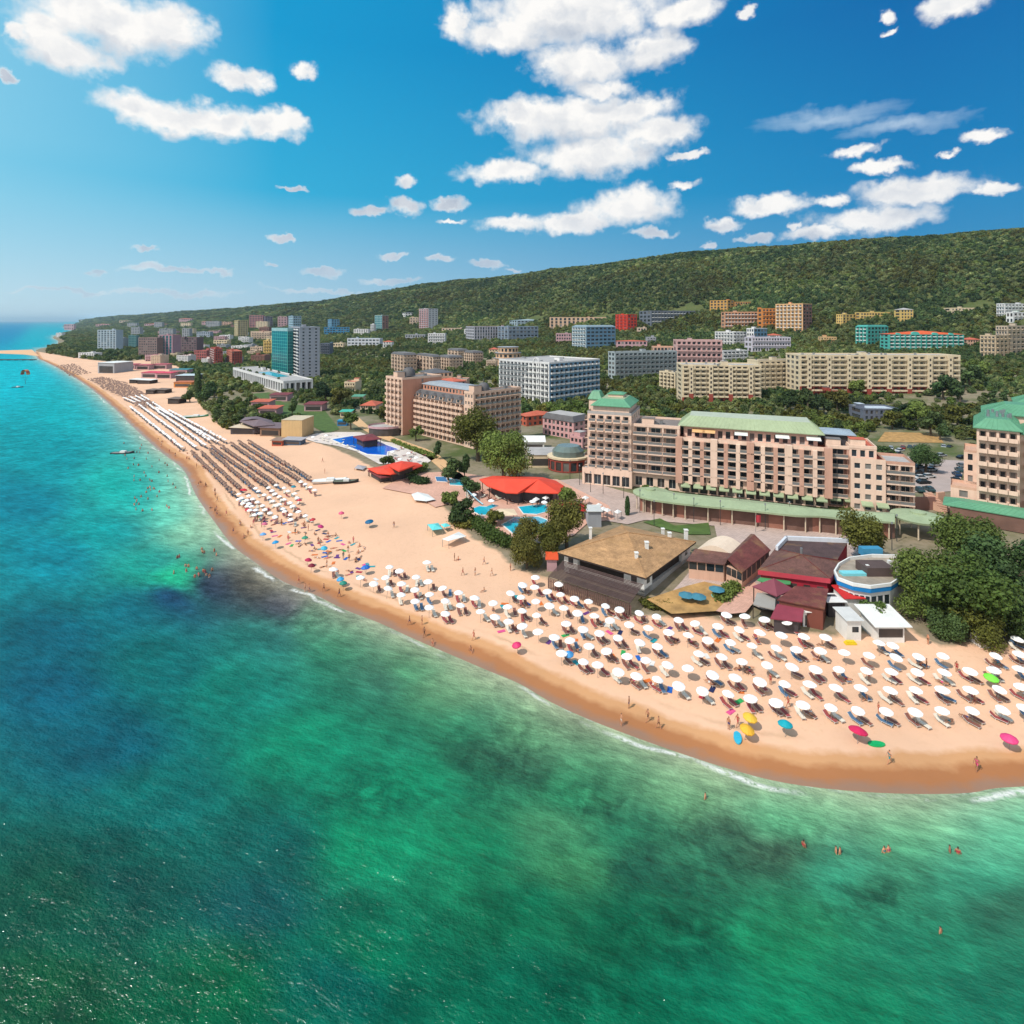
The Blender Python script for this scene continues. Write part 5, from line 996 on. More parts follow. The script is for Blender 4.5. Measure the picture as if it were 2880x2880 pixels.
# ------------------------------------------------------------------ beach restaurants
def root_at(P, name, label, cat='restaurant', z=ZT):
    c = np.mean([[p[0], p[1]] for p in P], 0); FOOT.append([(p[0], p[1]) for p in P]); return empty(name, (c[0], c[1], z), 0, label, cat), Vector((c[0], c[1], 0))
def shr(P, f): c = sum(P, Vector())/len(P); return [p+(c-p).normalized()*f for p in P]
def V3(L): return [Vector((p[0], p[1], 0)) for p in L]
THATCH = mat('tan_shingles', tuple(c*.66 for c in lin(186, 150, 96)), .95, .30, .9, bump=.8, streak=.0)
def shingle(name, col):
    m = bpy.data.materials.new(name); m.use_nodes = True; N = NT(m.node_tree); b = N.n['Principled BSDF']; p = N.new('ShaderNodeNewGeometry').outputs['Position']
    n1 = N.noise(p, .5, 6, .7); n2 = N.noise(p, 5., 4, .7); w = N.noise(N.vec('MULTIPLY', p, (.6, .6, 9)), 1., 3, .6)
    f = N.math('MULTIPLY', N.rng(n1, .32, .68, .72, 1.25), N.math('MULTIPLY', N.rng(n2, .3, .7, .72, 1.25), N.rng(w, .35, .65, .85, 1.12)))
    v = N.vec('SCALE', col); N.put(v.node.inputs['Scale'], f); c = N.mix(N.rng(N.noise(p, .22, 3, .6), .54, .72, 0, .5), v, (.30, .17, .07)); N.l.new(c, b.inputs['Base Color']); b.inputs['Roughness'].default_value = .95
    bn = N.new('ShaderNodeBump'); bn.inputs['Distance'].default_value = .15; bn.inputs['Strength'].default_value = .8; N.l.new(n2, bn.inputs['Height']); N.l.new(bn.outputs[0], b.inputs['Normal']); return m
THATCH = shingle('tan_shingle_roof', tuple(c*.66 for c in lin(204, 158, 112))); BRSH = shingle('brown_shingle_roof', tuple(c*.62 for c in lin(126, 86, 78))); BRSH2 = shingle('dark_shingle_roof', tuple(c*.6 for c in lin(98, 74, 74))); MARSH = shingle('maroon_sheet_roof', tuple(c*.66 for c in lin(128, 66, 62)))
# the large hall with a tan shingle roof
EZ = 6.4; E = V3(at_z(EZ, Y1, [(165,372),(765,547),(1105,300),(600,185)])); hr, hc = root_at(E, 'beach_hall', 'large square beach restaurant with a low tan shingle roof and white corner rooms')
E = [p-hc for p in E]; ce = sum(E, Vector())/4; apz = zat(hc.y+ce.y, Y1(645, 240)[1])-ZT; apz = min(max(apz, 5.5), 8); ez = EZ-ZT
k = MB()
O2 = E
k.loft([p*1.0 for p in E], ez-.32, E, ez, 1)
ap = Vector((ce.x-.5, ce.y+.3, 0)); N_ = 8
for i in range(4):
    a, b_ = E[i], E[(i+1) % 4]; k.poly([(a.x, a.y, ez), (b_.x, b_.y, ez), (ap.x, ap.y, apz)])
    k.poly([(b_.x, b_.y, ez-.32), (a.x, a.y, ez-.32), (ap.x, ap.y, ez-.31)], 1)
    d0 = Vector((a.x, a.y, ez+.04)); d1 = Vector((ap.x, ap.y, apz+.05)); k.tube(d0, d1, .13, n=5)
k.build('roof', [THATCH, DARK], hr)
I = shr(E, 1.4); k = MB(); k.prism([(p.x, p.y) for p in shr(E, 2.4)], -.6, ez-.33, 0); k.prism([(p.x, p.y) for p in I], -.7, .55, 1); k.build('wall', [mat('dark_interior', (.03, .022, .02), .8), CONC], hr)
for i in (0, 1, 2):
    a = I[i]; e0 = (I[(i+1) % 4]-a).normalized(); e1 = (I[(i-1) % 4]-a).normalized(); k = MB(); Q = [a, a+e0*3.2, a+e0*3.2+e1*4.2, a+e1*4.2]; k.prism([(p.x, p.y) for p in Q], -.5, ez-.34, 0); cr = k.build('corner_room', WHITE, hr)
    for (e, L) in ((e0, 3.2), (e1, 4.2)):
        f = e1 if e is e0 else e0; c_ = a+e*(L*.5)-f*.02; kk = MB(); kk.prism([tuple(v)[:2] for v in (c_-e*.6, c_+e*.6, c_+e*.6+f*.1, c_-e*.6+f*.1)], 1.3, 2.7, 0); kk.build('window', GLASS, cr)
a, b_ = E[0], E[1]; e = (b_-a).normalized(); f = Vector((e.y, -e.x, 0)); L = (b_-a).length
k = MB(); nS = 16
for j in range(nS):
    d = .35+j*.36; z = 2.25-j*.075; p0 = a+e*1.6+f*d; p1 = b_-e*.4+f*d; k.prism([tuple(v)[:2] for v in (p0, p1, p1+f*.25, p0+f*.25)], z-.05, z+.03, bottom=True)
k.build('slatted_awning', mat('slat_brown', (.085, .05, .045), .8, .2, .8), hr)
k = MB()
for j in range(46):
    p = a+e*(1.6+(L-2)*j/45)+f*6.15; k.prism([tuple(v)[:2] for v in (p, p+e*.24, p+e*.24+f*.06, p+f*.06)], -1.2, .75+.0*j)
for z in (.2, .8): k.prism([tuple(v)[:2] for v in (a+e*1.6+f*6.1, b_-e*.4+f*6.1, b_-e*.4+f*6.14, a+e*1.6+f*6.14)], z, z+.1)
k.build('fence', mat('fence_brown', (.12, .065, .055), .8, .3, .8), hr)
for j in range(9):
    p = a+e*(1.7+(L-2.3)*j/8)+f*6.0; k = MB(); k.tube((p.x, p.y, -1.2), (p.x, p.y, 1.1), .07); k.build('post', DARK, hr)
for (u, v, hh, w) in ((388,278,2.4,.28),(880,238,.9,.3),(925,272,1.1,.34),(1037,268,1.6,.36),(770,340,1.0,.34),(700,412,.7,.3)):
    px, py = Y1(u, v); z = EZ+.5
    for _ in range(3):
        p = flat(px, py, z); 
        best = max(0, 1-max(abs((Vector((p[0]-hc.x, p[1]-hc.y, 0))-ce).dot(d_))/hl for d_, hl in (((E[1]-E[0]).normalized(), (E[1]-E[0]).length/2), ((E[3]-E[0]).normalized(), (E[3]-E[0]).length/2)))); z = EZ+(apz-ez)*best
    k = MB(); k.box(p[0]-hc.x-w, p[0]-hc.x+w, p[1]-hc.y-w, p[1]-hc.y+w, z-ZT-.5, z-ZT+hh); k.box(p[0]-hc.x-w-.1, p[0]-hc.x+w+.1, p[1]-hc.y-w-.1, p[1]-hc.y+w+.1, z-ZT+hh+.003, z-ZT+hh+.14); k.build('chimney', WHITE, hr)

def quad_roof(o, c, pts, zs, m, th_=.18, name='roof'):
    """a thin sloped roof sheet through world points with their own heights"""
    k = MB(); P = [Vector((p[0]-c.x, p[1]-c.y, z-ZT)) for p, z in zip(pts, zs)]; n = len(P); d = Vector((0, 0, th_))
    k.poly(P); k.poly([p-d for p in reversed(P)])
    for i in range(n): k.poly([P[i]-d, P[(i+1) % n]-d, P[(i+1) % n], P[i]])
    return k.build(name, m, o)
def walls(o, c, P, z0, z1, m, name='wall', holes=0, hm=None):
    k = MB(); Q = [Vector((p[0]-c.x, p[1]-c.y, 0)) for p in P]; k.prism([(p.x, p.y) for p in Q], z0-ZT, z1-ZT); w = k.build(name, m, o)
    return w
def add_windows(o, c, a, b_, n, z0, z1, fr_=.7, m=None, name='window'):
    a = Vector((a[0]-c.x, a[1]-c.y, 0)); b_ = Vector((b_[0]-c.x, b_[1]-c.y, 0)); e = (b_-a).normalized(); L = (b_-a).length; f = Vector((e.y, -e.x, 0))
    for i in range(n):
        x0 = L*(i+.5-fr_/2)/n; x1 = L*(i+.5+fr_/2)/n; k = MB()
        k.prism([tuple(v)[:2] for v in (a+e*x0-f*.1, a+e*x0+f*.02, a+e*x1+f*.02, a+e*x1-f*.1)][::-1], z0-ZT, z1-ZT, bottom=True); k.build(name, m or GLASS, o)
# restaurant with a white barrel roof and two brown roofs
E1 = at_z(6.9, Y1, [(1040,418),(1300,447),(1425,338),(1190,300)]); E2 = at_z(6.6, Y1, [(1300,452),(1415,500),(1612,345),(1478,275)])
o, c = root_at(E1+E2, 'barrel_roof_restaurant', 'peach beach restaurant with a white barrel roof between two brown roofs')
fl_ = lambda P, d: [tuple(v)[:2] for v in shr(V3(P), d)]
walls(o, c, fl_(E1, .6), ZT-1, 6.7, PINKW); walls(o, c, fl_(E2, .5), ZT-1, 6.2, PINKW)
add_windows(o, c, *fl_(E1, .55)[:2], 4, 4.9, 6.5, .88); add_windows(o, c, *fl_(E2, .45)[:2], 3, 4.6, 6.1, .88)
add_windows(o, c, *fl_(E2, .45)[1:3], 6, 4.2, 6.0, .8, GLASS3)
a, b_, c_, d_ = [np.array(p) for p in E1]; f_ = .38; quad_roof(o, c, [a, b_, b_+(c_-b_)*f_, a+(d_-a)*f_], [6.7, 6.7, 7.7, 7.7], BRSH)
k = MB(); L0, L1 = a+(d_-a)*f_, b_+(c_-b_)*f_; M0, M1 = d_, c_
for i in range(8):
    for (s0, s1) in (((i)/8, (i+1)/8),):
        z = lambda s: 7.3+1.5*math.sin(math.pi*s)
        P4 = [L0+(L1-L0)*s0, L0+(L1-L0)*s1, M0+(M1-M0)*s1, M0+(M1-M0)*s0]; k.poly([(P4[j][0]-c.x, P4[j][1]-c.y, z((s0, s1, s1, s0)[j])-ZT) for j in range(4)])
        k.poly([(P4[0][0]-c.x, P4[0][1]-c.y, 7.1-ZT), (P4[1][0]-c.x, P4[1][1]-c.y, 7.1-ZT), (P4[1][0]-c.x, P4[1][1]-c.y, z(s1)-ZT), (P4[0][0]-c.x, P4[0][1]-c.y, z(s0)-ZT)])
k.build('barrel_roof', paint('cream_canvas', (240, 216, 192)), o)
a, b_, c_, d_ = [np.array(p) for p in E2]; m0 = (a+b_)/2; m1 = (c_+d_)/2
quad_roof(o, c, [a, m0*.35+a*.65, m1*.35+d_*.65, d_], [7.6, 7.9, 7.9, 7.6], BRSH); quad_roof(o, c, [m0*.35+a*.65, b_, c_, m1*.35+d_*.65], [7.9, 6.3, 6.3, 7.9], MARSH, name='roof')
# red restaurant
RWALL = wallmat('crimson_render', (178, 44, 62))
E1 = at_z(7.0, Y2, [(135,492),(605,548),(692,440),(250,352)]); E2 = at_z(7.6, Y2, [(244,352),(665,418),(735,300),(310,282)])
o, c = root_at(E1+E2, 'red_restaurant', 'crimson walled restaurant with a hipped brown shingle roof beside the round flat roofed cafe')
walls(o, c, fl_(E1, .3), ZT-1, 6.9, RWALL); walls(o, c, fl_(E2, .2), ZT-1, 7.5, RWALL)
k = MB(); P = V3(E1); cc_ = sum(P, Vector())/4; P = [p-c for p in P]; ap = cc_-c; zap = 9.0-ZT
O = [p+(p-ap).normalized()*.35 for p in P]; k.loft(O, 6.2-ZT, O, 7.1-ZT, 1)
for i in range(4): k.poly([(O[i].x, O[i].y, 7.1-ZT), (O[(i+1) % 4].x, O[(i+1) % 4].y, 7.1-ZT), (ap.x, ap.y, zap)]); k.tube((O[i].x, O[i].y, 7.12-ZT), (ap.x, ap.y, zap+.04), .1, n=5, m=2)
k.build('roof', [BRSH, paint('red_fascia', (205, 70, 85)), MARSH], o)
k = MB(); P = [p-c for p in V3(E2)]; k.poly([(p.x, p.y, 7.55-ZT) for p in P], 0)
for i in (2, 3): a, b_ = P[i], P[(i+1) % 4]; e = (b_-a).normalized(); f = Vector((e.y, -e.x, 0)); k.prism([tuple(v)[:2] for v in (a, b_, b_-f*.5, a-f*.5)], 7.5-ZT, 8.4-ZT, 1)
k.build('roof', [BRSH2, paint('white_parapet', (225, 228, 235))], o)
a, b_ = [np.array(p) for p in fl_(E1, .29)[:2]]; add_windows(o, c, a, b_, 5, 3.6, 5.2, .5, GLASS3)
k = MB(); p = flat(*Y2(420, 385), 8.6); k.tube((p[0]-c.x, p[1]-c.y, 8.3-ZT), (p[0]-c.x, p[1]-c.y, 9.9-ZT), .25, n=8); k.build('chimney', METAL, o)
# burgundy beach bar
E1 = at_z(6.0, Y2, [(88,600),(255,668),(368,620),(222,580)]); E2 = at_z(5.8, Y2, [(255,692),(578,752),(604,636),(378,616)])
o, c = root_at(E1+E2, 'beach_bar', 'burgundy beach bar with a pyramid roof and flat rust red roof at the sand', 'bar', z=ZT)
walls(o, c, fl_(E2, .4), ZT-1.2, 5.6, wallmat('brown_bar', (134, 78, 66))); quad_roof(o, c, E2, [5.8, 5.8, 6.3, 6.3], MARSH)
k = MB(); P = [p-c for p in V3(E1)]; ap = sum(P, Vector())/4
for i in range(4):
    k.poly([(P[i].x, P[i].y, 6-ZT), (P[(i+1) % 4].x, P[(i+1) % 4].y, 6-ZT), (ap.x, ap.y, 7.9-ZT)]); k.poly([(P[(i+1) % 4].x, P[(i+1) % 4].y, 5.8-ZT), (P[i].x, P[i].y, 5.8-ZT), (P[i].x, P[i].y, 6-ZT), (P[(i+1) % 4].x, P[(i+1) % 4].y, 6-ZT)])
k.build('pyramid_roof', mat('burgundy_canvas', tuple(c_*.7 for c_ in lin(140, 70, 84)), .8, .1, .5), o)
for i, p in enumerate(P): k = MB(); q = p*.94+ap*.06; k.tube((q.x, q.y, -1), (q.x, q.y, 5.9-ZT), .1); k.build('post', DARK, o)
E = at_z(5.0, Y2, [(92,708),(240,744),(245,668),(118,655)]); quad_roof(o, c, E, [4.6, 4.6, 5.3, 5.3], mat('weathered_grey_sheet', (.27, .25, .23), .8), name='side_roof')
for p in E[:2]: k = MB(); k.tube((p[0]-c.x, p[1]-c.y, -1.2), (p[0]-c.x, p[1]-c.y, 1.55), .08); k.build('post', DARK, o)
E = at_z(5.0, Y2, [(208,790),(425,812),(438,762),(255,728)]); quad_roof(o, c, E, [4.3, 4.3, 5.2, 5.2], mat('burgundy_sheet', tuple(c_*.7 for c_ in lin(150, 60, 76)), .7), name='porch_roof')
walls(o, c, fl_(E, .7), 1.2, 4.2, mat('dark_bar_front', (.06, .05, .055), .7), name='bar_front')
E = at_z(5.2, Y2, [(118,572),(215,600),(345,600),(350,585),(300,555),(150,548)]); quad_roof(o, c, E, [5.6]*6, mat('green_canvas', lin(70, 135, 85), .8), name='green_awning')
def hut(name, label, P, z0, z1, wm, rm, cat='kiosk', over=.35, tilt=.3, win=None):
    o, c = root_at(P, name, label, cat, z0); W_ = [Vector((p[0], p[1], 0))-c for p in P]; k = MB(); k.prism([(p.x, p.y) for p in W_], -.6, z1-z0); k.build('wall', wm, o)
    O = [p+p.normalized()*over*1.4 for p in W_]; k = MB(); hs = [z1-z0, z1-z0, z1-z0+tilt, z1-z0+tilt]
    k.poly([(p.x, p.y, h+.12) for p, h in zip(O, hs)]); k.poly([(p.x, p.y, h+.003) for p, h in list(zip(O, hs))[::-1]])
    for i in range(4): j = (i+1) % 4; k.poly([(O[i].x, O[i].y, hs[i]+.003), (O[j].x, O[j].y, hs[j]+.003), (O[j].x, O[j].y, hs[j]+.12), (O[i].x, O[i].y, hs[i]+.12)])
    k.build('roof', rm, o)
    if win:
        a, b_ = W_[0], W_[1]; e = (b_-a).normalized(); f = Vector((e.y, -e.x, 0)); L = (b_-a).length
        for (x0, x1, za, zb_, mm, nm) in win: k = MB(); k.prism([tuple(v)[:2] for v in (a+e*L*x0-f*.1, a+e*L*x1-f*.1, a+e*L*x1+f*.03, a+e*L*x0+f*.03)], za, zb_, bottom=True); k.build(nm, mm, o)
    return o, c
def foot4(z, l, r, v, dep, zz=2.4):
    a = G(*z(l, v)); b_ = G(*z(r, v)); z0 = min(a.z, b_.z); e = (b_-a); e.z = 0; e.normalize(); n = Vector((-e.y, e.x, 0))*dep
    return [a, b_, b_+n, a+n], z0
P, z0 = foot4(Y2, 432, 522, 876, 2.2); hut('beach_shed', 'small white shed at the right end of the burgundy beach bar', P, z0, z0+2.6, WHITE, WHITE, 'shed', win=[(.15, .4, .2, 2, GLASS3, 'door')])
P, z0 = foot4(Y2, 728, 826, 970, 3.2); hut('lifeguard_hut', 'tall narrow white hut with a pale flat roof and small window on the sand', P, z0, z0+3.4, WHITE, mat('pale_sheet', (.55, .54, .52), .6), 'hut', win=[(.38, .82, 1.4, 2.3, GLASS, 'window')])
P, z0 = foot4(Y2, 935, 1120, 985, 4.2); o, c = hut('drinks_kiosk', 'drinks kiosk with a wide sloping white sheet roof beside the big tree', P, z0, z0+2.9, WHITE, mat('white_sheet', (.66, .65, .62), .6), over=.8, tilt=.9, win=[(.06, .94, .9, 2.3, GLASS3, 'counter_opening')])
P, z0 = foot4(Y2, 605, 700, 812, 2.5); hut('shop_stall', 'white awning stall between the rust red roof and the small red roofed hut', P, z0, z0+2.9, mat('dark_bar_front', (.06, .05, .055), .7), WHITE, 'stall', over=.6, tilt=-.2)
P, z0 = foot4(Y2, 716, 838, 800, 3.5); hut('red_roof_hut', 'white hut with a red and grey roof in front of the round cafe', P, z0, z0+3.1, WHITE, paint('signal_red', (205, 45, 45)), 'hut', tilt=.5)
P, z0 = foot4(Y2, 1635, 1715, 1022, 2.); hut('blue_kiosk', 'small white kiosk with a dark blue canvas roof under the big tree', P, z0, z0+2.4, WHITE, paint('navy_canvas', (30, 55, 120)), over=.4)
P, z0 = foot4(Y1, 92, 160, 500, 2.6); hut('orange_hut', 'small hut with a bright orange roof at the left corner of the tan roofed hall', P, z0, z0+2.6, PURPLE, paint('bright_orange', (235, 95, 55)), 'hut')
P, z0 = foot4(Y1, 372, 462, 200, 4.5); hut('pump_house', 'pale grey square pump house behind the tan roofed hall', P, z0, z0+4.0, GREYW, mat('pale_roof', (.5, .5, .48), .7), 'building', tilt=.0)
# round cafe
E = at_z(7.2, Y2, [(642,512),(664,560),(770,600),(890,618),(1030,600),(1120,540),(1190,450),(1080,405),(900,400),(745,420),(672,462)]); o, c = root_at(E, 'round_cafe', 'rounded flat roofed cafe with a bright blue and white fascia', 'cafe')
Q = [p-c for p in V3(E)]; k = MB(); k.prism([(p.x*.95, p.y*.95) for p in Q], -1, 3.4, 0); k.build('wall', WHITEW, o)
k = MB(); k.loft(Q, 3.4, Q, 4.2, 1); O = [p*1.01 for p in Q]; k.loft(O, 4.2, O, 4.75, 0); I_ = [p*.96 for p in Q]; k.loft(O, 4.752, I_, 4.754, 0); k.loft(I_, 4.754, I_, 4.15, 0); k.poly([(p.x, p.y, 4.15) for p in I_], 2); k.build('roof', [WHITE, paint('bright_blue', (25, 130, 200)), mat('tan_felt', (.30, .25, .20), .9, .3, .5)], o)
for nm, u, v, a, b_, hh, m in (('skylight', 768, 520, 2.2, .7, .5, paint('aqua_sheet', (130, 215, 225))), ('roof_house', 920, 505, 2.6, 1.8, 1.6, mat('dark_brown_box', (.09, .06, .055), .8)), ('chimney', 868, 515, .25, .25, 1.7, WHITE), ('chimney', 1018, 480, .3, .3, 1.6, WHITE), ('rooftop_unit', 890, 385, 2.0, .8, 1.5, paint('blue_sign', (70, 150, 190)))):
    p = flat(*Y2(u, v), 7.2); k = MB(); x, y = p[0]-c.x, p[1]-c.y; k.box(x-a, x+a, y-b_, y+b_, 4.16, 4.16+hh); k.build(nm, m, o)
for i in range(1, 5):
    a, b_ = Q[i-1]*.952, Q[i]*.952; add_windows(o, Vector((0, 0, 0)), a, b_, 3, ZT+.9, ZT+2.6, .7)
# ------------------------------------------------------------------ pool area pavilions and far beach buildings
def tent(name, label, z, pts, ez, peaks, m, cat='pavilion', posts=True, skirt=None):
    E = V3(at_z(ez, z, pts)); o, c = root_at(E, name, label, cat); P = [p-c for p in E]; k = MB(); n = len(P)
    pk = [Vector((*flat(*z(u, v), ez+h), 0))-c for (u, v, h) in peaks]; hs = [h for _, _, h in peaks]
    own = [min(range(len(pk)), key=lambda j: (pk[j]-p).length) for p in P]
    for i in range(n):
        j = (i+1) % n; a, b_ = P[i], P[j]
        if own[i] == own[j]: k.poly([(a.x, a.y, ez-ZT), (b_.x, b_.y, ez-ZT), (pk[own[i]].x, pk[own[i]].y, ez-ZT+hs[own[i]])])
        else: A_, B_ = pk[own[i]], pk[own[j]]; k.poly([(a.x, a.y, ez-ZT), (b_.x, b_.y, ez-ZT), (B_.x, B_.y, ez-ZT+hs[own[j]])]); k.poly([(a.x, a.y, ez-ZT), (B_.x, B_.y, ez-ZT+hs[own[j]]), (A_.x, A_.y, ez-ZT+hs[own[i]])])
    if len(pk) == 1: pass
    k.loft([p for p in P], ez-ZT-.3, P, ez-ZT)
    k.build('roof', m, o)
    if posts:
        for i in range(0, n): q = P[i]*.93; kk = MB(); kk.tube((q.x, q.y, 0), (q.x, q.y, ez-ZT-.1), .12, n=6); kk.build('post', DARK, o)
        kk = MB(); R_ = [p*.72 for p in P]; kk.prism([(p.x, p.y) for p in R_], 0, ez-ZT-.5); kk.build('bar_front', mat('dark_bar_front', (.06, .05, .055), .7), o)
    return o, c, P
REDT = mat('red_canvas_roof', tuple(c*.8 for c in lin(232, 76, 52)), .75, .12, .3)
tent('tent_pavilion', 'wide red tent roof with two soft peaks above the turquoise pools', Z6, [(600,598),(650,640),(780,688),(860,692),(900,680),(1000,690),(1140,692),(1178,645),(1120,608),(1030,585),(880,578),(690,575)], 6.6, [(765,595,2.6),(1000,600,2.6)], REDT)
o, c, P = tent('flat_pavilion', 'flat curved bright red roof beside the turquoise pool', Z6, [(1058,820),(1100,800),(1200,790),(1340,815),(1352,775),(1230,748),(1140,765),(1075,785)], 5.6, [(1150,790,.5),(1250,785,.5)], paint('crimson_canvas', (215, 40, 52)))
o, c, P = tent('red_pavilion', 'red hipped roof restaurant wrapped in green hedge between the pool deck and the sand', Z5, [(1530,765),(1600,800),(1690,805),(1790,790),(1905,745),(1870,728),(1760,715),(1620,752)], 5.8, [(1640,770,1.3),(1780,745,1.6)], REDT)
k = MB(); q = V3(at_z(8.2, Z5, [(1672,735),(1745,772),(1850,735),(1780,712)])); q = [p-c for p in q]; k.loft(q, 4.3, q, 4.7); ap = sum(q, Vector())/4
for i in range(4): k.poly([(q[i].x, q[i].y, 4.7), (q[(i+1) % 4].x, q[(i+1) % 4].y, 4.7), (ap.x, ap.y, 5.5)])
k.build('raised_roof', REDT, o); k = MB(); q2_ = [p*.85+ap*.15 for p in q]; k.prism([(p.x, p.y) for p in q2_], 3., 4.3); k.build('vent_band', DARK, o)
tent('side_pavilion', 'dark burgundy canopy at the sand side of the red hipped restaurant', Z5, [(1530,780),(1620,830),(1690,820),(1660,790),(1590,765)], 4.8, [(1610,795,.7)], BURG)
tent('pool_bar', 'square burgundy roofed bar standing in the royal blue pool', Z5, [(1430,548),(1500,580),(1625,565),(1560,530)], 6.2, [(1525,548,1.0)], BURG, 'bar')
def hedge(label, z, pts, h, w, name='hedge', m=None):
    C_ = catmull([np.array(G(*z(u, v))[:2]) for u, v in pts], 6); r = np.random.RandomState(len(label)); L = []
    n = int(220*len(C_)*max(.6, w/2)); k = r.uniform(0, len(C_)-1.001, n); i = k.astype(int); f = (k-i)[:, None]; P = C_[i]*(1-f)+C_[i+1]*f
    off = r.normal(size=(n, 2))*w*.33; zz = r.uniform(0, 1, n)**.6*h*(1+.2*np.sin(k*3)); P = P+off; Z_ = np.array([H(*C_[a]) for a in range(len(C_))])[i]; P3 = np.column_stack([P, Z_+zz])
    nn = r.normal(size=(n, 3)); nn[:, 2] = abs(nn[:, 2])+.3; nn /= np.linalg.norm(nn, axis=1)[:, None]; u = np.cross(nn, r.normal(size=(n, 3))); u /= np.linalg.norm(u, axis=1)[:, None]; q = np.cross(nn, u); s = .26
    c = P3.mean(0); c[2] = Z_.mean(); V = np.stack([P3-u*s, P3-q*s, P3+u*s, P3+q*s], 1).reshape(-1, 3)-c
    me, _ = np_mesh(name, V, np.arange(4*n).reshape(n, 4), [m or LEAF], False); attr(me, 'tone', np.repeat(r.uniform(.2, .9, n), 4)); ob = link(name, me); ob.location = c; return tag(ob, label, 'hedge')
hedge('green hedge wrapping the sea side of the red hipped restaurant', Z5, [(1650,830),(1740,835),(1840,810),(1925,775)], 2.2, 2.2)
hedge('low clipped hedge curving between the sand and the pink pool walk', Z6, [(560,900),(620,950),(700,1010),(800,1060)], 1.8, 2.6)
hedge('yellow green low hedge at the top of the curving clipped hedge', Z6, [(445,890),(500,915),(545,910)], 1.5, 3.0, m=LEAFY)
hedge('trimmed hedge beside the sandy path at the brick coloured hotel', Z5, [(1700,590),(1800,630),(1900,665),(1990,700)], 1.4, 1.6)
hedge('hedge along the pink walk beside the dry garden with aqua tables', Y1, [(1270,725),(1320,675),(1368,625)], 1.5, 1.8)
hedge('straggly dry bushes below the tan roofed hall fence end', Y1, [(760,730),(850,745),(940,750)], .9, 1.6, m=LEAFY)
hedge('small hedge right of the red hipped restaurant', Z5, [(1840,850),(1880,870),(1925,870)], 1.6, 2.4, m=LEAFD)
def awning4(name, label, z, pts, h, m, cat='awning', hh=.5):
    E = V3(at_z(2.6+h, z, pts)); c = sum(E, Vector())/len(E); g = H(c.x, c.y); o = empty(name, (c.x, c.y, g), 0, label, cat); k = MB(); P = [p-c for p in E]; z1 = 2.6+h-g; n = len(P)
    for i in range(n): k.poly([(P[i].x, P[i].y, z1), (P[(i+1) % n].x, P[(i+1) % n].y, z1), (0, 0, z1+hh)]); k.poly([(P[(i+1) % n].x, P[(i+1) % n].y, z1-.02), (P[i].x, P[i].y, z1-.02), (0, 0, z1+hh-.02)])
    k.build('canopy', m, o)
    for p in P: kk = MB(); kk.tube((p.x*.95, p.y*.95, -.2), (p.x*.95, p.y*.95, z1), .06); kk.build('post', METAL, o)
    return o
AQUA = paint('aqua_canvas', (110, 215, 215))
awning4('sun_sail', 'white canvas awning on posts at the sand edge below the hedge', Z6, [(345,1005),(390,1018),(512,985),(460,955)], 1.0, WHITE)
awning4('sun_sail', 'left aqua canvas awning at the sand edge beside the round bushes', Z6, [(245,905),(280,945),(350,935),(320,895)], 1.0, AQUA)
awning4('sun_sail', 'right aqua canvas awning at the sand edge beside the round bushes', Z6, [(335,905),(360,925),(405,915),(380,898)], 1.0, AQUA)
awning4('sun_sail', 'white boat shaped canopy at the corner of the pool park on the sand', Z6, [(138,700),(160,740),(240,748),(300,735),(250,700),(180,685)], 1.0, WHITE)
awning4('sun_sail', 'cream canvas awning between the two turquoise pools', Z6, [(665,825),(740,850),(860,840),(835,800),(740,798)], 2.8, paint('cream_canvas2', (238, 214, 180)))
awning4('sun_sail', 'small dark roofed stand left of the red hipped restaurant', Z5, [(1440,765),(1500,775),(1525,752),(1465,742)], .9, mat('grey_canvas', (.33, .31, .33), .8))
for i, (u, v) in enumerate(((1410,775),(1440,800),(1470,810),(1540,820),(1320,725),(985,735),(1050,725))):
    awning4('cafe_parasol', ('white square cafe parasol beside the flat curved red roof, %s from the left' % nth(i)) if i < 5 else 'white square cafe parasol under the red tent roof, %s of the pair' % ('left' if i == 5 else 'right'), Z6, [(u-26, v), (u, v+12), (u+26, v-2), (u, v-14)], 2.4, WHITE, 'parasol', .6)
# fenced garden with three aqua tables
for i, (u, v) in enumerate(((1040,690),(1120,700),(1245,650))):
    p = A(*Y1(u, v), 1.2); o = empty('garden_table', p, 0, 'aqua garden table under a teal shade in the fenced dry garden, %s from the left' % nth(i), 'table', 'aqua tables in the dry garden'); k = MB(); k.tube((0, 0, 0), (0, 0, 2.3), .05); k.build('pole', METAL, o)
    k = MB(); ring = [(1.5*math.cos(a), 1.5*math.sin(a)) for a in np.linspace(0, 6.283, 9)[:-1]]; k.loft(ring, 2.0, [(0.02*x, .02*y) for x, y in ring], 2.5); k.loft(ring[::-1], 1.98, [(0.02*x, .02*y) for x, y in ring[::-1]], 2.48); k.build('shade', paint('teal_canvas', (70, 130, 150)), o)
    k = MB(); k.box(-.9, .9, -.45, .45, .7, .78); k.box(-.9, .9, .7, 1.0, .42, .48); k.box(-.9, .9, -1.0, -.7, .42, .48); k.box(-.06, .06, -.9, .9, 0, .69); k.build('table_top', AQUA, o)
tag(MB.build((lambda m: (m.box(-2.2, 2.2, -1.3, 1.3, 0, .12), m)[1])(MB()), 'doormat', paint('bright_green_mat', (20, 165, 80)), None, False, Matrix.Translation(A(*Y1(1440, 700), .1)) @ Matrix.Rotation(-.3, 4, 'Z')), 'bright green mat on the pink walk beside the burgundy beach bar', 'mat')
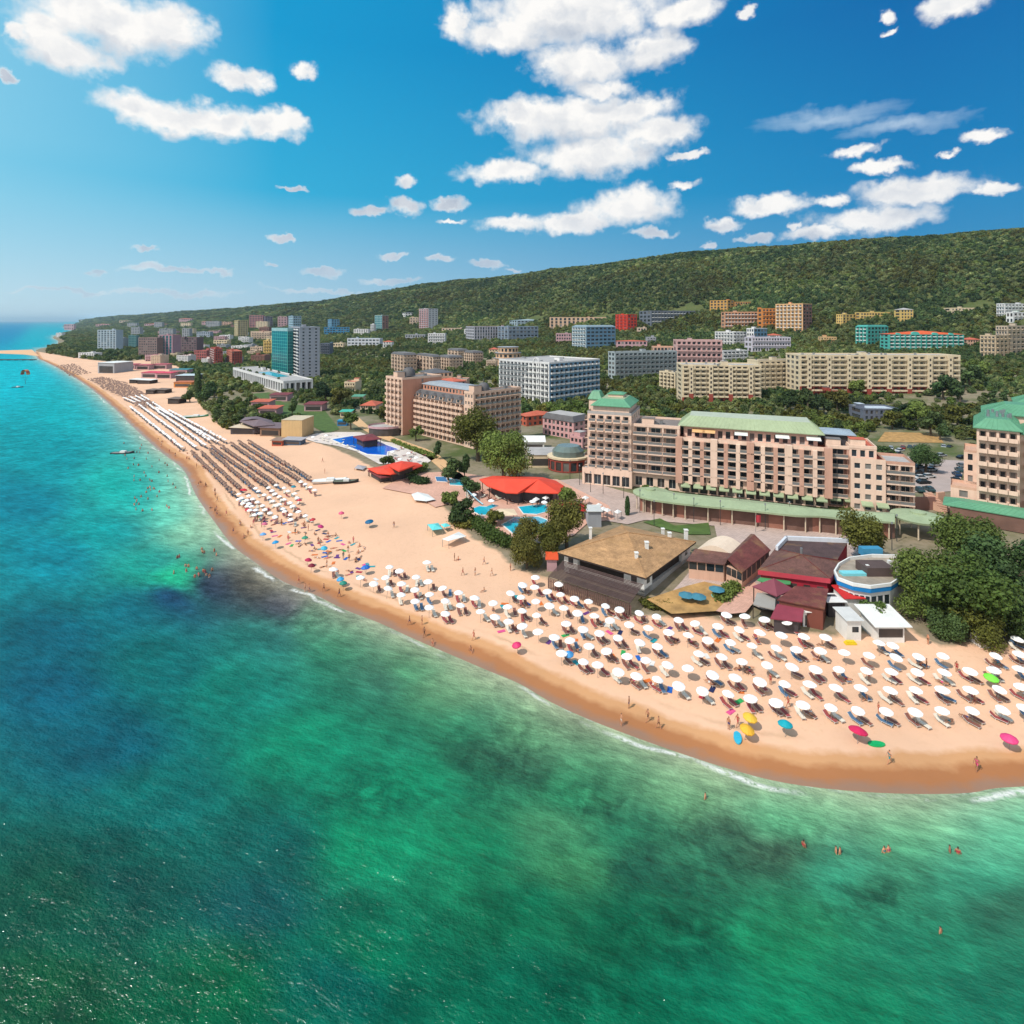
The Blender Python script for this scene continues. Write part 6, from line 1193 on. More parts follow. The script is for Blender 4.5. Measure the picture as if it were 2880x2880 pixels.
# buildings along the far beach
def far_hut(name, label, z, ul, ur, vb, h, dep, wm, rm, cat='beach bar', over=.6, tilt=.4, win=True):
    P, z0 = foot4(z, ul, ur, vb, dep); return hut(name, label, P, z0, z0+h, wm, rm, cat, over, tilt, [(.08, .92, .7, h*.7, GLASS3, 'counter_opening')] if win else None)
far_hut('beach_bar', 'beige flat awning bar at the left of the stone walled beach restaurant', Z5, 600, 760, 535, 3.2, 9, mat('dark_bar_front', (.06, .05, .055), .7), paint('beige_canvas', (228, 205, 175)))
far_hut('stone_bar', 'stone walled beach restaurant between the beige awning and the tan cube', Z5, 800, 935, 548, 4.0, 10, wallmat('rough_stone', (150, 120, 100)), MAUVER)
far_hut('cube_building', 'tan cube building with a pale flat roof at the edge of the pool deck', Z5, 945, 1085, 560, 8.0, 12, TAN, mat('tan_flat_roof', (.50, .42, .30), .9), 'building', over=.1, tilt=0., win=False)
tent('mauve_roof', 'mauve hipped roof restaurant behind the stone walled bar', Z5, [(660,445),(760,480),(900,470),(880,440),(780,412),(700,418)], 7., [(745,430,1.8),(800,432,1.8)], MAUVER, 'restaurant')
far_hut('beach_stall', 'low timber stall with beach gear left of the white pool deck', Z5, 880, 950, 615, 2.4, 4, TERRA, mat('brown_canvas', (.25, .16, .12), .8), 'stall')
far_hut('beach_stall', 'low blue stall beside the timber stall left of the white pool deck', Z5, 960, 1075, 610, 2.4, 4, mat('blue_stall', (.06, .10, .16), .7), mat('grey_canvas', (.33, .31, .33), .8), 'stall')
far_hut('beach_hut', 'grey thatched hut in the middle of the far sand', Z1, 1140, 1215, 812, 3.4, 6, DARK, mat('grey_thatch', (.16, .12, .10), .9), 'hut')
far_hut('beach_hut', 'long dark thatched hut farther along the sand, left of the pair', Z1, 990, 1045, 745, 3., 6, DARK, mat('grey_thatch', (.16, .12, .10), .9), 'hut')
far_hut('beach_hut', 'long dark thatched hut farther along the sand, right of the pair', Z1, 1050, 1120, 742, 3., 6, DARK, mat('grey_thatch', (.16, .12, .10), .9), 'hut')
far_hut('beach_pavilion', 'white roofed pavilion on the far sand, left of the pair', Z1, 878, 925, 672, 3.4, 7, DARK, WHITE, 'pavilion')
far_hut('beach_pavilion', 'white roofed pavilion on the far sand, right of the pair', Z1, 932, 1020, 676, 3.4, 7, DARK, WHITE, 'pavilion')
far_hut('round_bar', 'grey flat roofed beach building before the trees at the far end', Z1, 665, 776, 604, 11, 20, GREYW, WHITE, 'building')
far_hut('market_hall', 'pale blue canopy hall behind the far sand', Z1, 1195, 1320, 668, 6, 12, mat('dark_bar_front', (.06, .05, .055), .7), mat('pale_blue_sheet', (.45, .52, .55), .6), 'market')
far_hut('market_hall', 'orange red stalls in front of the pale blue canopy hall', Z1, 1180, 1300, 700, 4, 8, ORANGE, mat('rust_canvas', (.4, .12, .05), .8), 'market')
for i, (ul, ur, vb, cl) in enumerate(((830,915,575,0),(925,1010,580,0),(960,1060,635,1),(1060,1160,640,1),(1030,1130,575,0),(1150,1270,615,2))):
    far_hut('market_stall', '%s roofed market stall behind the far sand, %s from the left' % (('dusty red','bright pink red','teal')[cl], nth(i)), Z1, ul, ur, vb, 5, 10, PURPLE, (paint('dusty_red', (190, 80, 90)), paint('pink_red', (225, 60, 90)), paint('teal_sheet', (60, 130, 140)))[cl], 'market', group='x') if False else far_hut('market_stall', '%s roofed market stall behind the far sand, %s from the left' % (('dusty red','bright pink red','teal')[cl], nth(i)), Z1, ul, ur, vb, 5, 10, PURPLE, (paint('dusty_red', (190, 80, 90)), paint('pink_red', (225, 60, 90)), paint('teal_sheet', (60, 130, 140)))[cl], 'market')
for i, (u, v, cl) in enumerate(((925,300,'burgundy'),(1160,370,'burgundy'),(800,350,'salmon'),(850,400,'salmon'))):
    far_hut('garden_house', '%s roofed garden house among the lawns below the twin towers, %s of the pair' % (cl, 'left' if i % 2 == 0 else 'right'), Z5, u-60, u+60, v+10, 4, 9, PURPLE, BURG if cl == 'burgundy' else TERRA, 'house')
far_hut('garden_house', 'small green roofed pavilion in the park left of the brick coloured hotel', Z5, 1425, 1495, 322, 4, 7, CREAM, GREENR, 'pavilion'); far_hut('garden_house', 'teal roofed kiosk beside the sandy path', Z5, 1345, 1415, 420, 3, 5, CREAM, mat('teal_sheet2', lin(70, 165, 145), .6), 'kiosk')
far_hut('tram', 'blue sightseeing train standing on the sandy path', Z5, 1325, 1390, 478, 2.6, 3, paint('bus_blue', (30, 125, 185)), paint('bus_blue_roof', (50, 160, 205)), 'train', over=.1, tilt=0.)
# pink shops behind the big promenade trees
block('shop_house', 'terracotta roofed shop house behind the pink mansard shops', Z6, 870, 920, 1105, 240, 170, 30, 2, S(2, .5), S(5, .5), [TERRA], roof='hip', rm=TERRA, rh=2., cat='shop')
block('shop_house', 'pink shop house with tall mansard windows left of the green topped tower', Z6, 1030, 1240, 1345, 330, 210, 46, 3, S(7, .6, .2, .85, .4, frame=True), S(3, .5), [wallmat('rose_shop', (222, 170, 170))], roof='mansard', rm=SLATE, rh=2.5, top=ROOFLIGHT, cat='shop')
block('shop_house', 'pink shop house with a light flat roof beside the green topped tower', Z6, 1215, 1300, 1352, 400, 320, 46, 2, S(3, .6), S(2, .5), [wallmat('rose_shop', (222, 170, 170))], rm=ROOFLIGHT, cat='shop', clutter=1)
C = G(*Z6(1215, 560)); cf = Vector((C.x, C.y+6, ZT)); b = Building('glass_restaurant', 'cream restaurant with a rounded glass conservatory on its roof beside the promenade', 'restaurant', [(cf.x+7*math.cos(a), cf.y+6*math.sin(a)) for a in np.linspace(0, 6.283, 17)[:-1]]+[], ZT, 8, [CREAM, BRICK])
Q = b.P
for i in range(16): b.face(Q[i], Q[(i+1) % 16], 0, 4.2, 1, S(1, .8, .1, .8, .2, wm=1))
k = MB(); O = [p*1.06 for p in Q]; k.loft(O, 4.2, O, 4.8); k.poly([(p.x, p.y, 4.8) for p in O]); k.poly([(p.x, p.y, 4.2) for p in O[::-1]]); k.build('terrace', CREAM, b.root)
k = MB(); R1 = [p*.8 for p in Q]; R2 = [p*.55 for p in Q]; k.loft(R1, 4.8, R1, 6.6); k.loft(R1, 6.6, R2, 8.2); k.poly([(p.x, p.y, 8.2) for p in R2]); k.build('conservatory', mat('green_grey_glass', (.12, .16, .15), .15, spec=.6), b.root); b.finish()
far_hut('shop_row', 'long low cream shop row with white canopies left of the glass conservatory', Z6, 935, 1180, 520, 4.5, 10, CREAM, ROOFLIGHT, 'shop', over=.3)
far_hut('market_tent', 'white pointed tent beside the large round promenade trees', Z6, 905, 1040, 400, 3.2, 6, WHITE, WHITE, 'tent', tilt=1.2)
# boats
def boat(name, label, p, L, rz, hm, im, cat='boat'):
    o = empty(name, p, rz, label, cat); k = MB(); W = L*.17; st = [(-.5, .75, .0), (-.25, 1, 0), (.1, 1, 0), (.35, .62, .05), (.5, .02, .16)]; R = []
    for t, w, u in st: R.append([(t*L, -w*W, .5+u*L*.4), (t*L, -w*W*.7, -.25), (t*L, w*W*.7, -.25), (t*L, w*W, .5+u*L*.4)])
    for a, b_ in zip(R, R[1:]):
        for i in range(3): k.poly([a[i], b_[i], b_[i+1], a[i+1]])
    k.poly(R[0][::-1]); k.build('hull', hm, o); k = MB()
    for a, b_ in zip(R, R[1:]): k.poly([(a[0][0], a[0][1]*.94, a[0][2]-.12), (a[3][0], a[3][1]*.94, a[3][2]-.12), (b_[3][0], b_[3][1]*.94, b_[3][2]-.12), (b_[0][0], b_[0][1]*.94, b_[0][2]-.12)][::-1])
    k.build('deck', im, o); k = MB(); k.box(-.1*L, .12*L, -W*.5, W*.5, .35, 1.1); k.build('console', WHITE, o); return o
boat('motor_boat', 'dark motor boat with a pale deck moored off the straw parasols', flat(*Z1(835, 1146), .1).tolist()+[0], 9, .1, mat('dark_hull', (.03, .035, .04), .4), mat('grey_deck', (.20, .20, .19), .7))
boat('motor_boat', 'small dark boat far out below the parasail', flat(*Z1(122, 699), .1).tolist()+[0], 9, 0, mat('dark_hull', (.03, .035, .04), .4), mat('dark_deck', (.08, .08, .08), .7))
p = flat(*Z1(172, 690), 0.)
o = empty('parasail', (p[0], p[1], 0), 0, 'red and orange parasail low over the sea', 'parasail'); o.scale = (.42, .42, .6); k = MB()
for i in range(8):
    a0, a1 = math.pi*i/8, math.pi*(i+1)/8
    for j in range(5):
        f0, f1 = -.5+j/5, -.5+(j+1)/5; q = lambda a, f: (-7*math.cos(a)*(1-f*f*.6), f*9, 16+7*math.sin(a)); k.poly([q(a0, f0), q(a1, f0), q(a1, f1), q(a0, f1)], i % 2)
k.build('canopy', [paint('sail_red', (205, 90, 70)), paint('sail_orange', (225, 150, 90))], o)
for x in (-6, 0, 6): k = MB(); k.tube((x, 0, 17 if x else 22), (0, 0, 5), .12, n=4); k.build('line', DARK, o)
k = MB(); k.tube((0, 0, 3.2), (0, 0, 5), .5, .35, 8); k.build('harness', DARK, o)
a_ = A(*Z5(1275, 850), .5); boat('beached_boat', 'white boat with a pale canopy lying on the open sand', (a_.x, a_.y, a_.z+.3), 11, .15, WHITE, WHITE)
a_ = A(*Z5(1385, 855), .5); boat('beached_boat', 'dark inflatable boat lying beside the white boat on the open sand', (a_.x, a_.y, a_.z+.3), 8, .1, mat('black_rubber', (.02, .02, .022), .6), mat('olive_deck', (.12, .13, .09), .8))
a_ = A(*Z1(1330, 895), .5); boat('beached_boat', 'green and white boat lying on the far sand by the trees', (a_.x, a_.y, a_.z+.3), 13, .2, paint('boat_green', (70, 150, 110)), WHITE)
# bathing tower slide
p = A(*Z6(555, 760), 0.2); o = empty('water_slide', p, 0, 'pale blue water slide running into the small lobed pool', 'slide'); k = MB()
for i in range(10):
    f0, f1 = i/10, (i+1)/10; q = lambda f, s: (-2.5+5.5*f, 2.5-4.5*f+s*.5, 3.4*(1-f)**1.2+.25+abs(s)*.3); 
    for s0, s1 in ((-1, -.5), (-.5, .5), (.5, 1)): k.poly([q(f0, s0), q(f1, s0), q(f1, s1), q(f0, s1)])
k.build('chute', paint('slide_blue', (170, 215, 230)), o)
for f in (.1, .45): k = MB(); k.tube((-2.5+5.5*f, 2.5-4.5*f, -.1), (-2.5+5.5*f, 2.5-4.5*f, 3.4*(1-f)**1.2+.2), .09); k.build('post', METAL, o)

# ------------------------------------------------------------------ cars, lamps, flag
def car_proto(col, nm):
    o = empty('parked_car', (0, 0, 0)); k = MB(); prof = [(-2.1, .35), (-2.1, .8), (-1.9, .92), (2.0, .78), (2.15, .6), (2.15, .35)]
    P = [[(x, y*s, z) for x, z in prof] for y, s in ((-.86, 1), (.86, 1))]; n = len(prof)
    for i in range(n): j = (i+1) % n; k.poly([P[0][i], P[0][j], P[1][j], P[1][i]])
    k.poly(P[0][::-1]); k.poly(P[1]); k.build('body', paint(nm, col, .7, .25), o)
    cab = [(-1.75, .915), (-1.3, 1.42), (.35, 1.45), (1.1, .86)]; k = MB(); Q = [[(x, y*(1 if z < 1 else .82), z) for x, z in cab] for y in (-.78, .78)]
    for i in range(3): k.poly([Q[0][i], Q[0][i+1], Q[1][i+1], Q[1][i]][::-1], 1 if i != 1 else 0)
    k.poly(Q[0], 1); k.poly(Q[1][::-1], 1); k.build('cabin', [paint(nm, col, .7, .25), GLASS], o)
    for x in (-1.3, 1.35):
        for y in (-.88, .70): k = MB(); k.tube((x, y, .32), (x, y+.18, .32), .32, n=10); k.build('wheel', mat('tyre', (.015, .015, .016), .8), o)
    return o
CC = [((225, 226, 228), 'car_white', 'white'), ((30, 33, 38), 'car_black', 'black'), ((120, 124, 130), 'car_grey', 'grey'), ((190, 196, 202), 'car_silver', 'silver'), ((40, 70, 110), 'car_blue', 'blue'), ((140, 40, 36), 'car_red', 'red'), ((60, 90, 95), 'car_teal', 'teal')]
prot = {}; EXT = {}
CARS = [(1090,745,2,.3),(1085,790,1,.3),(1110,832,0,.1),(1170,822,0,.1),(1130,868,1,.1),(1190,770,3,.3),(1220,730,3,.3),(1215,690,1,.3),(1270,650,3,.3),(1090,930,6,1.4),(1172,925,6,1.4),(1390,850,1,1.2),(1395,805,4,1.2),(1415,770,6,1.2),(1430,735,2,1.2),(1440,668,1,.2),
        (870,590,3,.9),(940,610,0,.5),(965,585,5,.9),(1020,580,6,.9),(1065,580,2,.9),(1120,578,4,.9),(1290,570,3,.9),(1340,575,1,.6),(925,640,2,.5)]
WH = ['left of the round tree', 'along the pink hotel terrace wall', 'in the row under the dry grass slope']
cnt = {}
rows = []
for (u, v, ci, rz) in CARS: rows.append((u, v, ci, rz, 1 if u > 1360 and v > 640 else (2 if v < 600 else 0)))
for (u, v, ci, rz, wr) in rows: cnt.setdefault((ci, wr), []).append((u, v))
for (u, v, ci, rz, wr) in rows:
    p = A(*Z8(u, v), .6); p.z = ZT+.055; L = sorted(cnt[(ci, wr)]); i = L.index((u, v))
    lab = '%s car parked %s' % (CC[ci][2], WH[wr])+('' if len(L) == 1 else ', %s %s one from left' % (nth(i), CC[ci][2]))
    c = car_proto(CC[ci][0], CC[ci][1]) if ci not in prot else clone(prot[ci]); prot.setdefault(ci, c); c.location = p; c.rotation_euler = (0, 0, rz); tag(c, lab, 'car', 'parked cars between the seafront hotels')
LP = [Y1(u, v) for u, v in ((820,190),(955,135),(1090,170),(1270,190),(1400,150),(1575,215),(1740,200))]+[Y2(1035,360),Y2(1068,300)]+[Z6(u, v) for u, v in ((1215,600),(1280,640),(1355,690),(1440,700),(1580,730),(1690,830))]
lp0 = None
for i, q in enumerate(sorted(LP)):
    p = G(*q); p.z = ZT+.02
    if lp0 is None:
        lp0 = empty('street_lamp', p); k = MB(); k.tube((0, 0, 0), (0, 0, 6), .09, .05, 8); k.build('pole', mat('lamp_pole', (.06, .065, .07), .5, metal=.5), lp0); k = MB(); k.tube((0, 0, 5.9), (0, 0, 6.35), .22, .14, 8); k.build('lamp_shade', METAL, lp0); o = lp0
    else: o = clone(lp0); o.location = p
    tag(o, 'thin dark lamp post on the promenade, %s from the left' % nth(i), 'street lamp', 'lamp posts along the promenade')
p = G(*Y1(1510, 240)); o = empty('flag_pole', p, 0, 'red flag on a short pole at the promenade kerb behind the barrel roof', 'flag'); k = MB(); k.tube((0, 0, 0), (0, 0, 4.5), .05); k.build('pole', METAL, o)
k = MB()
for i in range(6): q = lambda j: .08*math.sin(j*1.3); k.poly([(.05+i*.2, q(i), 2.6), (.25+i*.2, q(i+1), 2.6), (.25+i*.2, q(i+1), 4.4), (.05+i*.2, q(i), 4.4)])
k.build('flag', paint('flag_red', (190, 60, 70)), o)
# ------------------------------------------------------------------ beach umbrellas, loungers
def dome(mb, R, z0, z1, n=10, m=0, val=.14, mv=None):
    pr = None
    for f in (1, .72, .4, .0):
        ring = [(R*f*math.cos(2*math.pi*i/n), R*f*math.sin(2*math.pi*i/n)) for i in range(n)]; z = z0+(z1-z0)*(1-f**1.5)
        if pr: mb.loft(pr[0], pr[1], ring, z, m); 
        pr = (ring, z)
    ring = [(R*math.cos(2*math.pi*i/n), R*math.sin(2*math.pi*i/n)) for i in range(n)]; mb.loft(ring, z0-val, ring, z0, m if mv is None else mv); mb.loft(ring[::-1], z0-.01, [(0, 0)]*n, z1-.03, m)
def umbrella(name, m, R=.89, z0=1.95, z1=2.35, polem=None):
    o = empty(name, (0, 0, 0)); k = MB(); dome(k, R, z0, z1); k.build('canopy', m, o); k = MB(); k.tube((0, 0, -.3), (0, 0, z1-.02), .03, n=5); k.build('pole', polem or METAL, o); return o
WCAN = mat('white_canvas', (.86, .85, .84), .8, .04, .5); STRAW = mat('straw_thatch', tuple(c*.72 for c in lin(160, 130, 116)), .95, .25, 3.); 
def thatch_proto():
    o = empty('straw_parasol', (0, 0, 0)); k = MB(); n = 12; rings = [(.66, 1.72), (.62, 1.88), (.40, 2.1), (.36, 2.05), (.1, 2.32), (0, 2.4)]; pr = None
    for r, z in rings:
        ring = [(r*(1+.07*(-1)**i)*math.cos(2*math.pi*i/n), r*(1+.07*(-1)**i)*math.sin(2*math.pi*i/n)) for i in range(n)]
        if pr: k.loft(pr[0], pr[1], ring, z)
        pr = (ring, z)
    k.build('canopy', STRAW, o); k = MB(); k.tube((0, 0, -.3), (0, 0, 2.5), .05, n=5); k.build('pole', BARK, o); return o
def lounger_mesh(name, fm, cm):
    k = MB(); k.box(-.30, .30, -.95, .45, .26, .31, 0); M = Matrix.Translation((0, .45, .28)) @ Matrix.Rotation(math.radians(38), 4, 'X'); k.box(-.30, .30, 0, .72, -.02, .03, 0, M)
    for x in (-.27, .23):
        for y in (-.85, .3): k.box(x, x+.05, y, y+.05, 0, .26, 0)
    k.box(-.28, .28, -.93, .43, .312, .36, 1); k.box(-.28, .28, .02, .70, .032, .08, 1, M); return k.mesh(name, [fm, cm])
FRM = mat('lounger_frame', (.62, .60, .58), .5)
LOUNGE = [lounger_mesh('sun_lounger', FRM, paint('lounger_'+n, c)) for n, c in (('cream', (236, 226, 208)), ('cream', (236, 226, 208)), ('cream', (236, 226, 208)), ('brown', (140, 88, 74)), ('brown', (150, 96, 82)), ('brown', (120, 78, 66)), ('blue', (90, 120, 150)), ('red', (165, 78, 74)), ('red', (165, 78, 74)))]
LCOL = ['cream', 'cream', 'cream', 'brown', 'brown', 'brown', 'blue', 'red', 'red']
ROWS = {  # canopy centres, row by row from the water
 'front': [Y6(*q) for q in ((1930,690),(1770,692),(1580,708),(1385,712),(1195,718),(1000,715),(805,705),(625,690),(435,672),(258,655),(85,630))]+[Y5(*q) for q in ((1675,718),(1512,690),(1345,655),(1195,622),(1058,597),(935,562),(800,523),(700,503),(555,443))],
 'second': [Y6(*q) for q in ((1925,550),(1750,558),(1570,572),(1385,570),(1200,573),(1020,575),(830,562),(655,558),(480,537),(305,530),(135,508))]+[Y5(*q) for q in ((1730,607),(1570,580),(1420,545),(1265,520),(1130,490),(1003,465),(870,427),(740,395),(618,357),(505,335),(400,297),(297,258),(195,230),(95,197),(5,163))],
 'third': [Y6(*q) for q in ((1910,432),(1735,437),(1565,440),(1385,450),(1207,445),(1032,447),(862,437),(688,433),(515,427),(350,410),(188,397),(22,380))]+[Y5(*q) for q in ((1640,468),(1485,448),(1205,397),(1075,365),(937,335),(812,305),(700,278),(588,243),(387,188),(283,158),(190,132),(92,100))],
 'fourth': [Y6(*q) for q in ((1900,325),(1730,335),(1385,338),(1210,340),(1048,342),(880,335),(722,320),(553,305),(395,297),(240,285),(85,275))]+[Y5(*q) for q in ((1700,367),(1550,350),(1410,325),(1282,300),(1143,275),(1013,245),(888,217),(775,193),(662,167),(568,137),(470,117),(382,90),(282,65),(200,33))],
 'fifth': [Y6(*q) for q in ((1880,227),(1038,265),(948,257),(583,213),(433,207),(280,197),(130,182))]+[Y5(*q) for q in ((1753,278),(1618,260),(1475,238),(1350,217),(1203,193),(1075,167),(950,143),(845,122),(737,92),(642,70),(550,47),(465,25),(374,-4),(282,-24))],
 'last': [Y6(*q) for q in ((330,110),(180,95),(45,75))]+[Y5(*q) for q in ((1670,182),(537,-27),(377,-72))]}
MID = [Y4(*q) for q in ((1470,632),(1350,590),(1240,553),(1118,503),(1020,468),(893,420),(815,392),(688,515),(590,475),(790,470),(905,520),(792,557),(1013,565),(1128,605),(900,607),(1243,650),(1358,690),(1012,655),(1122,702),(1243,750),(370,412),(1105,358))]
def line(z, a, b_, sp, w=0.):
    """points every sp metres between two pixels, as ground points"""
    p, q = A(*z(*a), 2.1), A(*z(*b_), 2.1); n = max(1, int((q-p).length/sp)); out = []
    for i in range(n+1): f = i/n; x = p.lerp(q, f); out.append((x.x+rnd.gauss(0, w), x.y+rnd.gauss(0, w)))
    return out
white_pts = []      # (x, y, label, group)
place = lambda n_, r_: 'white beach umbrella %s from the right in the %s row from the water' % (nth(n_), r_)
for r_, L in ROWS.items():
    for i, q in enumerate(sorted(L, key=lambda t: -t[0])):
        p = A(*q, 2.15); lab = place(i, r_) if r_ != 'last' else 'white beach umbrella %s from the right in the hindmost row beside the beach bars' % nth(i); white_pts.append((p.x, p.y, lab, 'white umbrellas on the near beach', True))
for i, q in enumerate(sorted(MID, key=lambda t: -t[0])): p = A(*q, 2.15); white_pts.append((p.x, p.y, 'white beach umbrella %s from the right in the loose group along the open sand' % nth(i), 'white umbrellas in the loose middle group', True))
WR = [((560,610),(735,785)),((650,620),(880,810)),((700,555),(905,705)),((905,705),(1050,830)),((825,550),(1040,715)),((1040,715),(1172,800)),((915,520),(1090,640)),((1110,490),(1230,572)),((545,655),(700,790))]
for j, (a, b_) in enumerate(WR):
    for i, p in enumerate(line(Y3, a, b_, 3.5, .25)): white_pts.append((p[0], p[1], 'white beach umbrella %s along the %s short white row below the straw parasols' % (nth(i), nth(j)), 'white umbrellas below the straw parasols', True))
near_n = len(white_pts)
WF = [((885,825),(1235,1100)),((945,812),(1330,1095)),((995,800),(1395,1085)),((1035,795),(1420,1050)),((1065,832),(1480,1060)),((1150,850),(1530,1052)),((840,765),(915,795)),((880,758),(950,790)),((920,752),(985,785)),((960,748),(1010,780))]
for j, (a, b_) in enumerate(WF):
    for i, p in enumerate(reversed(line(Z1, a, b_, 3.0, .15))): white_pts.append((p[0], p[1], 'white beach umbrella %s from the near end of the %s dense white row' % (nth(i), nth(j)), 'white umbrellas in the dense far rows', False))
order = sorted(range(len(white_pts)), key=lambda i: white_pts[i][0]**2+white_pts[i][1]**2); keep = set(order[:300])
U0 = None; stuffU = MB(); um = MB(); dome(um, .72, 1.95, 2.25, 8)
for i, (x, y, lab, grp, nr) in enumerate(white_pts):
    z = max(H(x, y), .05)
    if i in keep:
        if U0 is None: U0 = umbrella('beach_umbrella', WCAN); o = U0
        else: o = clone(U0)
        o.location = (x, y, z); o.rotation_euler = (rnd.gauss(0, .07), rnd.gauss(0, .07), rnd.uniform(0, 6)); s = rnd.uniform(.90, 1.07)*(1. if nr else .78)*(.84 if 'short white' in lab else 1.); o.scale = (s, s, 1); tag(o, lab, 'umbrella', grp)
    else: stuffU.add(um, Matrix.Translation((x, y, z)))
if stuffU.v: tag(stuffU.build('umbrella_rows', WCAN), kind='stuff')
TR = [((125,215),(505,588)),((215,220),(560,540)),((285,195),(690,545)),((300,165),(805,520)),((390,160),(900,510)),((480,138),(1000,485)),((550,122),(1100,465)),((640,118),(1195,452))]
TP = []
for j, (a, b_) in enumerate(TR):
    for i, p in enumerate(reversed(line(Y3, a, b_, 2.45, .12))): TP.append((p[0], p[1], 'straw parasol %s from the near end of the %s row from the water' % (nth(i), nth(j)), 'straw parasols in eight rows'))
FAR = []
def fill(z, quad, nu, nv, jit=.15):
    a, b_, c_, d_ = [np.array(A(*z(*q), 2.)[:2]) for q in quad]
    for i in range(nu):
        for j in range(nv):
            s, t = (i+.5)/nu, (j+.5)/nv; p = (a*(1-s)+b_*s)*(1-t)+(d_*(1-s)+c_*s)*t; FAR.append((p[0]+rnd.gauss(0, .7), p[1]+rnd.gauss(0, .7)))
fill(Z1, [(680,690),(840,765),(1000,745),(830,655)], 30, 9); fill(Z1, [(385,550),(470,620),(620,600),(500,535)], 22, 8); fill(Z1, [(600,640),(690,690),(830,660),(700,625)], 16, 8); fill(Z1, [(900,800),(960,840),(1060,800),(1000,775)], 12, 5)
o3 = sorted(range(len(TP)), key=lambda i: TP[i][0]**2+TP[i][1]**2); keep3 = set(o3[:300]); T0 = None; stuffT = MB(); tm = MB(); dome(tm, .8, 1.7, 2.3, 7)
for i, (x, y, lab, grp) in enumerate(TP):
    z = H(x, y)
    if i in keep3:
        if T0 is None: T0 = thatch_proto(); o = T0
        else: o = clone(T0)
        o.location = (x, y, z); o.rotation_euler = (0, 0, rnd.uniform(0, 6)); o.scale = (1., 1., 1); tag(o, lab, 'straw parasol', grp)
    else: FAR.append((x, y))
for x, y in FAR: stuffT.add(tm, Matrix.Translation((x, y, max(H(x, y), .05))))
tag(stuffT.build('straw_parasol_field', STRAW), kind='stuff')
# loungers: pairs beneath the white umbrellas, others become one mass
LO = []
side = {-1: 'left', 1: 'right'}
for i, (x, y, lab, grp, nr) in enumerate(white_pts):
    if not nr: LO += [(x+.3+rnd.gauss(0, .1), y+.2, rnd.gauss(0, .3)+.6, None, 3)]; continue
    for sgn in (-1, 1):
        if rnd.random() < .25: continue
        LO.append((x+.55+sgn*.55+rnd.gauss(0, .10), y+.55+rnd.gauss(0, .2), .35+rnd.gauss(0, .18), (sgn, lab), rnd.randrange(len(LOUNGE))))
for (x, y, lab, grp) in TP: LO.append((x+.5, y+.3, .8+rnd.gauss(0, .2), None, rnd.choice((3, 3, 4, 6))))
LO.sort(key=lambda t: (t[3] is None, t[0]**2+t[1]**2)); stuffL = {}
KM = [lounger_mesh('k', None, None) for _ in ()]
def lmb():
    k = MB(); k.box(-.30, .30, -.95, .45, .2, .34); M = Matrix.Translation((0, .45, .28)) @ Matrix.Rotation(math.radians(38), 4, 'X'); k.box(-.30, .30, 0, .72, -.02, .08, 0, M); return k
LM = lmb(); stl = MB(); SETS = {}
for i, (x, y, rz, info, ci) in enumerate(LO):
    z = max(H(x, y), .05); M = Matrix.Translation((x, y, z)) @ Matrix.Rotation(rz, 4, 'Z')
    if i < 300 and info:
        o = link('sun_lounger', LOUNGE[ci], None, M); lab = info[1].replace('white beach umbrella ', 'umbrella ').replace(' from the water', '').replace('in the loose group along the open sand', 'of the loose group').replace(' from the right in the', ' from right,').replace(' from the right', ' from right')
        tag(o, '%s %s lounger under %s' % (side[info[0]], LCOL[ci], lab), 'sun lounger', 'sun loungers under the white umbrellas')
    else:
        o = MB(); o.v = LM.v; o.f = LM.f; k_ = {3: 0, 4: 1, 6: 2}.get(ci, 3); o.m = [k_]*len(LM.f); stl.add(o, M)
if stl.v: tag(stl.build('lounger_rows', [paint('lounger_grey', (96, 92, 98)), paint('lounger_brown', (120, 78, 66)), paint('lounger_blue', (40, 100, 170)), paint('lounger_cream', (236, 226, 208))]), kind='stuff')
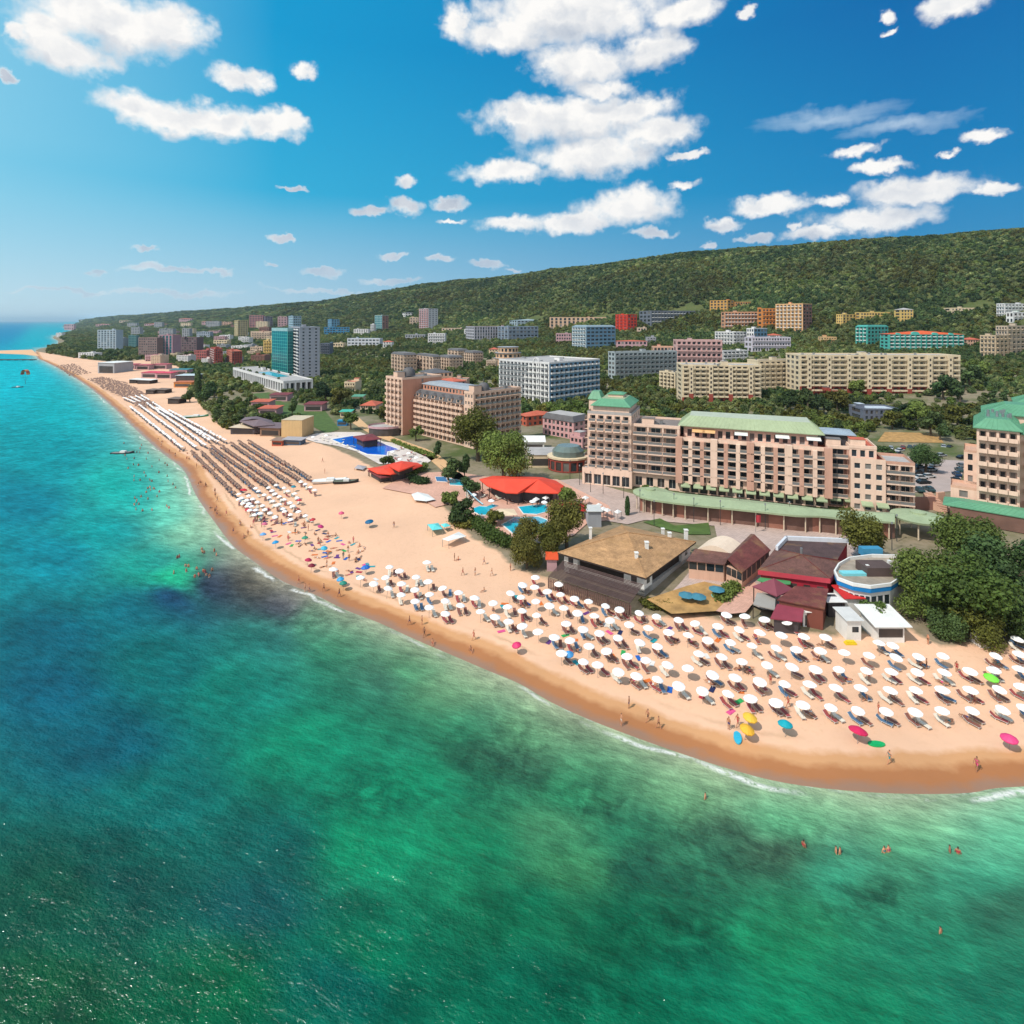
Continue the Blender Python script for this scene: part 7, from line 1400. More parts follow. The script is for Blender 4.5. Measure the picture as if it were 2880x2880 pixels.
# coloured umbrellas and shelters
CU = [(Y6, 60, 745, 'yellow', (240, 190, 60), 'yellow umbrella farther of the two near the water left'), (Y6, 35, 820, 'yellow', (240, 180, 50), 'yellow umbrella nearer the water of the two beside the air mattress'), (Y6, 310, 800, 'turquoise', (20, 165, 180), 'turquoise umbrella alone in front of the white rows'), (Y6, 1700, 475, 'lime', (130, 230, 70), 'lime green umbrella under the white rows at the right'),
      (Y6, 800, 845, 'crimson', (215, 40, 90), 'crimson beach shelter on the open sand nearest the water'), (Y5, 260, 378, 'pink', (225, 50, 110), 'pink umbrella at the seaward left end of the near rows'), (Y4, 630, 388, 'blue', (30, 110, 200), 'blue umbrella at the upper left of the loose group'), (Y4, 440, 480, 'sky blue', (60, 160, 215), 'sky blue umbrella left of the loose group near the water'), (Y4, 455, 512, 'green', (40, 140, 120), 'dark green umbrella beside the sky blue one near the water'),
      (Y3, 590, 565, 'red', (220, 40, 60), 'large red umbrella at the near end of the straw parasol rows'), (Y3, 890, 1035, 'blue', (20, 150, 210), 'bright blue umbrella among the sunbathers near the water'), (Y3, 770, 965, 'light blue', (110, 170, 225), 'light blue umbrella nearest the water among the sunbathers'), (Y3, 1045, 535, 'teal', (40, 140, 160), 'teal umbrella at the near end of a straw parasol row'), (Y3, 1320, 1080, 'cyan', (60, 180, 215), 'cyan umbrella in the middle of the sunbathers'),
      (Y3, 1480, 770, 'pink', (225, 90, 130), 'pink umbrella alone right of the short white rows'), (Y3, 1740, 845, 'navy', (10, 95, 140), 'dark blue shelter alone on the open sand'), (Y3, 1705, 1255, 'blue', (40, 110, 200), 'royal blue umbrella above the loose group'), (Y3, 1170, 1195, 'crimson', (185, 35, 80), 'crimson umbrella above the wet sand'), (Y3, 1205, 1245, 'maroon', (130, 30, 50), 'maroon umbrella below the crimson one'), (Y3, 1280, 890, 'magenta', (200, 50, 120), 'magenta umbrella among the sunbathers'), (Y3, 1150, 995, 'green', (60, 150, 120), 'green umbrella among the sunbathers'), (Y3, 1230, 830, 'red', (190, 50, 60), 'dark red umbrella right of the short white rows'), (Y3, 630, 740, 'red', (200, 40, 60), 'red umbrella beside the seaward short white row'), (Y3, 1100, 660, 'red', (205, 45, 65), 'red umbrella at the end of an inland short white row'), (Y3, 780, 870, 'rose', (215, 110, 140), 'rose umbrella below the seaward short white row'), (Y6, 1835, 890, 'pink', (235, 70, 130), 'pink umbrella at the right edge near the water'), (Y5, 605, 440, 'blue', (70, 150, 210), 'pale blue umbrella beside the left end of the front row')]
for (z, u, v, cn_, rgb, lab) in CU:
    p = A(*z(u, v), 1.9); o = umbrella('beach_umbrella', paint('canvas_'+lab.replace(' ', '_')[:24], rgb), 1.1 if 'large' in lab or 'shelter' in lab else (.92 if z is Y6 else .78), 1.6, 2.05); o.location = p; o.rotation_euler = (rnd.gauss(0, .12), rnd.gauss(0, .12), 0); tag(o, lab, 'umbrella')
# towels, bags and floats
TC = [('blue', (30, 100, 190)), ('red', (190, 40, 60)), ('white', (235, 230, 225)), ('teal', (40, 160, 170)), ('pink', (230, 90, 150)), ('green', (50, 170, 90)), ('orange', (230, 120, 50)), ('purple', (110, 60, 130)), ('navy', (35, 45, 90))]
def towel_mesh(c, rgb): k = MB(); n = 5; [k.poly([(-.45, -.9+1.8*i/n, .03+.02*math.sin(i*2)), (.45, -.9+1.8*i/n, .04+.02*math.cos(i)), (.45, -.9+1.8*(i+1)/n, .04+.02*math.cos(i+1)), (-.45, -.9+1.8*(i+1)/n, .03+.02*math.sin(i*2+2))]) for i in range(n)]; k.box(-.44, .44, -.89, .89, .0, .02); return k.mesh('beach_towel', paint('towel_'+c, rgb))
TM = [towel_mesh(c, rgb) for c, rgb in TC]; TOW = []
for i in range(120):
    if i < 70: u, v = rnd.uniform(560, 1800), 0; v = rnd.uniform(0, 1); q = Y3(u, 620+(u-560)*.42+v*330)
    else: q = Y5(rnd.uniform(60, 1800), 0); q = (q[0], q[1]+(q[0]-1350)*.23*2.415/2.415+rnd.uniform(-10, 250))
    p = G(*q); dp = shore_dist([p.x], [p.y])[0]
    if dp < 9 or dp > 42: continue
    TOW.append((p, rnd.randrange(len(TM))))
TOW.sort(key=lambda t: t[0].x); ct = {}
for p, ci in TOW:
    k_ = ct.get(ci, 0); ct[ci] = k_+1; o = link('beach_towel', TM[ci], None, Matrix.Translation((p.x, p.y, p.z+.02)) @ Matrix.Rotation(rnd.uniform(0, 3), 4, 'Z') @ Matrix.Scale(.78, 4)); tag(o, '%s beach towel spread on the sand, %s %s towel from the left' % (TC[ci][0], nth(k_), TC[ci][0]), 'towel', 'towels on the sand')
p = A(*Y5(1750, 1025), .1); k = MB(); ring = [(.5*math.cos(a)*(1), 1.1*math.sin(a)) for a in np.linspace(0, 6.283, 15)[:-1]]; k.prism(ring, 0, .22, bottom=True); [k.box(-.4, .4, y, y+.12, .222, .27) for y in (-.6, -.2, .2, .6)]; tag(k.build('air_mattress', paint('mattress_aqua', (60, 190, 225)), None, False, Matrix.Translation(p) @ Matrix.Rotation(-.3, 4, 'Z')), 'aqua air mattress on the wet sand beside the yellow umbrellas', 'air mattress')
p = A(*Y2(752, 985), .2); k = MB(); k.box(-.9, .9, -.35, .35, 0, .3); k.box(-.7, .7, -.25, .25, .3, .55); tag(k.build('pedal_float', paint('float_yellow', (235, 205, 40)), None, False, Matrix.Translation(p)), 'yellow float lying in front of the tall narrow white hut', 'float')
p = A(*Y6(930, 945), .1); k = MB(); k.prism([(1.1*math.cos(a), .5*math.sin(a)) for a in np.linspace(0, 6.283, 15)[:-1]], 0, .15); k.box(-.5, .5, -.3, .3, .151, .2); tag(k.build('air_mattress', paint('mattress_green', (20, 175, 100)), None, False, Matrix.Translation(p)), 'green air mattress at the seaward end of the group on open sand', 'air mattress')

# ------------------------------------------------------------------ people
SKIN = mat('skin', tuple(c*.62 for c in lin(214, 150, 116)), .6, .1, 2., objvar=.35); HAIR = mat('hair', (.03, .02, .015), .7, objvar=.6)
def body(name, J, edges, rad, root=0, swim=(.74, 1.02), suit=None, top=None):
    me = bpy.data.meshes.new(name); me.from_pydata(J, edges, []); o = bpy.data.objects.new(name, me); COL.objects.link(o)
    o.modifiers.new('s', 'SKIN').use_smooth_shade = True
    for v, r in zip(me.skin_vertices[0].data, rad): v.radius = (r, r)
    me.skin_vertices[0].data[root].use_root = True; o.modifiers.new('d', 'SUBSURF').levels = 1
    dg = bpy.context.evaluated_depsgraph_get(); res = bpy.data.meshes.new_from_object(o.evaluated_get(dg)); bpy.data.objects.remove(o); res.name = name; return res
def standing(walk=0., arm=.0, lift=0.):
    J = [(0, 0, .95), (0, .01, 1.15), (0, 0, 1.38), (0, 0, 1.50), (0, .015, 1.62), (0, .0, 1.72),
         (.09, 0, .9), (.10, -walk*.5, .50), (.10, -walk*.75, .09), (.10, -walk*.75-.14, .03), (-.09, 0, .9), (-.10, walk*.42, .50), (-.10, walk*.85, .11), (-.10, walk*.85-.13, .04),
         (.19, 0, 1.40), (.25, walk*.25, 1.13), (.25-arm*.1, walk*.15-.08-arm*.2, .90+lift), (.25-arm*.1, walk*.1-.1-arm*.25, .80+lift*1.4), (-.19, 0, 1.40), (-.25, -walk*.3, 1.13), (-.25, -walk*.45-.05, .88), (-.25, -walk*.5-.07, .79)]
    E = [(0,1),(1,2),(2,3),(3,4),(4,5),(0,6),(6,7),(7,8),(8,9),(0,10),(10,11),(11,12),(12,13),(2,14),(14,15),(15,16),(16,17),(2,18),(18,19),(19,20),(20,21)]
    R = [.135,.125,.145,.055,.10,.085,.085,.062,.042,.035,.085,.062,.042,.035,.055,.042,.033,.03,.055,.042,.033,.03]
    return J, E, R
def lying():
    J = [(0, 0, .13), (0, .2, .13), (0, .45, .14), (0, .57, .15), (0, .68, .17), (0, .78, .17), (.09, -.06, .12), (.11, -.45, .14), (.11, -.85, .08), (.11, -.95, .14), (-.09, -.06, .12), (-.13, -.42, .24), (-.12, -.72, .09), (-.12, -.82, .12), (.19, .46, .12), (.30, .25, .09), (.33, .02, .08), (.33, -.08, .08), (-.19, .46, .12), (-.34, .62, .10), (-.2, .82, .12), (-.1, .85, .12)]
    _, E, R = standing(); return J, E, R
def sitting():
    J = [(0, 0, .13), (0, .05, .34), (0, .02, .58), (0, .0, .70), (0, -.02, .82), (0, -.03, .92), (.09, -.05, .13), (.13, -.40, .38), (.13, -.72, .09), (.13, -.84, .04), (-.09, -.05, .13), (-.13, -.42, .34), (-.13, -.78, .09), (-.13, -.9, .05), (.19, .03, .58), (.25, -.1, .38), (.2, -.32, .36), (.18, -.40, .37), (-.19, .03, .58), (-.27, .18, .36), (-.27, .28, .12), (-.27, .32, .06)]
    _, E, R = standing(); return J, E, R
SUITS = [('blue', (35, 60, 130)), ('red', (190, 35, 60)), ('black', (25, 25, 30)), ('white', (230, 228, 224)), ('teal', (30, 140, 150)), ('pink', (220, 80, 130))]
def person_mesh(kind, si):
    J, E, R = {'stand': standing(), 'walk': standing(.42), 'reach': standing(.12, 1., .35), 'lie': lying(), 'sit': sitting()}[kind]
    me = body('person', J, E, R); n = len(me.polygons); c = np.empty(n*3); me.polygons.foreach_get('center', c); c = c.reshape(-1, 3)
    for m in (SKIN, paint('swimwear_'+SUITS[si][0], SUITS[si][1]), HAIR): me.materials.append(m)
    idx = np.zeros(n, int)
    if kind in ('stand', 'walk', 'reach'):
        idx[(c[:, 2] > .72) & (c[:, 2] < 1.03) & (abs(c[:, 0]) < .21)] = 1
        if si in (1, 4, 5): idx[(c[:, 2] > 1.24) & (c[:, 2] < 1.36) & (abs(c[:, 0]) < .19)] = 1
        idx[(c[:, 2] > 1.66) | ((c[:, 2] > 1.55) & (c[:, 1] > .05))] = 2
    elif kind == 'lie': idx[(c[:, 1] > -.22) & (c[:, 1] < .08) & (abs(c[:, 0]) < .24)] = 1; idx[c[:, 1] > .72] = 2
    else: idx[(c[:, 2] < .26) & (c[:, 1] > -.26) & (abs(c[:, 0]) < .22)] = 1; idx[c[:, 2] > .86] = 2
    me.polygons.foreach_set('material_index', idx); me.polygons.foreach_set('use_smooth', [True]*n); return me
PM = {(k_, s): person_mesh(k_, s) for k_ in ('stand', 'walk', 'lie', 'sit') for s in range(6)}
def person(p, kind, si, rz, lab, grp=None, sc=1.): o = link('person', PM[(kind, si)], None, Matrix.Translation(p) @ Matrix.Rotation(rz, 4, 'Z') @ Matrix.Scale(sc, 4)); return tag(o, lab, 'person', grp)
def foot(z, u, v): return G(*z(u, v))
WALK = [(Y6, 1018, 1082, 4, 'walk', 'person in a teal skirt walking on the wet sand, right of the front row middle'), (Y6, 1612, 1128, 5, 'walk', 'person in pink walking along the wet sand near the right edge'), (Y5, 960, 945, 3, 'stand', 'person with white swimwear at the foam edge'), (Y5, 1140, 915, 2, 'walk', 'person in black walking on wet sand, left of a pair'), (Y5, 1212, 965, 2, 'walk', 'person in black walking on wet sand, right of a pair and nearer the water'), (Y5, 1012, 825, 0, 'stand', 'person in blue standing at the upper edge of the wet sand'),
        (Y4, 970, 850, 0, 'walk', 'person walking along the damp sand, left of two below the loose group'), (Y4, 1068, 848, 2, 'stand', 'person standing on the damp sand, right of two below the loose group'), (Y4, 1085, 940, 2, 'walk', 'person wading at the wet edge below the loose group'), (Y4, 1150, 995, 1, 'sit', 'person in red sitting at the water edge'), (Y4, 1445, 1050, 2, 'sit', 'person in black crouching on the damp sand'), (Y4, 1470, 965, 1, 'walk', 'person in red walking above the damp sand line'), (Y4, 425, 632, 0, 'walk', 'person in blue at the water edge below the sky blue umbrella'),
        (Y4, 305, 590, 2, 'walk', 'person in black at the water edge, right of a small group'), (Y4, 160, 590, 2, 'stand', 'person in black at the water edge, left of two close together'), (Y4, 192, 595, 0, 'stand', 'person in blue at the water edge, right of two close together'), (Y4, 110, 530, 1, 'walk', 'person in red at the water edge at the left of a small group'), (Y4, 1755, 430, 2, 'stand', 'person in black on open sand below the olive trees'), (Y4, 1610, 470, 3, 'walk', 'person in white walking on open sand'), (Y4, 1385, 465, 1, 'walk', 'person in red on open sand, left of three'), (Y4, 1480, 465, 3, 'stand', 'person in white on open sand, right of three'), (Y4, 1550, 380, 0, 'walk', 'person in blue alone on open sand near the hedge'), (Y4, 1320, 350, 2, 'stand', 'person in black on open sand beside a companion, left'), (Y4, 1350, 345, 1, 'sit', 'person in red sitting on open sand beside a companion, right'), (Y4, 850, 95, 0, 'walk', 'person walking on open sand right of the dark blue shelter'), (Y4, 1550, 590, 3, 'sit', 'person in white sitting between the loose group and the near rows'),
        (Y6, 210, 545, 1, 'stand', 'person in red standing among the second row at the left'), (Y6, 330, 700, 1, 'walk', 'person in red walking between the first and second rows'), (Y6, 880, 520, 1, 'stand', 'person in red standing between the second and third rows'), (Y6, 945, 745, 1, 'stand', 'person in red standing beside the front row middle umbrella'), (Y6, 1270, 440, 2, 'stand', 'person in black standing among the third row at the right'), (Y6, 1475, 460, 1, 'stand', 'person in red standing between third row umbrellas at the right'), (Y6, 1280, 270, 2, 'stand', 'person in black at the small sign board behind the rows'), (Y5, 1690, 970, 0, 'stand', 'person in blue left of the yellow umbrellas'), (Y5, 1750, 950, 1, 'walk', 'person in red beside the yellow umbrellas'), (Z5, 1225, 725, 1, 'walk', 'person in red on open sand below the pool deck'), (Z5, 1240, 800, 1, 'stand', 'person in red by the white beached boat')]
for (z, u, v, si, kind, lab) in WALK: person(foot(z, u, v), kind, si, rnd.uniform(-2.2, -.6) if kind != 'sit' else rnd.uniform(-1, 1), lab)
SW = [(W4, 128, 645), (W4, 685, 915), (W4, 868, 950), (W4, 890, 955), (W4, 1140, 950), (W4, 1165, 945), (W4, 1512, 945), (W4, 1558, 955), (W4, 1460, 1400)]
for i, (z, u, v) in enumerate(SW):
    p = flat(*z(u, v), .2); lab = 'swimmer with head and shoulders above the green water, %s from the left' % nth(i) if i < 8 else 'lone swimmer farthest out in the green water at lower right'; person(Vector((p[0], p[1], -1.02 if i < 8 else -1.2)), 'stand', i % 6, rnd.uniform(0, 6), lab, 'swimmers in the near green water')
pts = []
for i in range(46): u = rnd.gauss(1, .5)*0; pts.append((W1, rnd.uniform(840, 1040)+0, 0))
pts = []
while len(pts) < 52: u, v = rnd.uniform(700, 1010), rnd.uniform(60, 480); d_ = shore_dist(*[[q] for q in flat(*W1(u, v), 0)])[0]; pts.append((u, v)) if -26 < d_ < -3 else None
while len(pts) < 72: u, v = rnd.uniform(960, 1240), rnd.uniform(690, 850); d_ = shore_dist(*[[q] for q in flat(*W1(u, v), 0)])[0]; pts.append((u, v)) if -24 < d_ < -3 else None
for g_, (lo, hi, nm) in enumerate(((0, 52, 'off the straw parasols'), (52, 72, 'off the crowded sand'))):
    for i, (u, v) in enumerate(sorted(pts[lo:hi])): p = flat(*W1(u, v), .2); person(Vector((p[0], p[1], -.85)), 'stand', (i*5+g_) % 6, rnd.uniform(0, 6), 'bather standing in shallow water %s, %s from the left' % (nm, nth(i)), 'bathers in the shallows')
# people along the wet sand and the sunbathers
wl = []
for i in range(46):
    k_ = rnd.uniform(0, 1); u, v = 440+k_*760, 200+k_*800; q = W1(905+k_*560*.7+0, 60+k_*620); p = flat(q[0], q[1], .3); dp = shore_dist([p[0]], [p[1]])[0]
    g_ = shore_dist([p[0]+1], [p[1]])[0]-dp, shore_dist([p[0]], [p[1]+1])[0]-dp; t_ = rnd.uniform(1, 9)-dp; x, y = p[0]+g_[0]*t_, p[1]+g_[1]*t_; wl.append((x, y))
wl.sort(key=lambda t: t[1])
for i, (x, y) in enumerate(wl): person(Vector((x, y, H(x, y))), rnd.choice(('walk', 'stand', 'walk', 'sit')), rnd.randrange(6), rnd.uniform(0, 6), 'person on the wet sand beside the straw parasols, %s counting from the near end' % nth(i), 'people along the water edge')
sb = []
while len(sb) < 110:
    if len(sb) < 66: u = rnd.uniform(560, 1700); q = Y3(u, 640+(u-560)*.40+rnd.uniform(0, 1)*330)
    else: i_ = rnd.randrange(near_n); q = None
    if q: p = G(*q)
    else: x, y = white_pts[i_][0]+rnd.choice((-.1, .95, 1.3)), white_pts[i_][1]+rnd.uniform(-.2, 1.2); p = Vector((x, y, H(x, y)))
    dp = shore_dist([p.x], [p.y])[0]
    if 8 < dp < 48: sb.append((p, q is None))
sb.sort(key=lambda t: t[0].x); ca = [0, 0]
for p, um_ in sb:
    i = ca[um_]; ca[um_] += 1; kd = rnd.choice(('lie', 'sit', 'lie', 'stand')) if not um_ else rnd.choice(('lie', 'lie', 'sit')); si = rnd.randrange(6)
    person(p+Vector((0, 0, .34 if um_ and kd == 'lie' else 0)), kd, si, rnd.uniform(0, 6), ('%s %s %s, %s from the left' % ({'lie': 'sunbather lying', 'sit': 'sunbather sitting', 'stand': 'bather standing'}[kd], 'in %s swimwear' % SUITS[si][0], 'under the white umbrellas' if um_ else 'on the crowded middle sand', nth(i))), 'sunbathers on the beach')

# ------------------------------------------------------------------ trees by hand
def T(z, u, v, R, lab, crown, nm='broadleaf_tree', sz=1., lift=None, up=None, trunk=0):
    """crown centre seen at (u, v); R crown radius in metres"""
    ft = R*(1.45 if lift is None else lift); p = A(*z(u, v), ft); return tree(p, R, lab, crown, nm, trunk=trunk, sz=sz, lift=lift)
T(Y2, 1330, 560, 7.0, 'big dark green tree at the left of the group behind the near umbrellas', BIGCROWN[0], lift=.95, sz=.95)
T(Y2, 1560, 640, 8.0, 'largest green tree in the middle of the group behind the near umbrellas', BIGCROWN[3], lift=.85, sz=.9)
T(Y2, 1560, 300, 7.2, 'green tree in front of the right arcade roof behind the largest tree', BIGCROWN[0], lift=1.0)
T(Y2, 1800, 480, 7.5, 'dark green tree at the right edge beside the largest tree', BIGCROWN[2], lift=.95)
T(Y2, 1250, 690, 4.6, 'lower light green tree at the sand edge left of the largest tree', BIGCROWN[3], lift=.8)
T(Y2, 1640, 860, 4.2, 'yellow green bushy tree overhanging the sand right of the drinks kiosk', BIGCROWN[1], lift=.7)
T(Y2, 1880, 800, 4.5, 'dark tree at the right edge overhanging the sand', BIGCROWN[2], lift=.8)
T(Y2, 1420, 860, 3.2, 'small dark bushy tree at the sand edge between two bigger ones', BIGCROWN[2], lift=.7)
T(Y2, 820, 235, 5.6, 'olive brown tree between the red restaurant and the arcade', BIGCROWN[1], lift=1.1)
T(Y2, 905, 745, 2.5, 'small green tree beside the tall narrow white hut', CROWNS[0], lift=1.2)
T(Z6, 590, 270, 10.2, 'large round yellow green tree in front of the brick coloured hotel', BIGCROWN[1], lift=1.1, sz=.95)
T(Z6, 770, 420, 9.2, 'large round green tree above the red tent roof', BIGCROWN[0], lift=1.1, sz=1.1)
T(Z6, 1195, 880, 5.8, 'olive green tree over the flat red roof beside the pool', BIGCROWN[1], lift=1.15)
T(Z6, 920, 960, 3.6, 'narrow olive tree over the deep turquoise pool', BIGCROWN[1], lift=1.1, sz=1.2)
T(Z6, 1090, 1000, 4.2, 'olive tree between the deep pool and the tan roofed hall', BIGCROWN[1], lift=1.0, sz=1.1)
T(Z6, 920, 1090, 4.0, 'low olive tree nearest the sand left of the tan roofed hall', BIGCROWN[1], lift=.9, sz=1.1)
T(Z6, 475, 820, 4.0, 'dark round bush beside the small slide pool', CROWNS[2], 'bush', lift=.8); T(Z6, 400, 715, 3.2, 'round green bush behind the white boat shaped canopy', CROWNS[0], 'bush', lift=.8)
T(Z6, 705, 865, 2.6, 'small olive bush left of the deep turquoise pool', CROWNS[3], 'bush', lift=.85); T(Z6, 1190, 690, 3.4, 'bright green tree at the right end of the red tent roof', CROWNS[0], lift=1.)
T(Z6, 540, 640, 3.4, 'dark tree left of the red tent roof', CROWNS[2], lift=1.1); T(Z6, 390, 520, 4.4, 'dark green tree by the red hipped restaurant', CROWNS[4], lift=1.)
T(Z6, 305, 385, 2.5, 'dark tall tree by the sandy path in front of the brick coloured hotel', CROWNS[4], sz=1.5, lift=1.7); T(Z6, 500, 490, 2.5, 'slim dark tree left of the large round green tree', CROWNS[4], sz=1.9, lift=2.0)
T(Z6, 1605, 790, 2.0, 'small dark column bush on the promenade kerb', POPLAR, 'bush', sz=.8, lift=1.1)
T(Z8, 1145, 655, 5.6, 'round dense tree standing alone in the car park', BIGCROWN[2], lift=1.05, sz=.85)
T(Z1, 1345, 690, 6.2, 'tall dark poplar at the back of the far sand', POPLAR, 'poplar', lift=1.35)
for i, (u, v, R) in enumerate(((1290,750,4.5),(1400,740,6),(1455,700,6.5),(1480,890,4))): T(Z1, u, v, R, 'dark green tree beside the tall poplar at the far sand, %s from left' % nth(i), CROWNS[4], lift=1.1)
T(Z5, 1020, 340, 3.2, 'dark conifer on the lawn below the twin towers', CROWNS[4], 'conifer', sz=1.5, lift=1.7); T(Z2, 520, 840, 7, 'dark green tree right of the podium', CROWNS[2], lift=1.2); T(Z2, 620, 880, 6.5, 'brown green tree right of the podium', CROWNS[3], lift=1.2)
for i, (u, v) in enumerate(((1555,235),(1640,300),(1735,262),(1690,320),(1820,330),(1940,345),(2010,240))):
    T(Z7, u-900+(0 if i else 0), 960+i*22, 1.3, 'small potted tree on the promenade, %s from the left' % nth(i), CROWNS[i % 3], 'potted_tree', lift=1.4)

for i, (u, v, R, ci) in enumerate(((60,200,6,2),(200,190,6.5,4),(330,240,5.5,2),(440,210,6.5,3),(590,110,6.5,0),(700,200,4,0),(880,360,4.6,3),(960,300,5,2),(1080,300,6.5,1),(1190,380,6,2),(1260,450,4,4),(1290,120,8,2),(1420,150,7,4),(1400,330,5.5,3),(1500,60,8,2),(1560,20,8,0),(420,400,3,4))):
    T(Z8, u, v, R, '%s tree behind the seafront hotel and car park, %s from left' % (('leafy green','rounded green','dark green','yellow green','deep green')[ci], nth(i)), CROWNS[ci], lift=1.15)
for i in range(64):
    z, a, b_, c_, d_ = ((Z5, (1100,545), (1290,530), (1480,660), (1330,620)), (Z5, (1620,690), (1780,625), (1930,690), (1800,735)), (Z6, (640,720), (1000,720), (1040,770), (660,765)), (Z6, (520,690), (620,680), (640,740), (520,760)))[i % 4]
    s, t = rnd.random(), rnd.random(); q = [(a[k]*(1-s)+b_[k]*s)*(1-t)+(d_[k]*(1-s)+c_[k]*s)*t for k in (0, 1)]; p = G(*z(*q))
    o = link('sun_lounger', LOUNGE[(0, 7, 5, 3)[i % 4] if i % 3 else 0], None, Matrix.Translation((p.x, p.y, ZT+.07)) @ Matrix.Rotation(rnd.choice((.7, -.8, 2.2))+rnd.gauss(0, .1), 4, 'Z')); tag(o, 'pool lounger %s counted along the %s' % (nth(i//4), ('seaward side of the white pool deck', 'right end of the white pool deck', 'pink terrace below the red tent roof', 'left part of the pink terrace')[i % 4]), 'sun lounger', 'loungers around the pools')
for i, (z, u, v) in enumerate(((Z5,1700,650),(Z5,1750,700),(Z5,1810,660),(Z5,1860,690),(Z5,1250,540),(Z5,1160,550),(Z6,560,700),(Z6,680,740),(Z6,960,745),(Z6,1040,750))):
    p = A(*z(u, v), 2.1); o = clone(U0); o.location = p; o.scale = (1, 1, 1); o['label'] = 'white umbrella on the pool terraces, %s counting from the far pool deck' % nth(i); o['group'] = 'pool umbrellas'
# ------------------------------------------------------------------ trees by the hundred and the hill forest
FC = [np.array(f) for f in FOOT]; FB = np.array([[f[:, 0].min(), f[:, 0].max(), f[:, 1].min(), f[:, 1].max()] for f in FC])
def clear(X, Y, mrg):
    ok = np.ones(len(X), bool)
    for f, b in zip(FC, FB):
        s = (X > b[0]-mrg) & (X < b[1]+mrg) & (Y > b[2]-mrg) & (Y < b[3]+mrg) & ok
        if s.any():
            idx = np.nonzero(s)[0]; bad = in_poly(X[idx], Y[idx], f) | (poly_edge_dist(X[idx], Y[idx], f) < mrg); ok[idx[bad]] = False
    return ok
SHEETS = [np.array([v.co[:2] for v in o.data.vertices]) for o in COL.objects if o.type == 'MESH' and o.get('kind') == 'structure' and o.name in ('promenade','road','dry_slope','lawn','pool_terrace','sandy_path','pool_deck','garden','paved_walk','beach_lawn')]
cand = []
r0 = 150.
while r0 < 8000:
    s = max(5.3, r0*.0072); n = int(1.62/(s/r0)); th_ = -.80+1.62*(np.arange(n)+RS.uniform(-.42, .42, n))/n; rr = r0+RS.uniform(-.42, .42, n)*s; cand.append(np.stack([np.sin(th_)*rr, np.cos(th_)*rr, np.full(n, s)], 1)); r0 += s
cand = np.vstack(cand); hh, dp, dd = terrain(cand[:, 0], cand[:, 1])
# only what lies behind the beach
X, Y, Sp = cand.T
ok = (dp > 12) & ~in_poly(X, Y, _poly) & (hh > 1.0)
ok &= ~((dd < 158) & (X > -30))
gap = vnoise(X, Y, 45); ok &= (dd > 560) | (gap > -.35) | (RS.uniform(0, 1, len(X)) < .35)
i1 = np.nonzero(ok)[0]; k1 = clear(X[i1], Y[i1], 4.5)
for sp in SHEETS: k1 &= ~(in_poly(X[i1], Y[i1], sp) | (poly_edge_dist(X[i1], Y[i1], sp) < 4))
ht = np.array(TREES); 
for t in ht: k1 &= np.hypot(X[i1]-t[0], Y[i1]-t[1]) > t[2]*.8
i1 = i1[k1]
# behind the ridge nothing is seen
dmax = np.where(np.hypot(X, Y) > 0, dd, 0); i1 = i1[dmax[i1] < 1330]
dist = np.hypot(X[i1], Y[i1]); town = dd[i1] < 640
sel = np.argsort(np.where(town, dist, 1e9))[:235]; ind = set(i1[sel])
near_names = [(o.location.x, o.location.y, o['label']) for o in COL.objects if o.parent is None and o.get('category') in ('hotel', 'house', 'shop', 'restaurant', 'building', 'market', 'cafe', 'beach bar')]
NP = np.array([(a, b) for a, b, _ in near_names]); grp = {}
for i in sorted(ind, key=lambda i: X[i]/Y[i]):
    j = int(np.argmin(np.hypot(NP[:, 0]-X[i], NP[:, 1]-Y[i]))); grp.setdefault(j, []).append(i)
LK = ['broad mid green', 'rounded mid green', 'dark green', 'yellow green', 'deep green', 'tall mid green']
for j, L in grp.items():
    nm = near_names[j][2]; w = nm.split(); nm = ' '.join(w[:7]) if len(w) > 7 else nm
    while nm.split()[-1] in ('a', 'the', 'of', 'and', 'with', 'at', 'in', 'on', 'by', 'right', 'left', 'its', 'from', 'below', 'behind', 'beside', 'long', 'between', 'among', 'round', 'above', 'deep', 'pale', 'two', 'green', 'stepped', 'white', 'small', 'dark'): nm = ' '.join(nm.split()[:-1])
    for q, i in enumerate(L):
        ci = RS.randint(0, 6); R = RS.uniform(2.6, 4.8)*(1.15 if dd[i] > 300 else 1.); lf = RS.uniform(1.0, 1.35)
        nb = clear(np.array([X[i]]), np.array([Y[i]]), 9)[0]
        if not nb: R *= .75
        tree(Vector((X[i], Y[i], hh[i]-.2)), R, '%s tree %s from left near the %s' % (LK[ci], nth(q), nm), CROWNS[ci], group='town trees between the buildings', trunk=i % 3, lift=lf, sz=RS.uniform(.85, 1.2))
rest = np.array([i for i in i1 if i not in ind])
FCROWN = [crown_mesh('forest_crown', LEAFH, 420, .20, 31, 7, .85), crown_mesh('forest_crown', LEAFH, 420, .20, 32, 8, .8), crown_mesh('forest_crown', LEAFD, 400, .21, 33, 6, .9), crown_mesh('forest_crown', LEAFY, 400, .20, 34, 7, .8), crown_mesh('forest_crown', LEAF, 420, .20, 35, 8, .85)]
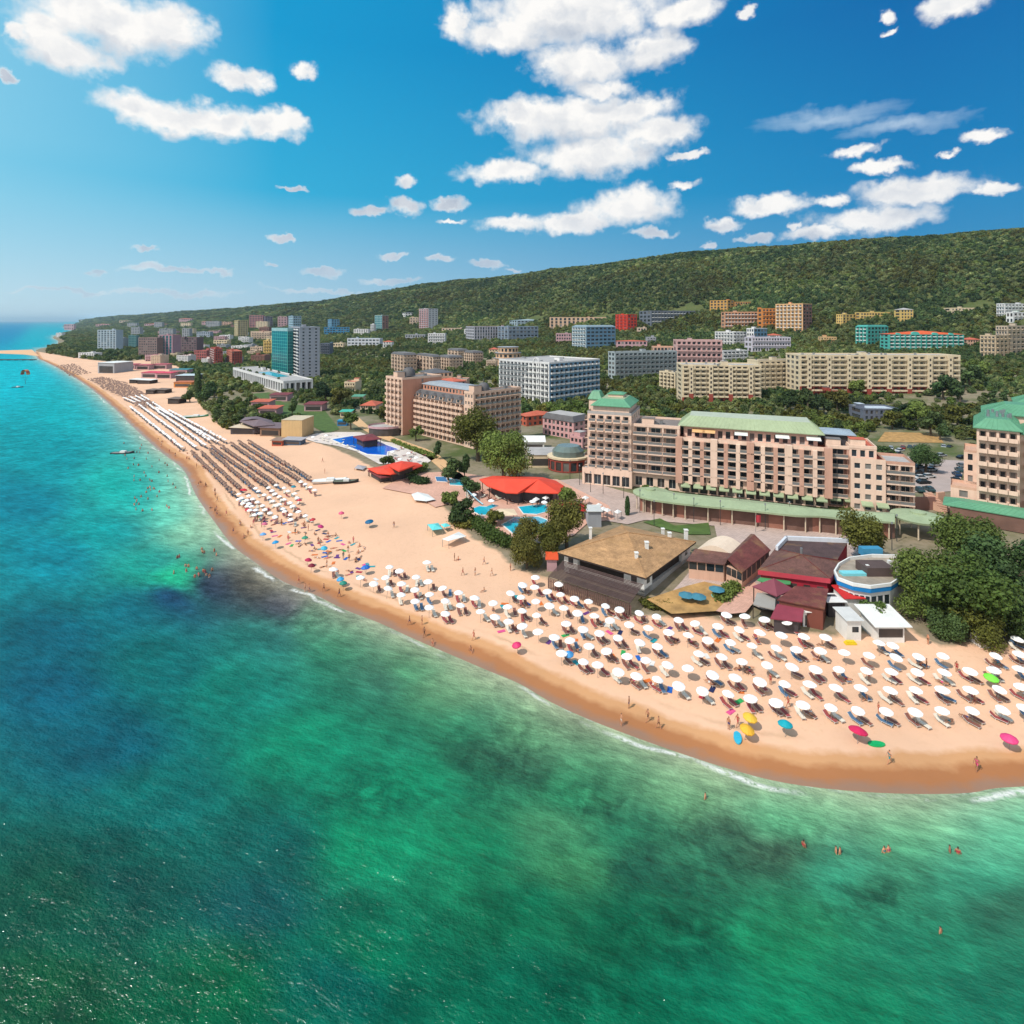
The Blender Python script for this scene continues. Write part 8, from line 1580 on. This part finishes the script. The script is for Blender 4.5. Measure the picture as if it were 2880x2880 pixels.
def forest():
    rx, ry, rz_ = X[rest], Y[rest], hh[rest]; n = len(rest); R = Sp[rest]*RS.uniform(.48, .92, n)*np.where(dd[rest] > 640, .98, .72)
    R = R*np.where((dd[rest] > 1050), RS.uniform(.7, 1.45, n), 1.)
    RZ = np.minimum(R, 4.2+R*.12)
    patch = vnoise(rx, ry, 70)+RS.normal(size=n)*.45
    kind = np.where(patch > .55, 3, np.where(patch < -.5, 2, RS.choice([0, 1, 4], n)))
    me = bpy.data.meshes.new('hill_forest'); me.vertices.add(n); me.vertices.foreach_set('co', np.stack([rx, ry, rz_+RZ*.62], 1).astype(np.float32).ravel())
    attr(me, 'size', R); attr(me, 'tall', RZ); attr(me, 'turn', RS.uniform(0, 6.28, n)); a = me.attributes.new('kind', 'INT', 'POINT'); a.data.foreach_set('value', kind.astype(np.int32))
    o = link('hill_forest', me); tag(o, kind='stuff')
    g = bpy.data.node_groups.new('forest', 'GeometryNodeTree'); g.interface.new_socket('Geometry', in_out='INPUT', socket_type='NodeSocketGeometry'); g.interface.new_socket('Geometry', in_out='OUTPUT', socket_type='NodeSocketGeometry')
    gi, go_ = g.nodes.new('NodeGroupInput'), g.nodes.new('NodeGroupOutput'); j = g.nodes.new('GeometryNodeJoinGeometry'); g.links.new(j.outputs[0], go_.inputs[0])
    def nattr(nm, ty): q = g.nodes.new('GeometryNodeInputNamedAttribute'); q.data_type = ty; q.inputs['Name'].default_value = nm; return [s for s in q.outputs if s.enabled][0]
    sz, tn, kd = nattr('size', 'FLOAT'), nattr('turn', 'FLOAT'), nattr('kind', 'INT'); cx = g.nodes.new('ShaderNodeCombineXYZ'); g.links.new(tn, cx.inputs[2]); tl = nattr('tall', 'FLOAT'); sv = g.nodes.new('ShaderNodeCombineXYZ'); g.links.new(sz, sv.inputs[0]); g.links.new(sz, sv.inputs[1]); g.links.new(tl, sv.inputs[2])
    m2p = g.nodes.new('GeometryNodeMeshToPoints'); g.links.new(gi.outputs[0], m2p.inputs[0])
    for k_, cm in enumerate(FCROWN):
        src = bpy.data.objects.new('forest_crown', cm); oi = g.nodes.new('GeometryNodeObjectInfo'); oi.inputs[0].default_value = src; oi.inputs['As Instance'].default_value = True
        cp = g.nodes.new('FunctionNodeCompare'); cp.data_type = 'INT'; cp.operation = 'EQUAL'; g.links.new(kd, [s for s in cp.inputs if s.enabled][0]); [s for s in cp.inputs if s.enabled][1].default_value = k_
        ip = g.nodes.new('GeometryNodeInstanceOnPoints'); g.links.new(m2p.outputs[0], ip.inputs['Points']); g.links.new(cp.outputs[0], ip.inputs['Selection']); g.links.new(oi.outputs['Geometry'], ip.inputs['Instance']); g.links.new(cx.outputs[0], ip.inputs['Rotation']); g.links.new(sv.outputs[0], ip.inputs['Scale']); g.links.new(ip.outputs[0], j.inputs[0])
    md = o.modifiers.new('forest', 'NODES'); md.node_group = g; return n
nf = forest()
if __import__('os').environ.get('DBG'): print('forest', nf, 'trees', len(TREES), 'objects', len(COL.objects))

# ------------------------------------------------------------------ sea air
def haze():
    m = bpy.data.materials.new('sea_air'); m.use_nodes = True; N = NT(m.node_tree); N.n.clear()
    out = N.new('ShaderNodeOutputMaterial'); v = N.new('ShaderNodeVolumePrincipled'); v.inputs['Color'].default_value = (.60, .84, 1, 1); v.inputs['Density'].default_value = .000045; v.inputs['Anisotropy'].default_value = .1
    N.l.new(v.outputs[0], out.inputs['Volume']); k = MB(); k.box(-95000, 95000, -95000, 95000, -20, 270); o = k.build('haze', m); tag(o, kind='stuff')
haze()
